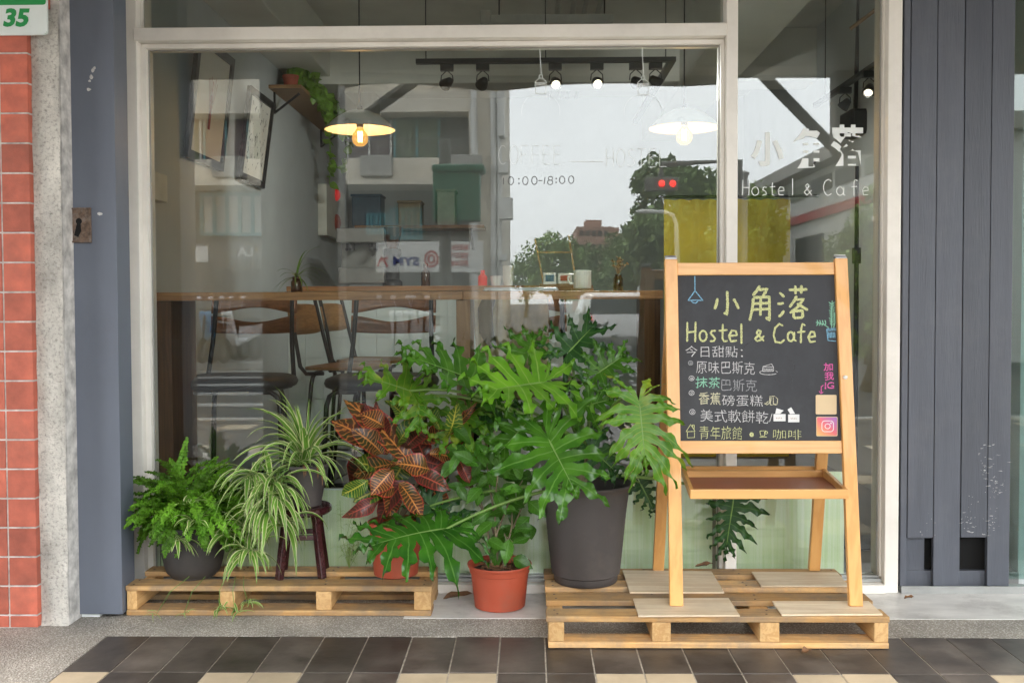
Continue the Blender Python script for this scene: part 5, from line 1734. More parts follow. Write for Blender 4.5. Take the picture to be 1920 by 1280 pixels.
for (x0, x1, y0, y1, fl) in ((690, 764, 1004, 1048, 0), (780, 849, 1006, 1054, 1)):
    cd = sticker('price_card', MATS['card_white'], x0, x1, y0, y1, 0.0012, 2)
    mb = MB()
    q = [(x0 + 10, y0 - 2), (x0 + 18, y0 - 36), (x0 + 62, y0 - 22), (x0 + 40, y0 - 2)] if not fl else [(x0 + 12, y0 - 2), (x0 - 4, y0 - 30), (x0 + 18, y0 - 44), (x0 + 42, y0 - 4)]
    mb.v += [cpx(a, b_) + NB * 0.0016 for a, b_ in q]; mb.face((0, 1, 2, 3)); mb.build('tab', MATS['card_white'], cd)
    mb = MB()
    for k in range(4): stroke(mb, cps([(x0 + 16 + 10 * k, y0 + 20), (x0 + 20 + 10 * k, y0 + 30)]), 0.002, NB, 0.0018)
    mb.build('handwriting', MATS['dried_flower'], cd)
# wing bolt, hinges, tray
mb = MB(); c = PP(1585, 707, b0 + NB * 0.0145, NB); mb.ellipsoid(c, 0.0085, 0.006, 0.007); mb.build('bolt_cap', MATS['mug_white'], cb, smooth='all')
for t_ in (t0, t1):
    mb = MB()
    c = t_ + V((0, 0, 0.002))
    mb.box(c.x - 0.02, c.x + 0.02, c.y - 0.012, c.y + 0.03, c.z + 0.0005, c.z + 0.004)
    mb.tube([c + V((-0.02, 0.008, 0.008)), c + V((0.02, 0.008, 0.008))], 0.005, 8)
    mb.build('hinge', MATS['silver'], cb)
# shelf tray between the legs
def lp(z):                                     # depth of the front and rear legs at a height
    k = (z - FZ) / (zt_ - FZ)
    return YBt + (YTp - YBt) * k, Yb_ + (YTp + 0.03 - Yb_) * (z - FZ) / (zt_ - 0.03 - FZ)
tz = P(1440, 926, -0.58).z
yf, yr_ = lp(tz)
yf -= 0.045
mb = MB(); mb.tv = 0.7
xa_, xb_ = P(1294, 926, yf).x, P(1590, 926, yf).x
mb.box(xa_ - 0.001, xb_ + 0.001, yf - 0.009, yf + 0.009, tz - 0.016, tz + 0.016)
mb.build('tray_front', MATS['board_rail'], cb, bevel=0.002)
xc_, xd_ = P(1281, 892, yr_).x, P(1543, 892, yr_).x
for a, b_ in (((xa_ + 0.006), xc_), ((xb_ - 0.006), xd_)):
    mb = MB(); mb.tv = 0.3; mb.bar((a, yf + 0.0105, tz), (b_, yr_ + 0.0, tz + 0.012), 0.014, 0.032); mb.build('tray_side', MATS['board_rail'], cb, bevel=0.002)
mb = MB(); mb.tv = 0.4
mb.box(xc_ + 0.008, xd_ - 0.008, yr_ - 0.035, yr_ - 0.02, tz - 0.012, tz + 0.022)
mb.box(xc_ + 0.004, xd_ - 0.004, yr_ + 0.014, yr_ + 0.027, tz + 0.004, tz + 0.03)
mb.build('tray_back', MATS['board_rail'], cb, bevel=0.002)
mb = MB(); mb.add([(xa_ + 0.014, yf + 0.011, tz - 0.004), (xb_ - 0.014, yf + 0.011, tz - 0.004), (xd_ - 0.009, yr_ - 0.036, tz - 0.004), (xc_ + 0.009, yr_ - 0.036, tz - 0.004)], [(0, 1, 2, 3)])
mb.build('tray_bottom', MATS['tray_red'], cb, solid=0.005)

# ================================================================== pots and plants
def pot_lathe(mb, c, prof, wall=0.004, ribs=0, n=64):
    inner = [(r - wall, z) for r, z in prof if z > 0.012]
    full = [(0, prof[0][1])] + prof + [(prof[-1][0] - wall, prof[-1][1])] + inner[::-1] + [(0, inner[0][1])]
    mb.lathe(full, c, n)

def ortho(d, n):
    d = d.normalized()
    n = (n - d * n.dot(d))
    if n.length < 1e-4: n = d.orthogonal()
    n.normalize()
    return d, n, n.cross(d).normalized()

def lobed_leaf(mb, J, T, n, W, seed, nl=7, droop=0.25, fold=0.22, ruffle=0.022, rear=0.85, bend=0.10, curl=0.0):
    """deeply cut leaf with ruffled lobes. J = stalk junction, T = tip; W = half width"""
    rr = random.Random(seed)
    J, T = V(J), V(T)
    a, n, s = ortho(T - J, V(n))
    L = (T - J).length
    for side in (1, -1):
        mi, th, ln = [], [], []
        for i in range(nl + 1):
            f = i / nl
            mi.append(L * (0.0 if i < 2 else 0.74 * ((i - 2) / (nl - 2)) ** 1.05))
            th.append(rad(170 - 142 * f ** 0.9) + rr.uniform(-0.08, 0.08))
        for i in range(nl):
            f = (i + 0.5) / nl
            prof = W * (rear + (1 - rear) * min(1, f * 3.2)) * (1.0 - 0.45 * max(0, f - 0.45) / 0.55)
            ln.append(prof * rr.uniform(0.84, 1.14))
        # sinuses
        sd = []
        for i in range(nl + 1):
            l_ = min(ln[max(0, i - 1)], ln[min(nl - 1, i)])
            sd.append(l_ * rr.uniform(0.15, 0.27) if 0 < i else l_ * 0.33)
        dirv = lambda t_: (math.cos(t_), math.sin(t_))
        for i in range(nl):
            m0, m1 = mi[i], mi[i + 1]
            tm = (th[i] + th[i + 1]) / 2
            d = dirv(tm); p = (-d[1], d[0])
            S0 = (m0 + sd[i] * math.cos(th[i]), sd[i] * math.sin(th[i]))
            S1 = (m1 + sd[i + 1] * math.cos(th[i + 1]), sd[i + 1] * math.sin(th[i + 1]))
            mm = ((m0 + m1) / 2, 0.0)
            s0 = ((S0[0] + S1[0]) / 2 - mm[0], (S0[1] + S1[1]) / 2)
            k0 = max(0.15, (s0[0] * d[0] + s0[1] * d[1]) / ln[i])
            wS = 0.5 * math.hypot(S0[0] - S1[0], S0[1] - S1[1])
            wl = min(wS * 0.74, ln[i] * 0.104)
            bn = bend * rr.uniform(0.3, 2.2)
            ph2 = rr.uniform(0, 6)
            ph = rr.uniform(0, 6)
            lift = rr.uniform(-0.22, 0.16)
            mb.tv = min(1, max(0, 0.5 + rr.gauss(0, 0.10)))
            rows, uvs = [], []
            NS = 13
            for q in range(NS + 1):
                t_ = q / NS
                cx = mm[0] + d[0] * ln[i] * t_ + bn * ln[i] * t_ * t_ * 1.0
                cy = mm[1] + d[1] * ln[i] * t_
                if t_ <= k0:
                    g_ = t_ / k0
                    e0 = (m0 + (S0[0] - m0) * g_, S0[1] * g_)
                    e1 = (m1 + (S1[0] - m1) * g_, S1[1] * g_)
                    cc = ((e0[0] + e1[0]) / 2, (e0[1] + e1[1]) / 2)
                else:
                    g_ = (t_ - k0) / (1 - k0)
                    w_ = wl * (1 + 0.55 * math.sin(PI * min(1, g_ * 1.15))) * (1 - g_ ** 2.6) ** 0.75
                    t1_ = 1 + 0.42 * math.sin(g_ * 13 + ph); t2_ = 1 + 0.42 * math.sin(g_ * 14 + ph2)
                    bl = min(1, g_ * 4.0); bl = bl * bl * (3 - 2 * bl)
                    A0 = (cx - p[0] * w_ * t1_, cy - p[1] * w_ * t1_); A1 = (cx + p[0] * w_ * t2_, cy + p[1] * w_ * t2_)
                    # theta decreases with i, so S0 lies on the +p side
                    B0 = (cx + (S0[0] - mm[0] - s0[0]) * (1 - g_), cy + (S0[1] - s0[1]) * (1 - g_))
                    B1 = (cx + (S1[0] - mm[0] - s0[0]) * (1 - g_), cy + (S1[1] - s0[1]) * (1 - g_))
                    if q and g_ * (1 - k0) * NS <= 1.0: bl = 0.55 * bl
                    e0 = (B0[0] * (1 - bl) + A1[0] * bl, B0[1] * (1 - bl) + A1[1] * bl)
                    e1 = (B1[0] * (1 - bl) + A0[0] * bl, B1[1] * (1 - bl) + A0[1] * bl)
                    cc = (cx * bl + (e0[0] + e1[0]) / 2 * (1 - bl), cy * bl + (e0[1] + e1[1]) / 2 * (1 - bl))
                row, uv = [], []
                for k in range(5):
                    e = -1 + k / 2
                    if k <= 2: pt = (e0[0] + (cc[0] - e0[0]) * (k / 2), e0[1] + (cc[1] - e0[1]) * (k / 2))
                    else: pt = (cc[0] + (e1[0] - cc[0]) * ((k - 2) / 2), cc[1] + (e1[1] - cc[1]) * ((k - 2) / 2))
                    u, v = pt
                    rr2 = math.hypot(u * 0.0, v)
                    gs = max(0.0, (t_ - k0) / (1 - k0))
                    h = fold * abs(v) + 0.16 * abs(e) * wl * min(1, t_ * 3)
                    h += ruffle * gs * abs(e) ** 1.5 * math.sin(t_ * 21 + ph + (1.7 if e > 0 else 0))
                    h += lift * ln[i] * gs * gs - curl * ln[i] * gs ** 2
                    w3 = J + a * u + s * (v * side) + n * h
                    dist = math.hypot(u, v) / max(L, 0.01)
                    dl = math.hypot(v, min(0, u)) / W
                    w3 = w3 - V((0, 0, 1)) * (droop * 0.30 * L * max(0, u / L) * (1 - max(0, u / L)) * -0.6 + droop * W * 0.55 * dl * dl)
                    row.append(w3); uv.append((0.5 + e / 2, t_))
                rows.append(row); uvs.append(uv)
            mb.grid(rows, uvs)
        # half of the end lobe
    mt = mi[nl]
    rows, uvs = [], []
    S1 = (mt + sd[nl] * math.cos(th[nl]), sd[nl] * math.sin(th[nl]))
    wl = S1[1]
    for q in range(11):
        t_ = q / 10
        if t_ == 0: u, w_ = mt, 0.0
        else:
            u = mt + (L - mt) * t_
            w_ = wl * 1.25 * (1 - t_ ** 2) ** 0.8 * (1 if t_ > 0.15 else t_ / 0.15) * (1 + 0.14 * math.sin(t_ * 14 + seed)) + (0 if t_ < 1 else 0)
        row, uv = [], []
        for k in range(5):
            e = -1 + k / 2
            h = fold * abs(e) * w_ + ruffle * abs(e) ** 1.5 * math.sin(t_ * 15 + e * 2)
            row.append(J + a * u + s * (e * w_) + n * h - V((0, 0, 1)) * (-droop * 0.18 * L * max(0, u / L) * (1 - max(0, u / L))))
            uv.append((0.5 + e / 2, t_))
        rows.append(row); uvs.append(uv)
    mb.grid(rows, uvs)
    # midrib
    return a, n, s, L

def big_leaf(parent, base, Jp, Tp, W, n, m, seed, sag=0.05, **kw):
    """Jp, Tp = (px, py, depth) of junction and tip"""
    J, T = P(*Jp), P(*Tp)
    mb = MB()
    lobed_leaf(mb, J, T, n, W, seed, **kw)
    o = mb.build('leaf', m, parent, smooth='all')
    a, nn, s = ortho(T - J, V(n))
    mb = MB()
    B = V(base)
    mid = B.lerp(J, 0.5) + V((0, 0, sag))
    pts = []
    end = J + a * 0.0
    for i in range(13):
        t_ = i / 12
        p = B * (1 - t_) ** 2 + mid * 2 * t_ * (1 - t_) + (end - nn * 0.004) * t_ ** 2
        pts.append(p)
    L = (T - J).length
    dr = kw.get('droop', 0.25)
    for f in (0.1, 0.25, 0.45, 0.65, 0.8):
        pts.append(J + a * (L * f) - nn * 0.0012 - V((0, 0, 1)) * (-dr * 0.18 * L * f * (1 - f)))
    rs = [0.0075 - 0.003 * (i / 12) for i in range(13)] + [0.0038, 0.0032, 0.0026, 0.002, 0.0014]
    mb.tube(pts, rs, 8)
    mb.build('stalk', MATS['stalk_green'], o, smooth='all')
    return o

# ------------------------------------------------------------------ the big philodendron
BPx, BPy = P(1098, 1000, -0.27).x, -0.27
pz1 = P(1098, 903, BPy).z
ph = thing('philodendron', 'big philodendron with deeply cut glossy leaves in a tall grey plastic pot', 'potted plant', (BPx, BPy, RD + 0.0005))
c = V(ph.location); H = pz1 - c.z
mb = MB()
prof = [(0.112, 0.0), (0.116, 0.004), (0.118, 0.028), (0.126, 0.034)]
for i in range(30):
    f = i / 29
    r = 0.126 + 0.030 * f ** 0.9 + 0.006 * f ** 6
    prof.append((r + (0.0006 if i % 2 else 0), 0.04 + (H - 0.062) * f))
prof += [(0.167, H - 0.016), (0.173, H - 0.008), (0.1745, H - 0.002), (0.172, H)]
pot_lathe(mb, c, prof, 0.006, n=72)
mb.build('pot', MATS['pot_grey'], ph, smooth=True)
mb = MB(); mb.lathe([(0.15, H - 0.06), (0.09, H - 0.055), (0.0, H - 0.05)], c, 40); mb.build('soil', MATS['soil'], ph, smooth='all')
mb = MB()
mb.tube([c + V((-0.01, 0.02, H - 0.06)), c + V((-0.02, 0.02, H - 0.01)), c + V((0.0, 0.015, H + 0.05)), c + V((-0.01, 0.02, H + 0.14))], [0.026, 0.024, 0.022, 0.016], 12)
mb.build('trunk', MATS['bark'], ph, smooth='all')
leaf_mat('selloum_deep', (0.018, 0.085, 0.008), (0.042, 0.145, 0.012), (0.075, 0.185, 0.03), veinw=0.12, tint=1.0, rough=0.24, transl=0.12)
DP = MATS['selloum_deep']
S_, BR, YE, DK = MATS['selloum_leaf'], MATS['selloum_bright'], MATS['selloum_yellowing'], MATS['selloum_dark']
root = c + V((0.0, 0.02, H + 0.02)); rootm = c + V((0.0, 0.015, H + 0.08))
rootl = c + V((-0.03, -0.02, H - 0.01))
big_leaf(ph, rootm, (893, 714, -0.36), (742, 660, -0.50), 0.205, (-0.25, -0.60, 0.80), S_, 1, sag=0.16, droop=0.22, rear=1.0)
big_leaf(ph, rootm, (1020, 716, -0.42), (886, 738, -0.60), 0.205, (0.1, -0.66, 0.74), BR, 2, sag=0.16, droop=0.20, rear=1.0)
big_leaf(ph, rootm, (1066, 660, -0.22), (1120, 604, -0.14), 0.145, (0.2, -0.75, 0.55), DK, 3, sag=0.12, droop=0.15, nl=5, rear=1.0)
big_leaf(ph, root, (1198, 752, -0.60), (1213, 892, -0.66), 0.172, (0.12, -0.93, 0.35), YE, 4, sag=0.22, droop=0.28, nl=9, curl=0.12, bend=0.25)
big_leaf(ph, rootm, (1028, 822, -0.50), (1085, 935, -0.62), 0.240, (0.0, -0.85, 0.50), S_, 5, sag=0.12, droop=0.16, rear=0.9)
big_leaf(ph, rootl, (836, 990, -0.42), (662, 1034, -0.60), 0.215, (-0.05, -0.52, 0.85), DP, 6, sag=0.05, droop=0.62, rear=0.85, nl=8, fold=0.12)
big_leaf(ph, rootm, (768, 732, -0.33), (664, 700, -0.42), 0.135, (-0.3, -0.75, 0.6), YE, 7, sag=0.17, droop=0.2, nl=5)
big_leaf(ph, rootm, (786, 742, -0.30), (784, 815, -0.36), 0.12, (0.0, -0.9, 0.3), YE, 8, sag=0.15, droop=0.2, nl=5)
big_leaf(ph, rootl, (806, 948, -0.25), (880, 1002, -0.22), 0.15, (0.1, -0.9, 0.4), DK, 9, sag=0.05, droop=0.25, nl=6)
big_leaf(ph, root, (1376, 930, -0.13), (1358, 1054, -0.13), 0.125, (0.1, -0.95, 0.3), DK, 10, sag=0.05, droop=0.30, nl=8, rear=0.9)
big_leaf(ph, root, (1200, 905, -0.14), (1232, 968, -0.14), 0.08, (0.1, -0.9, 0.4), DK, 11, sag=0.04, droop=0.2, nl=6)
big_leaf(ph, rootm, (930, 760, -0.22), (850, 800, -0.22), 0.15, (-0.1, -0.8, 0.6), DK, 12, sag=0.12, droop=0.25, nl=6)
big_leaf(ph, rootm, (1085, 765, -0.30), (1160, 745, -0.34), 0.14, (0.2, -0.8, 0.6), S_, 13, sag=0.1, droop=0.25, nl=6)
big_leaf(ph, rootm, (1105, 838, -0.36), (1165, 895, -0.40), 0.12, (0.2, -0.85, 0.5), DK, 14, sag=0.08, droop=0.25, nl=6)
big_leaf(ph, rootm, (990, 668, -0.20), (1000, 622, -0.14), 0.13, (-0.1, -0.75, 0.6), S_, 15, sag=0.12, droop=0.2, nl=5)

big_leaf(ph, rootm, (985, 795, -0.30), (925, 862, -0.38), 0.15, (-0.1, -0.8, 0.55), S_, 16, sag=0.08, droop=0.25, nl=6)
big_leaf(ph, rootm, (880, 775, -0.24), (815, 835, -0.27), 0.14, (-0.1, -0.8, 0.55), YE, 17, sag=0.1, droop=0.25, nl=6)
big_leaf(ph, rootm, (1120, 700, -0.26), (1180, 660, -0.26), 0.13, (0.2, -0.75, 0.6), S_, 18, sag=0.1, droop=0.2, nl=6)

# ------------------------------------------------------------------ fern
def simple_pot(t, c, r0, r1, h, m, rim=0.012, bowl=0.0, lip=0.006):
    mb = MB()
    prof = [(r0 * 0.94, 0), (r0, 0.004)]
    for i in range(14):
        f = i / 13
        prof.append((r0 + (r1 - r0) * (f ** (1 - bowl)), 0.006 + (h - rim - 0.006) * f))
    prof += [(r1 + lip, h - rim + 0.001), (r1 + lip * 1.2, h - 0.002), (r1 + lip, h)]
    pot_lathe(mb, c, prof, 0.006, n=56)
    mb.build('pot', m, t, smooth=True)
    mb = MB(); mb.lathe([(r1 - 0.008, h - 0.02), (0, h - 0.014)], c, 36); mb.build('soil', MATS['soil'], t, smooth='all')
fy = -0.225
fp = thing('fern', 'bushy bright green fern in a dark bowl shaped pot on the left pallet', 'potted plant', (P(362, 1000, fy).x, fy, LD + 0.0005))
c = V(fp.location); fh = P(362, 978, fy).z - c.z
simple_pot(fp, c, 0.082, 0.128, fh, MATS['pot_dark'], bowl=0.55)
mb = MB(); r_ = random.Random(21)
def frond(mb, a, dirv, L, sag, rr, wid):
    """arching rachis with crowded, crimped leaflets"""
    d = V(dirv).normalized()
    n = 22
    pts = []
    p = V(a); dd = d.copy()
    for i in range(n + 1):
        pts.append(p.copy())
        dd = (dd + V((0, 0, -sag / n)) ).normalized()
        p = p + dd * (L / n)
    base_t = rr.random()
    for i in range(2, n):
        f = i / n
        t = (pts[i + 1] - pts[i - 1]).normalized()
        up = V((0, 0, 1)) - t * t.z
        if up.length < 0.1: up = V((0, -1, 0))
        up.normalize()
        s = t.cross(up).normalized()
        up = s.cross(t)
        w_ = wid * min(1, f * 3 + 0.2) * (1 - f ** 5) * rr.uniform(0.85, 1.1)
        for sd in (-1, 1):
            mb.tv = min(1, max(0, base_t * 0.65 + 0.3 * f + rr.uniform(-0.18, 0.18)))
            ang = rr.uniform(-0.22, 0.22)
            q = (s * sd * 1.0 + t * (0.28 + ang) + up * rr.uniform(-0.1, 0.4)).normalized()
            e = t * (L / n * 0.62)
            rows, uvs = [], []
            for j, ww in enumerate((0.5, 1.0, 1.05, 0.75, 0.15)):
                g_ = j / 4
                c_ = pts[i] + q * (w_ * g_) - V((0, 0, 1)) * (w_ * 0.22 * g_ * g_) + up * (0.003 * math.sin(j * 2.2 + i * 1.9 + sd))
                cr_ = 0.0022 * math.sin(j * 2.9 + i)
                rows.append([c_ - e * ww + up * (0.0016 + cr_), c_ - up * 0.001, c_ + e * ww + up * (0.0016 - cr_)])
                uvs.append([(0, g_), (0.5, g_), (1, g_)])
            mb.grid(rows, uvs)
top = c + V((0, 0, fh - 0.01))
for k in range(185):
    a = r_.uniform(0, 2 * PI)
    el = r_.choice((r_.uniform(0.1, 0.5), r_.uniform(0.3, 0.9), r_.uniform(0.6, 1.2)))
    L = r_.uniform(0.16, 0.24) * (1.0 if el < 0.6 else 1.12)
    d = V((math.cos(a) * math.cos(el) * 1.25 + 0.05, math.sin(a) * math.cos(el) * (0.95 if math.sin(a) < 0 else 0.4), math.sin(el)))
    frond(mb, top + V((r_.uniform(-0.06, 0.06), r_.uniform(-0.05, 0.02), r_.uniform(0.01, 0.10))), d, L * 1.1, r_.uniform(0.9, 2.4), r_, r_.uniform(0.024, 0.034))
mb.build('foliage', MATS['fern_leaf'], fp, smooth='all')

# ------------------------------------------------------------------ stool
sy = -0.205
sc = V((P(566, 945, sy).x, sy, LD + 0.0005))
szt = P(566, 946, sy).z
so = thing('stool', 'small round maroon wooden stool on the left pallet, under the spider plant', 'stool', sc)
mb = MB(); mb.lathe([(0, szt - sc.z - 0.028), (0.104, szt - sc.z - 0.028), (0.112, szt - sc.z - 0.02), (0.112, szt - sc.z - 0.006), (0.106, szt - sc.z), (0, szt - sc.z)], sc, 48); mb.build('seat', MATS['stool_maroon'], so, smooth=True)
fr, ft = 0.112, 0.075
zt2 = szt - 0.0285
for k in range(4):
    a = PI / 4 + k * PI / 2 + 0.12
    u = V((math.cos(a), math.sin(a) * 0.9, 0))
    mb = MB(); mb.bar(sc + u * fr, V((sc.x, sc.y, zt2)) + u * ft, 0.025, 0.025, (-math.sin(a), math.cos(a), 0)); mb.build('leg', MATS['stool_maroon'], so, bevel=0.003)
for k in range(4):
    a0, a1 = PI / 4 + k * PI / 2 + 0.12, PI / 4 + (k + 1) * PI / 2 + 0.12
    zz = sc.z + (0.115 if k % 2 else 0.15)
    f = (zz - sc.z) / (zt2 - sc.z); rr_ = fr + (ft - fr) * f - 0.006
    mb = MB(); mb.bar((sc.x + rr_ * math.cos(a0), sc.y + rr_ * 0.9 * math.sin(a0), zz), (sc.x + rr_ * math.cos(a1), sc.y + rr_ * 0.9 * math.sin(a1), zz), 0.018, 0.014, (0, 0, 1)); mb.build('rung', MATS['stool_maroon'], so, bevel=0.002)

# ------------------------------------------------------------------ spider plant
def strap(mb, a, d, L, w, sag, rr, n=11, twist=0.0):
    d = V(d).normalized()
    p = V(a)
    rows, uvs = [], []
    mb.tv = rr.random()
    s = d.cross(V((0, 0, 1)))
    if s.length < 0.05: s = V((1, 0, 0))
    s.normalize()
    side = V((rr.uniform(-1, 1), rr.uniform(-1, 1), 0)) * 0.25
    for i in range(n + 1):
        f = i / n
        up = s.cross(d).normalized()
        ww = w * (0.55 + 0.45 * min(1, f * 4)) * (1 - max(0, f - 0.35) / 0.65) ** 0.75
        tw = twist * f
        sv = s * math.cos(tw) + up * math.sin(tw)
        uv_ = up * math.cos(tw) - s * math.sin(tw)
        rows.append([p - sv * ww + uv_ * ww * 0.45, p, p + sv * ww + uv_ * ww * 0.45])
        uvs.append([(0, f), (0.5, f), (1, f)])
        d = (d + (V((0, 0, -1)) * sag + side * 0.3) / n * (0.4 + 1.2 * f)).normalized()
        s = (s - d * s.dot(d)).normalized()
        p = p + d * (L / n)
    mb.grid(rows, uvs)
def rosette(mb, c, k, L, w, rr, el=(0.2, 1.3), sag=2.0, lean=(0, 0, 0), arc=(0, 2 * PI)):
    for i in range(k):
        a = rr.uniform(*arc)
        e = rr.uniform(*el)
        d = V((math.cos(a) * math.cos(e), math.sin(a) * math.cos(e), math.sin(e))) + V(lean)
        strap(mb, V(c) + V((rr.uniform(-.015, .015), rr.uniform(-.015, .015), 0)), d, L * rr.uniform(0.7, 1.25), w * rr.uniform(0.7, 1.15), sag * rr.uniform(0.7, 1.3), rr, twist=rr.uniform(-0.8, 0.8))
sp_ = thing('spider_plant', 'variegated spider plant in a grey pot on the stool, spilling long striped leaves', 'potted plant', (P(574, 930, -0.215).x, -0.215, szt + 0.0015))
c = V(sp_.location); shh = P(574, 868, -0.215).z - c.z
simple_pot(sp_, c, 0.056, 0.082, shh, MATS['pot_grey'], rim=0.014)
mb = MB(); r_ = random.Random(31)
rosette(mb, c + V((0, 0, shh)), 56, 0.29, 0.0105, r_, (0.5, 1.45), 2.0, (0.0, -0.12, 0))
rosette(mb, c + V((-0.02, -0.05, shh)), 18, 0.2, 0.008, r_, (0.0, 0.8), 2.2, (0.0, -0.2, 0))
mb.build('foliage', MATS['spider_leaf'], sp_, smooth='all')
mb = MB(); st = MB()
for (px, py, Y, k, L, sag) in ((512, 905, -0.30, 46, 0.20, 2.5), (522, 932, -0.33, 28, 0.19, 2.8), (470, 890, -0.27, 30, 0.18, 2.0), (500, 960, -0.34, 36, 0.19, 2.8), (452, 985, -0.33, 22, 0.15, 2.5), (470, 1035, -0.36, 26, 0.14, 2.4), (425, 1000, -0.36, 16, 0.13, 1.8), (528, 985, -0.34, 12, 0.17, 3.0),
                               (335, 1010, -0.38, 15, 0.085, 1.6), (368, 975, -0.38, 12, 0.08, 1.5), (352, 945, -0.38, 8, 0.055, 1.4)):
    q = P(px, py, Y)
    rosette(mb, q, int(k * 0.85), L, 0.0098, r_, (-0.5, 0.9), sag, (0, -0.25, 0.1))
    a = c + V((-0.03, -0.05, shh))
    st.tube([a, a.lerp(q, 0.5) + V((0, -0.03, 0.05)), q], 0.0016, 6)
for (px, py, L, w_, m_) in ((465, 1130, 0.05, 0.004, 13), (410, 1142, 0.055, 0.0038, 12), (440, 1147, 0.06, 0.0045, 10), (345, 1150, 0.05, 0.0025, 7), (295, 1148, 0.05, 0.002, 5)):
    q = P(px, py, -0.385); q.z = max(q.z, 0.012)
    rosette(mb, q, m_, L, w_, r_, (0.0, 0.8), 1.4, (0, -0.1, 0))
    b_ = P(px - 10 + (470 - px) * 0.4, 1080, -0.355)
    st.tube([b_, b_.lerp(q, 0.5) + V((0.0, -0.03, 0.02)), q], 0.0012, 6)
mb.build('offset_plantlets', MATS['spider_leaf'], sp_, smooth='all')
st.build('runner', MATS['stalk_green'], sp_, smooth='all')
mb = MB()
for (x, l) in ((0.055, 0.075), (0.07, 0.11), (0.005, 0.07), (0.012, 0.06)):
    strap(mb, c + V((x, -0.062, shh + 0.006)), (0.15, -0.5, 0.2), l, 0.004, 5.0, r_)
mb.build('withered_leaves', MATS['dead_leaf'], sp_, smooth='all')

# ------------------------------------------------------------------ croton
def oval_leaf(mb, p, d, n, L, W, rr, fold=0.22, droop=0.25, wave=0.012, shape=(0.0, 0.62, 0.93, 1.0, 0.93, 0.74, 0.45, 0.0)):
    d, n, s = ortho(V(d), V(n))
    mb.tv = rr.random()
    rows, uvs = [], []
    m_ = len(shape) - 1
    ph_ = rr.uniform(0, 6)
    for i, w_ in enumerate(shape):
        t_ = i / m_
        c_ = V(p) + d * (L * t_) - n * (L * droop * t_ * t_)
        row, uv = [], []
        for k in range(5):
            e = -1 + k / 2
            row.append(c_ + s * (W * w_ * e) + n * (fold * W * w_ * abs(e) + wave * abs(e) * math.sin(t_ * 9 + ph_ + e)))
            uv.append((0.5 + e / 2, t_))
        rows.append(row); uvs.append(uv)
    mb.grid(rows, uvs)
cy = -0.20
cr = thing('croton', 'red, orange and dark green veined croton in a red pot on the left pallet', 'potted plant', (P(742, 1000, cy).x, cy, LD + 0.0005))
c = V(cr.location); chh = P(742, 975, cy).z - c.z
simple_pot(cr, c, 0.083, 0.098, chh, MATS['red_pot'], rim=0.03)
mb = MB()
stems = [(740, 905, -0.2), (755, 870, -0.22), (700, 850, -0.22), (810, 860, -0.18), (850, 830, -0.18), (735, 800, -0.2)]
for px, py, Y in stems:
    q = P(px, py, Y); mb.tube([c + V((0, 0, chh - 0.02)), c.lerp(q, 0.5) + V((0, 0, chh * 0.5)), q], [0.008, 0.007, 0.004], 8)
mb.build('stems', MATS['bark'], cr, smooth='all')
mbs = MB(); r_ = random.Random(41)
# (base px, base py, tip px, tip py, half width px, kind)
CL = [(728, 850, 640, 780, 30, 0), (770, 870, 690, 752, 30, 0), (690, 852, 640, 905, 24, 1), (700, 835, 672, 790, 20, 1), (722, 880, 672, 862, 22, 2), (742, 868, 660, 880, 22, 0),
      (735, 905, 668, 935, 24, 2), (760, 900, 700, 960, 22, 1), (800, 868, 770, 790, 24, 1), (806, 880, 756, 862, 24, 0), (830, 840, 895, 836, 16, 0), (850, 850, 905, 868, 16, 1), (838, 815, 885, 770, 9, 0), (845, 800, 892, 762, 8, 0),
      (826, 806, 806, 758, 16, 2), (838, 820, 862, 782, 17, 2), (744, 838, 764, 776, 20, 2), (760, 840, 792, 802, 20, 1), (772, 885, 830, 905, 20, 1), (786, 860, 836, 878, 22, 1), (748, 905, 790, 950, 20, 1), (735, 905, 735, 965, 20, 1),
      (800, 905, 838, 950, 18, 1), (770, 930, 800, 985, 18, 1), (716, 850, 690, 812, 26, 0), (740, 845, 712, 772, 24, 1), (732, 830, 700, 760, 18, 1), (690, 900, 648, 930, 18, 2), (712, 935, 668, 962, 16, 1), (790, 830, 822, 800, 18, 0),
      (748, 915, 706, 905, 24, 1), (764, 850, 742, 902, 24, 1), (842, 868, 812, 905, 20, 1), (736, 880, 700, 920, 22, 0), (806, 850, 858, 852, 18, 1), (722, 800, 682, 772, 22, 0), (765, 790, 740, 748, 14, 2), (860, 860, 880, 900, 14, 1)]
for i, (bx, byy, tx, ty, w_, kd) in enumerate(CL):
    Yb2 = cy - r_.uniform(-0.03, 0.09)
    A, B = P(bx, byy, Yb2), P(tx, ty, Yb2 - r_.uniform(0.0, 0.1))
    if kd == 1 and r_.random() < 0.5: kd = r_.choice((0, 2))
    mbs.mi = kd
    oval_leaf(mbs, A, B - A, V((r_.uniform(-0.8, 0.8), -1, r_.uniform(-0.1, 1.3))), (B - A).length * 1.08, w_ / 1867 * 3.7 * 0.95, r_, fold=0.32, droop=r_.uniform(0.1, 0.7), wave=0.012, shape=(0.05, 0.5, 0.82, 0.98, 1.0, 0.85, 0.5, 0.0))
mbs.build('foliage', [MATS['croton_red'], MATS['croton_dark'], MATS['croton_green']], cr, smooth='all')

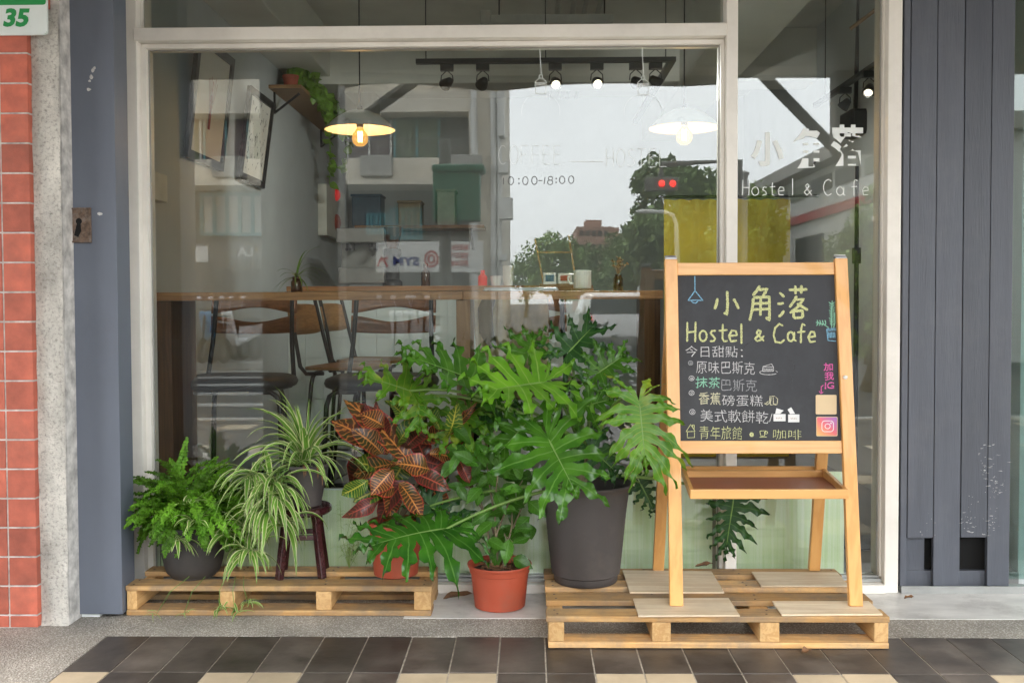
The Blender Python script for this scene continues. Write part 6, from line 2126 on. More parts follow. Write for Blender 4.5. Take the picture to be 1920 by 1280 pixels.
# ------------------------------------------------------------------ shrub in the small red pot
gy = -0.235
gs = thing('shrub', 'leggy green leaved shrub in a terracotta red plastic pot on the marble step', 'potted plant', (P(937, 1100, gy).x, gy, MZ + 0.0005))
c = V(gs.location); gh = P(937, 1054, gy).z - c.z
mb = MB()
prof = [(0.088, 0.0), (0.094, 0.003), (0.097, 0.03), (0.106, gh - 0.05), (0.107, gh - 0.034), (0.1115, gh - 0.032), (0.115, gh - 0.012), (0.119, gh - 0.010), (0.121, gh - 0.003), (0.1195, gh)]
pot_lathe(mb, c, prof, 0.004, n=60)
mb.build('pot', MATS['red_pot'], gs, smooth=True)
mb = MB(); mb.lathe([(0.109, gh - 0.03), (0.05, gh - 0.022), (0, gh - 0.02)], c, 36); mb.build('soil', MATS['soil'], gs, smooth='all')
mb = MB(); r_ = random.Random(51)
for k in range(70):
    a, q = r_.uniform(0, 6.28), r_.uniform(0.0, 0.095)
    p = c + V((q * math.cos(a), q * math.sin(a), gh - 0.016)); d = V((r_.uniform(-1, 1), r_.uniform(-1, 1), r_.uniform(0, 0.4))).normalized()
    mb.tv = r_.random(); mb.tube([p, p + d * r_.uniform(0.015, 0.05)], r_.uniform(0.0012, 0.003), 5)
mb.build('mulch', MATS['dead_leaf'], gs)
mb = MB(); lf = MB()
tips = [(910, 830, -0.25), (850, 860, -0.22), (895, 900, -0.24), (980, 900, -0.26), (960, 960, -0.28), (985, 935, -0.24), (935, 870, -0.3), (945, 1000, -0.27)]
for i, (px, py, Y) in enumerate(tips):
    q = P(px, py, Y); b_ = c + V((r_.uniform(-0.045, 0.03), r_.uniform(-0.03, 0.03), gh - 0.03))
    pts = [b_, b_.lerp(q, 0.35) + V((r_.uniform(-.015, .015), 0, 0.03)), b_.lerp(q, 0.7) + V((r_.uniform(-.015, .015), 0, 0.02)), q]
    mb.tube(pts, [0.0042, 0.0036, 0.003, 0.002], 7)
mb.build('stems', MATS['bark'], gs, smooth='all')
spots = [(r_.uniform(835, 960), r_.uniform(800, 915)) for _ in range(48)] + [(r_.uniform(900, 1000), r_.uniform(880, 960)) for _ in range(34)] + [(r_.uniform(915, 1000), r_.uniform(950, 1010)) for _ in range(18)] + [(890, 985), (906, 1000), (935, 1020), (962, 1045), (955, 1010), (915, 1012)]
for i, (px, py) in enumerate(spots):
    A = P(px, py, gy - r_.uniform(-0.06, 0.1)); a = r_.uniform(-PI, PI)
    d = V((math.cos(a), r_.uniform(-0.7, 0.3), math.sin(a) * 0.7 - 0.35))
    oval_leaf(lf, A, d, V((r_.uniform(-.3, .3), -0.8, r_.uniform(0.2, 1.0))), r_.uniform(0.055, 0.10), r_.uniform(0.018, 0.028), r_, wave=0.003, shape=(0.05, 0.6, 0.95, 1.0, 0.88, 0.66, 0.34, 0.0))
lf.build('foliage', MATS['shrub_leaf'], gs, smooth='all')

# ------------------------------------------------------------------ weeds and fallen leaves
wd = thing('weed', 'thin feathery weed with pale stems growing beside the croton pot', 'weed', (P(655, 1075, -0.12).x, -0.12, LD + 0.0005))
mb = MB(); st = MB(); r_ = random.Random(61); c = V(wd.location)
for k in range(9):
    q = P(r_.uniform(632, 690), r_.uniform(935, 1030), -0.13 - r_.uniform(0, 0.06))
    st.tube([c, c.lerp(q, 0.5) + V((r_.uniform(-.02, .02), 0, 0.01)), q], 0.001, 5)
    for j in range(12):
        p = c.lerp(q, 0.3 + 0.7 * r_.random()); strap(mb, p, (r_.uniform(-1, 1), r_.uniform(-1, .3), r_.uniform(0, 1)), r_.uniform(0.02, 0.05), 0.0022, 1.2, r_, n=5)
mb.build('foliage', MATS['grass_leaf'], wd, smooth='all'); st.build('stems', MATS['grass_leaf'], wd)
def fallen(label, px, py, Z, L, W, ang, seed, m='dead_leaf'):
    r_ = random.Random(seed); mb = MB()
    p = PZ(px, py, Z)
    d = V((math.cos(ang), math.sin(ang), 0.04))
    oval_leaf(mb, p - d * L / 2 + V((0, 0, 0.006)), d, V((0.1, -0.25, 1)), L, W, r_, fold=0.7, droop=-0.12, wave=0.004)
    o = mb.build('fallen_leaf', MATS[m], smooth='all')
    tag(o, label, 'leaf')
    return o
fallen('curled brown leaf lying between the left pallet and the small red pot', 858, 1122, MZ, 0.11, 0.02, 0.1, 1)
fallen('small red brown leaf on the marble step beneath the dark shutter', 1704, 1123, MZ, 0.036, 0.009, 0.05, 2)
fallen('small brown leaf on the dark tiles touching the right pallet', 1512, 1224, 0.001, 0.036, 0.012, 0.3, 3)
fallen('dry rust coloured leaf on the rear of the right pallet behind the plywood', 1320, 1063, RD + 0.002, 0.07, 0.012, 0.2, 4)
# ================================================================== the arcade and the street, which the glass mirrors
mat('arcade_ceiling', (0.40, 0.38, 0.34), rough=0.9, var=0.06, scale=2)
mat('column_tile', (0.2, 0.18, 0.16), rough=0.5, var=0.1, scale=4)
mat('awning', (0.33, 0.31, 0.27), rough=0.8, var=0.08)
mat('asphalt', (0.05, 0.05, 0.052), rough=0.85, var=0.25, scale=30, dirt=0.3, dscale=0.5, dirtcol=(0.1, 0.1, 0.1))
mat('kerb', (0.35, 0.34, 0.32), rough=0.9, var=0.15)
mat('road_paint', (0.36, 0.36, 0.35), rough=0.7, var=0.12, scale=9)
mat('render_cream', (0.68, 0.63, 0.54), rough=0.9, var=0.1, scale=1.2, dirt=0.7, dscale=0.9, dirtcol=(0.3, 0.27, 0.22))
mat('render_dark', (0.17, 0.165, 0.155), rough=0.9, var=0.15)
mat('window_dark', (0.035, 0.04, 0.042), rough=0.55, spec=0.2)
mat('curtain_dusk', (0.16, 0.12, 0.13), rough=0.9)
mat('curtain_green', (0.17, 0.2, 0.14), rough=0.9)
mat('frame_blue', (0.13, 0.34, 0.38), rough=0.5)
mat('sign_panel', (0.68, 0.68, 0.66), rough=0.5, var=0.03)
mat('sign_blue', (0.03, 0.05, 0.22), rough=0.5)
mat('sign_red', (0.45, 0.05, 0.05), rough=0.5)
mat('bin_green', (0.015, 0.13, 0.075), rough=0.5, var=0.15)
mat('brick_far', (0.34, 0.2, 0.15), rough=0.9)
mat('car_white', (0.7, 0.7, 0.7), rough=0.25, var=0.02, coat=0.6)
mat('tyre', (0.02, 0.02, 0.02), rough=0.8)
mat('tail_red', (0.45, 0.015, 0.015), rough=0.3, emit=(1, 0.02, 0.01), estr=0.6)
mat('signal_red', (0.8, 0.03, 0.03), rough=0.4, emit=(1.0, 0.03, 0.02), estr=1.6)
mat('scooter_blue', (0.03, 0.24, 0.5), rough=0.3, coat=0.5)
mat('scooter_white', (0.65, 0.65, 0.65), rough=0.3, coat=0.5)
mat('crown_dark', (0.17, 0.26, 0.075), rough=0.6, var=0.3, scale=6, tint=1.0)
mat('crown_mid', (0.22, 0.32, 0.075), rough=0.6, var=0.3, scale=6, tint=1.0)
mat('trunk_bark', (0.12, 0.09, 0.06), rough=0.95, var=0.3)

# ground
mb = MB(); mb.box(-150, 150, -320, -5.6, -0.5, -0.16); tag(mb.build('road', MATS['asphalt']), kind='structure')
mb = MB(); mb.box(-30, 30, -5.75, -5.601, -0.159, 0.0); tag(mb.build('kerb', MATS['kerb'], bevel=0.01), kind='structure')
mb = MB(); mb.box(-40, -0.4, -24, -14.6, -0.159, -0.03); tag(mb.build('far_pavement', MATS['kerb'], bevel=0.01), kind='structure')
def zebra(pts): pass
mb = MB()
for k in range(12):                     # crossing in front of the shop
    y = -8.2 - k * 1.45
    if k > 4: break
    mb.box(-7.5, -3.2, y - 0.38, y, -0.158, -0.1555)
for k in range(12):
    y = -7.0 - k * 0.95
    mb.box(0.3, 2.3, y - 0.45, y, -0.158, -0.1555)
tag(mb.build('crossing_stripes', MATS['road_paint']), kind='structure')

# arcade
mb = MB(); mb.box(-14, 14, -3.0, -0.51, 3.4, 3.7); mb.box(-14, 14, -0.51, 12, 3.4, 3.7)
tag(mb.build('arcade_ceiling', MATS['arcade_ceiling']), 'plain grey ceiling slab of the arcade over the pavement', 'ceiling')
mb = MB(); mb.box(-14, 14, -3.0, 12, 3.701, 9.5)
tag(mb.build('upper_storeys', MATS['render_cream']), 'upper storeys of the shop building above the arcade', 'building')
mb = MB(); mb.box(-14, 14, -3.0, -2.75, 2.68, 3.399)
tag(mb.build('arcade_beam', MATS['arcade_ceiling']), 'edge beam of the arcade on its street side', 'beam')
for i, (a, b_, lab) in enumerate(((-1.80, -1.275, 'square tiled arcade pillar facing the left part of the shop window'), (-3.6, -2.325, 'broad tiled arcade pillar facing the red tiled wall'), (2.42, 2.95, 'square tiled arcade pillar facing the dark shutter'))):
    t = thing('arcade_pillar', lab, 'pillar', ((a + b_) / 2, -2.85, 0.001), 0, 'arcade pillars along the kerb')
    mb = MB(); mb.box(a, b_, -2.99, -2.7, 0.15, 2.679); mb.build('shaft', MATS['column_tile'], t, bevel=0.02)
    mb = MB(); mb.box(a - 0.02, b_ + 0.02, -3.01, -2.68, 0.001, 0.149); mb.build('plinth', MATS['kerb'], t, bevel=0.01)
# awning valance with a wavy hem, on slanting arms
t = thing('awning', 'rolled down grey awning with a wavy hem and slanting arms at the arcade edge', 'awning', (0.2, -3.05, 2.65))
hem = [(640, 166), (680, 158), (740, 156), (800, 159), (860, 165), (900, 170), (945, 170), (985, 166), (1030, 160), (1100, 157), (1180, 156), (1215, 161), (1280, 162), (1360, 158), (1372, 146), (1580, 146)]
pts = [R(a, b_, 3.03) for a, b_ in hem]
mb = MB()
for i in range(len(pts) - 1):
    p, q = pts[i], pts[i + 1]
    mb.add([(p.x, -3.03, p.z), (q.x, -3.03, q.z), (q.x, -3.03, 3.38), (p.x, -3.03, 3.38), (p.x, -3.04, p.z), (q.x, -3.04, q.z), (q.x, -3.04, 3.38), (p.x, -3.04, 3.38)],
           [(0, 1, 2, 3), (7, 6, 5, 4), (0, 4, 5, 1)])
mb.build('valance', MATS['awning'], t)
for (a, b_, c_, d_) in ((778, 150, 690, 214), (1436, 146, 1572, 285)):
    p, q = R(a, b_, 3.1), R(c_, d_, 3.5)
    mb = MB(); mb.bar(p + (p - q) * 0.3, q, 0.075, 0.04); mb.build('arm', MATS['render_dark'], t)
mb = MB(); mb.tube([R(640, 140, 2.6), R(680, 139, 2.6), R(840, 146, 2.6), R(1035, 147, 2.6)], 0.016, 10); tag(mb.build('roller_pipe', MATS['render_dark'], smooth=True), 'thin dark pipe under the arcade edge beam', 'pipe')

t = thing('hanging_sign', 'dark shop sign box hung under the arcade edge, facing the right end of the window', 'sign', (R(1620, 150, 2.9).x, -2.9, R(1620, 262, 2.9).z))
p, q = R(1568, 285, 2.85), R(1700, 140, 2.85)
mb = MB(); mb.box(p.x, q.x + 0.3, -3.0, -2.86, p.z, 2.679); mb.build('box', MATS['render_dark'], t, bevel=0.01)
# cream building across the street
def facade_building():
    D = 16.0
    xr = R(941, 300, D).x
    t = thing('apartment_house', 'old cream apartment house across the street, with shops below', 'building', (-6.5, -20, -0.03))
    z1 = R(700, 212, D).z; z1t = R(700, 160, D).z
    fl = [R(700, 338, D).z, R(700, 300, D).z, R(700, 212, D).z, R(700, 168, D).z]     # ledge, sill, lintel, next ledge
    x0 = -16.0; xw = R(725 + 155, 300, D).x
    mb = MB()
    mb.box(x0, xr, -24, -16.6, -0.029, 12.5)
    mb.box(xw, xr, -16.599, -15.9, -0.029, 12.5)               # end pier
    for k in range(3):
        dz = k * 3.0
        mb.box(x0, xw - 0.001, -16.599, -15.75, fl[0] + dz - 0.05, fl[1] + dz)
        mb.box(x0, xw - 0.001, -16.599, -15.95, fl[2] + dz, fl[2] + dz + 0.42)
    mb.build('wall', MATS['render_cream'], t, bevel=0.01)
    mb = MB()
    for k in range(3):
        for z_ in (0.22, 0.36): mb.box(x0, xw - 0.002, -15.80, -15.77, fl[1] + 3.0 * k + z_, fl[1] + 3.0 * k + z_ + 0.025)
        xx = x0
        while xx < xw - 0.1:
            mb.box(xx, xx + 0.025, -15.79, -15.775, fl[1] + 3.0 * k + 0.001, fl[1] + 3.0 * k + 0.36); xx += 0.5
    mb.build('railing', MATS['render_dark'], t)
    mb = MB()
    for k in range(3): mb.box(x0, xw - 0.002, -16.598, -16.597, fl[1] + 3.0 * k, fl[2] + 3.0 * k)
    mb.build('recess_shade', MATS['render_dark'], t)  # dark sheet on the set-back wall colours in the shade of the window bands
    for xa2, dz in ((-3.3, 0.0), (-2.1, 3.0), (-6.2, 0.0), (-1.55, 0.0)):
        mb = MB(); mb.box(xa2, xa2 + 0.62, -15.749, -15.45, fl[0] + dz + 0.02, fl[0] + dz + 0.42); mb.build('air_conditioner', MATS['kerb'], t, bevel=0.02)
    mb = MB(); mb.box(x0, xr + 0.3, -24, -15.4, 12.501, 12.7); mb.build('roof', MATS['render_dark'], t)
    for k in range(3):
        x = x0 + 0.5
        dz = k * 3.0
        i = 0
        while x + 0.9 < xw:
            mb = MB(); mb.box(x, x + 0.94, -16.598, -16.5, fl[1] + dz + 0.05, fl[2] + dz - 0.06)
            mb.build('window', MATS[('curtain_green', 'window_dark', 'curtain_dusk', 'curtain_green', 'curtain_dusk')[i % 5]], t)
            mb = MB()
            for xx in (x, x + 0.45, x + 0.9): mb.box(xx, xx + 0.04, -16.499, -16.45, fl[1] + dz + 0.05, fl[2] + dz - 0.06)
            mb.build('window_frame', MATS['frame_blue'] if i % 2 else MATS['sign_panel'], t)
            x += 0.98; i += 1
    # ground floor: dark shop fronts, blue window grilles, long canopy edge
    zc = R(700, 345, D).z
    mb = MB(); mb.box(x0, xw, -16.596, -16.3, 0.0, zc - 0.1); mb.build('shop_front', MATS['render_dark'], t)
    mb = MB(); mb.box(x0, xw, -16.3, -15.2, zc - 0.1, zc); mb.build('canopy', MATS['render_cream'], t)
    for (a, b_, c_, d_) in ((380, 497, 362, 442), (735, 790, 390, 450), (690, 730, 400, 440)):
        p, q = R(a, d_, 16.25), R(b_, c_, 16.25)
        mb = MB(); mb.box(p.x, q.x, -16.299, -16.26, p.z, q.z); w_ = mb.build('window', MATS['sign_panel'], t)
        mb = MB()
        nn = 5
        for k in range(nn + 1):
            xx = p.x + (q.x - p.x) * k / nn
            mb.box(xx - 0.03, xx + 0.03, -16.26, -16.2, p.z, q.z)
        mb.box(p.x, q.x, -16.199, -16.18, p.z, p.z + 0.06); mb.box(p.x, q.x, -16.199, -16.18, q.z - 0.06, q.z)
        mb.build('grille', MATS['frame_blue'], w_)
    mb = MB()
    for a, r_ in ((889, 0.07), (893, 0.03), (925, 0.06), (936, 0.05)):
        p = R(a, 300, 15.8); mb.tube([(p.x, -15.8, 0), (p.x, -15.8, 12)], r_, 8)
    for z, w_, h_ in ((1.9, .1, .12), (2.7, .22, .4), (3.6, .12, .2), (4.3, .06, .9), (5.5, .18, .2)): mb.box(xr - 0.05, xr + w_, -15.85, -15.4, z, z + h_)
    mb.build('drainpipes', MATS['sign_panel'], t)
    return t
facade_building()
def plate(name, label, cat, px0, px1, py0, py1, D, m, th=0.08):
    p, q = R(px0, py1, D), R(px1, py0, D)
    t = thing(name, label, cat, ((p.x + q.x) / 2, -D, p.z))
    mb = MB(); mb.box(p.x, q.x, -D - th, -D, p.z, q.z); mb.build('panel', MATS[m], t, bevel=0.005)
    return t
def street_write(parent, name, body, px0, px1, py0, py1, D, m, weight=0.0):
    """letters on a street sign: read the right way round from the street, so mirrored in the glass"""
    mb = MB()
    write(mb, body, R(px1, py0, D), R(px0, py0, D), R(px1, py1, D), V((0, 1, 0)), 0.012, weight=weight)
    mb.build(name, MATS[m], parent)
t = plate('shop_sign', 'long white shop sign with blue and red lettering across the street', 'sign', 706, 906, 453, 511, 14.8, 'sign_panel')
street_write(t, 'lettering', 'SYM', 738, 787, 482, 498, 14.8, 'sign_blue', 0.03)
street_write(t, 'red_lettering', '機車材料', 846, 879, 459, 470, 14.8, 'sign_red'); street_write(t, 'red_lettering', '電動車行', 846, 879, 474, 485, 14.8, 'sign_red'); street_write(t, 'red_lettering', '維修保養', 846, 879, 488, 499, 14.8, 'sign_red')
mb = MB()
def rpt(l): return [R(a, b_, 14.8) for a, b_ in l]
for l in (ell(810, 486, 12, 14, 18), ell(810, 486, 6, 7, 12), [(709, 500), (716, 482), (728, 500)], [(712, 488), (728, 484)]): stroke(mb, rpt(l), 0.03, V((0, 1, 0)), 0.012)
mb.build('emblem', MATS['sign_red'], t)
t = plate('shop_sign', 'dark grey shop sign with a white square across the street', 'sign', 358, 560, 455, 505, 15.2, 'render_dark')
p, q = R(361, 491, 15.19), R(390, 461, 15.19)
mb = MB(); mb.box(p.x, q.x, -15.195, -15.17, p.z, q.z); mb.build('square', MATS['sign_panel'], t)
street_write(t, 'lettering', 'LA', 444, 474, 463, 480, 15.2, 'sign_panel', 0.03)
# green clothing-bin like box on a pole
t = thing('signal_box', 'green sheet metal box hung high on a street pole', 'box', (R(857, 366, 8).x, -8.2, R(857, 415, 8).z))
p, q = R(812, 414, 8), R(899, 322, 8)
mb = MB(); mb.box(p.x, q.x, -8.35, -8.0, p.z, q.z); mb.build('case', MATS['bin_green'], t, bevel=0.02)
mb = MB(); mb.box(p.x - 0.01, q.x + 0.06, -8.37, -7.96, q.z + 0.001, q.z + 0.09); mb.build('lid', MATS['bin_green'], t, bevel=0.03)
t = thing('street_pole', 'dark street pole carrying the green box', 'pole', (R(836, 500, 8.5).x, -8.5, -0.159))
mb = MB(); x_ = R(836, 500, 8.5).x; mb.tube([(x_, -8.5, -0.159), (x_, -8.5, R(836, 262, 8.5).z)], 0.075, 12); mb.build('shaft', MATS['render_dark'], t, smooth=True)
mb = MB(); mb.lathe([(0.13, 0), (0.13, 0.02), (0.08, 0.2)], (x_, -8.5, -0.159), 12); mb.build('base', MATS['render_dark'], t)

# traffic light, lamp, poles
c = R(1240, 345, 11)
t = thing('traffic_light', 'horizontal traffic light showing red on a long arm', 'traffic light', (R(1213, 345, 11).x, -11, -0.159))
mb = MB(); mb.box(R(1210, 1, 11).x, R(1273, 1, 11).x, -11.2, -11.02, c.z - 0.1, c.z + 0.1); mb.build('housing', MATS['render_dark'], t, bevel=0.02)
for px, m_ in ((1219, 'render_dark'), (1241, 'signal_red'), (1262, 'signal_red')):
    q = R(px, 345, 10.99); mb = MB(); mb.ellipsoid((q.x, -11.0, c.z), 0.05, 0.03, 0.05, 16, 8); mb.build('lens', MATS[m_], t, smooth='all')
mb = MB(); xx = R(1300, 1, 11.1).x + 0.7; mb.tube([(R(1240, 1, 11.1).x, -11.12, c.z + 0.12), (R(1240, 1, 11.1).x, -11.12, c.z + 0.3), (xx, -11.12, c.z + 0.35), (xx, -11.12, -0.159)], 0.05, 8); mb.build('mast', MATS['render_dark'], t)
p = [R(1270, 490, 22), R(1268, 420, 22), R(1262, 404, 22), R(1245, 398, 22), R(1220, 397, 22)]
b_ = V((p[0].x, p[0].y, -0.159))
t = thing('street_lamp', 'pale street lamp with a curved arm in front of the far trees', 'street lamp', b_)
mb = MB(); mb.tube([b_] + p, [0.08, 0.07, 0.06, 0.055, 0.05, 0.04], 8); mb.build('pole', MATS['sign_panel'], t, smooth=True)
mb = MB(); q = p[-1]; mb.ellipsoid((q.x - 0.12, q.y, q.z), 0.3, 0.1, 0.06, 12, 8); mb.build('lamp_head', MATS['sign_panel'], t, smooth='all')
q = R(1396, 330, 14)
t = thing('street_pole', 'plain grey street pole standing by the long white hall', 'pole', (q.x, -14, -0.159))
mb = MB(); mb.tube([(q.x, -14, -0.159), (q.x, -14, q.z)], 0.06, 10); mb.build('shaft', MATS['kerb'], t, smooth=True)
mb = MB(); mb.lathe([(0.062, 0), (0.09, 0.01), (0.09, 0.05), (0.0, 0.09)], (q.x, -14, q.z), 10); mb.build('cap', MATS['kerb'], t)

# long white hall on the right, running away from the street
def hall():
    X = 7.4
    t = thing('white_hall', 'long white flat roofed hall with a red stripe beside the side road', 'building', (X + 3, -35, -0.159))
    D0 = 14.5
    def zat(py, px): 
        d = ray(px, py); k = X / d.x
        return (EYE + d * k).z
    zt, zw, zs, zs1 = zat(305, 1565), zat(322, 1565), zat(383, 1565), zat(400, 1565)
    zw2 = zat(350, 1565)
    y0, y1 = -16.0, -75
    mb = MB(); mb.box(X + 0.05, X + 9, y1, y0, -0.158, zt); mb.build('wall', MATS['sign_panel'], t, bevel=0.02)
    mb = MB(); mb.box(X - 0.35, X + 9.2, y1 - .3, y0 + 0.3, zt + 0.001, zt + 0.35); mb.build('roof', MATS['kerb'], t, bevel=0.02)
    for k in range(26):
        y = y0 - 0.6 - k * 2.1
        mb = MB(); mb.box(X, X + 0.049, y - 1.7, y, zw2, zw); mb.build('window', MATS['window_dark' if k % 3 else 'curtain_green'], t)
    mb = MB(); mb.box(X - 0.02, X + 0.048, y1, y0, zs1, zs); mb.build('stripe', MATS['sign_red'], t)
    for k in range(10):
        y = y0 - 1.2 - k * 4.2
        mb = MB(); mb.box(X, X + 0.047, y - 2.6, y, -0.1, zs1 - 0.4); mb.build('shop_front', MATS['window_dark'], t)
hall()
# far brick blocks
for (a, b_, c_, D, lab) in ((1082, 1150, 425, 95, 'far brick apartment block with a stepped roof seen above the trees'), (1120, 1185, 437, 110, 'far low brick block behind the stepped one')):
    p, q = R(a, 600, D), R(b_, c_, D)
    t = thing('brick_block', lab, 'building', ((p.x + q.x) / 2, -D, -0.159))
    mb = MB(); mb.box(p.x, q.x, -D - 12, -D, -0.158, q.z); mb.box(p.x + 1, p.x + 2.6, -D - 6, -D - 2, q.z + 0.001, q.z + 0.8); mb.build('wall', MATS['brick_far'], t)
    for k in range(5):
        for j in range(2):
            x = p.x + 0.3 + k * (q.x - p.x - 0.6) / 5
            mb = MB(); mb.box(x, x + 0.35, -D + 0.001, -D + 0.08, q.z - 0.9 - j * 1.3, q.z - 0.4 - j * 1.3); mb.build('window', MATS['window_dark'], t)

# trees
def tree(label, px, D, top_py, half_px, m, seed, n=5200, group='street trees across the road', low=None):
    r_ = random.Random(seed)
    c0 = R(px, top_py, D)
    zt = c0.z
    rx_ = half_px / FPX * (D + 3.93)
    zb = max(0.9, zt - 2.3 * rx_) if low is None else low
    t = thing('tree', label, 'tree', (c0.x, -D, -0.159), 0, group)
    zc, rz = (zt + zb) / 2, (zt - zb) / 2
    mb = MB()
    mb.tube([(c0.x, -D, -0.159), (c0.x + 0.1, -D, zb * 0.6), (c0.x - 0.05, -D + 0.1, zc)], [0.035 * zt, 0.028 * zt, 0.015 * zt], 8)
    for k in range(6):
        a = k * 1.05
        mb.tube([(c0.x, -D, zb * 0.75 + 0.2 * k * rz / 3), (c0.x + rx_ * 0.35 * math.cos(a), -D + rx_ * 0.35 * math.sin(a), zc), (c0.x + rx_ * 0.6 * math.cos(a), -D + rx_ * 0.6 * math.sin(a), zc + rz * 0.4)], [0.014 * zt, 0.01 * zt, 0.004 * zt], 6)
    mb.build('trunk', MATS['trunk_bark'], t, smooth=True)
    mb = MB()
    cl = []
    for k in range(46):
        u = V((r_.gauss(0, 1), r_.gauss(0, 1), r_.gauss(0, 1))).normalized() * r_.uniform(0.45, 0.93)
        cl.append((V((c0.x + u.x * rx_, -D + u.y * rx_, zc + u.z * rz)), r_.uniform(0.2, 0.38) * rx_, r_.random()))
    for i in range(n):
        q, rr_, sh_ = r_.choice(cl)
        u = V((r_.gauss(0, 1), r_.gauss(0, 1), r_.gauss(0, 0.7))).normalized() * rr_ * r_.uniform(0.5, 1.0)
        p = q + u
        s_ = rx_ * r_.uniform(0.045, 0.08)
        a = V((r_.gauss(0, 1), r_.gauss(0, 1), r_.gauss(0, 1))).normalized()
        b_ = a.orthogonal().normalized()
        mb.tv = min(1, max(0, sh_ * 0.5 + r_.random() * 0.5))
        mb.add([p - a * s_, p + b_ * s_ * 0.55, p + a * s_, p - b_ * s_ * 0.55], [(0, 1, 2, 3)])
    mb.build('crown', MATS[m], t)
tree('large dark green tree across the road, the tallest in the mirrored view', 1268, 26, 290, 122, 'crown_dark', 1, n=11000, low=1.0)
tree('broad tree standing behind the far kerb beside the tallest tree', 1345, 29, 330, 85, 'crown_mid', 8, low=1.0)
tree('rounded tree in the middle of the mirrored street', 1185, 36, 415, 60, 'crown_dark', 2)
tree('feathery light tree beside the cream apartment house', 1040, 42, 436, 62, 'crown_mid', 3)
tree('light green tree leaning towards the white hall', 1400, 21, 335, 80, 'crown_mid', 4, low=0.9)
tree('dense tree growing nearest the last arcade pillar', 1625, 10, 335, 75, 'crown_mid', 5, low=0.3)
tree('low bushy tree at the end of the side road', 1110, 60, 462, 70, 'crown_dark', 6)
tree('distant dark tree between the two brick blocks', 985, 70, 470, 40, 'crown_dark', 7, n=2500)

# white car driving away
def car():
    D = 17.5
    xa, xb = R(1132, 600, D).x, R(1202, 600, D).x
    xm_, hw = 1.9, 0.83
    t = thing('white_car', 'white hatchback driving away along the side road with red tail lamps', 'car', (xm_, -D - 2, -0.159))
    g0 = -0.159
    prof = [(0.0, 0.32), (-0.02, 0.75), (0.1, 0.95), (0.35, 1.38), (0.6, 1.46), (2.2, 1.44), (2.9, 1.0), (3.8, 0.85), (3.95, 0.6), (3.95, 0.3)]
    mb = MB()
    for sx, ins in ((-1, 0), (1, 0)):
        pass
    rows = []
    for u in (-1, -0.94, -0.6, 0, 0.6, 0.94, 1):
        k = 1.0 if abs(u) < 0.99 else 0.96
        rows.append([(xm_ + hw * u * (1 - 0.14 * max(0, z - 0.95) / 0.5), -D - y * (1 if abs(u) < 0.99 else 0.98) - (0.04 if abs(u) > 0.9 else 0), g0 + (z - 0.3) * k + 0.3) for y, z in prof])
    mb.grid(rows)
    for r in (rows[0], rows[-1]):
        n0 = len(mb.v); mb.v += [V(p) for p in r]; mb.face(list(range(n0, n0 + len(r))))
    mb.build('body', MATS['car_white'], t, smooth=True)
    mb = MB(); mb.add([(xm_ - 0.62, -D - 0.11, g0 + 1.0), (xm_ + 0.62, -D - 0.11, g0 + 1.0), (xm_ + 0.56, -D - 0.3, g0 + 1.36), (xm_ - 0.56, -D - 0.3, g0 + 1.36)], [(0, 1, 2, 3)])
    mb.build('rear_window', MATS['window_dark'], t, solid=0.02)
    for s_ in (-1, 1):
        mb = MB(); mb.box(xm_ + s_ * 0.68 - 0.11, xm_ + s_ * 0.68 + 0.11, -D - 0.03, -D + 0.035, g0 + 0.72, g0 + 0.95); mb.build('tail_lamp', MATS['tail_red'], t, bevel=0.02)
        for yy in (0.75, 3.1):
            mb = MB(); mb.tube([(xm_ + s_ * 0.62, -D - yy, g0 + 0.3), (xm_ + s_ * 0.84, -D - yy, g0 + 0.3)], 0.3, 18); w_ = mb.build('wheel', MATS['tyre'], t)
            mb = MB(); mb.tube([(xm_ + s_ * 0.841, -D - yy, g0 + 0.3), (xm_ + s_ * 0.85, -D - yy, g0 + 0.3)], 0.18, 14); mb.build('rim', MATS['silver'], w_)
    mb = MB(); mb.box(xm_ - 0.8, xm_ + 0.8, -D + 0.001, -D + 0.07, g0 + 0.3, g0 + 0.5); mb.build('bumper', MATS['render_dark'], t, bevel=0.03)
car()
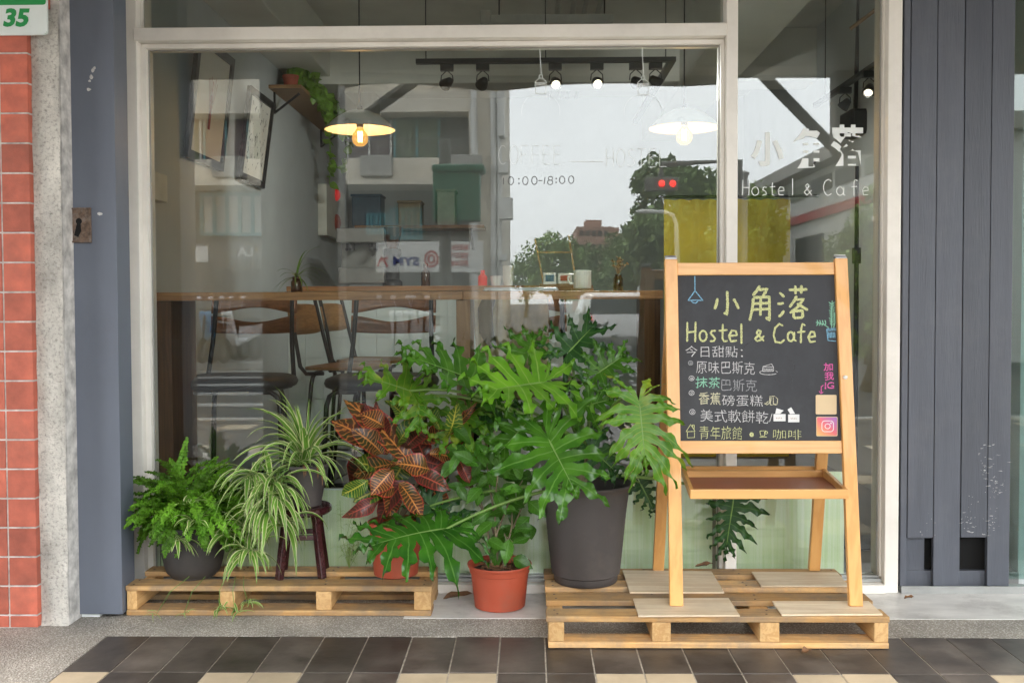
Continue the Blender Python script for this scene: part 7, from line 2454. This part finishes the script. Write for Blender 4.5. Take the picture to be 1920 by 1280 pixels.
# parked scooters
def scooter(label, x, y, rz, body, group):
    t = thing('scooter', label, 'scooter', (x, y, -0.03), rz, group)
    for yy in (-0.6, 0.6):
        mb = MB()
        n, k = 20, 8
        for i in range(n):
            for j in range(k):
                a, b_ = 2 * PI * i / n, 2 * PI * j / k
                r = 0.19 + 0.05 * math.cos(b_)
                mb.v.append(V((0.045 * math.sin(b_), yy + r * math.cos(a), 0.24 + r * math.sin(a))))
        for i in range(n):
            for j in range(k):
                mb.face((i * k + j, i * k + (j + 1) % k, ((i + 1) % n) * k + (j + 1) % k, ((i + 1) % n) * k + j))
        mb.build('wheel', MATS['tyre'], t, smooth='all', local=True)
    mb = MB()
    mb.prism([(-0.68, 0.5), (-0.2, 0.4), (0.25, 0.3), (0.35, 0.32), (0.55, 0.95), (0.48, 1.0), (0.25, 0.4), (-0.1, 0.42), (-0.15, 0.68), (-0.75, 0.72)], (-0.13, 0, 0), (0, 1, 0), (0, 0, 1), (1, 0, 0), 0.26)
    mb.build('body', MATS[body], t, local=True, bevel=0.04)
    mb = MB(); mb.ellipsoid((0, -0.42, 0.76), 0.14, 0.38, 0.07); mb.build('seat', MATS['tyre'], t, smooth='all', local=True)
    mb = MB(); mb.tube([(-0.34, 0.42, 1.04), (0, 0.5, 1.0), (0.34, 0.42, 1.04)], 0.016, 8); mb.tube([(0, 0.5, 1.0), (0, 0.62, 0.24)], 0.025, 8); mb.build('handlebar', MATS['tyre'], t, local=True)
    for s_ in (-1, 1):
        mb = MB(); mb.tube([(0.28 * s_, 0.45, 1.03), (0.32 * s_, 0.47, 1.18)], 0.008, 6); mb.ellipsoid((0.33 * s_, 0.48, 1.22), 0.06, 0.015, 0.04, 10, 6); mb.build('mirror', MATS['silver'], t, local=True)
SG = 'scooters parked across the street'
for (px, b_, lab) in ((392, 'scooter_blue', 'bright blue scooter parked across the street'), (410, 'tyre', 'black scooter parked across the street beside a white one'), (432, 'scooter_white', 'white scooter parked across the street next to the black one'), (752, 'scooter_white', 'white scooter in the row under the white shop sign, first in the row'), (778, 'scooter_white', 'white scooter in the middle of the row under the white shop sign'), (806, 'scooter_white', 'white scooter at the pole end of the row under the white shop sign')):
    q = R(px, 650, 14.4)
    scooter(lab, q.x, -15.0, rad(12), b_, SG)
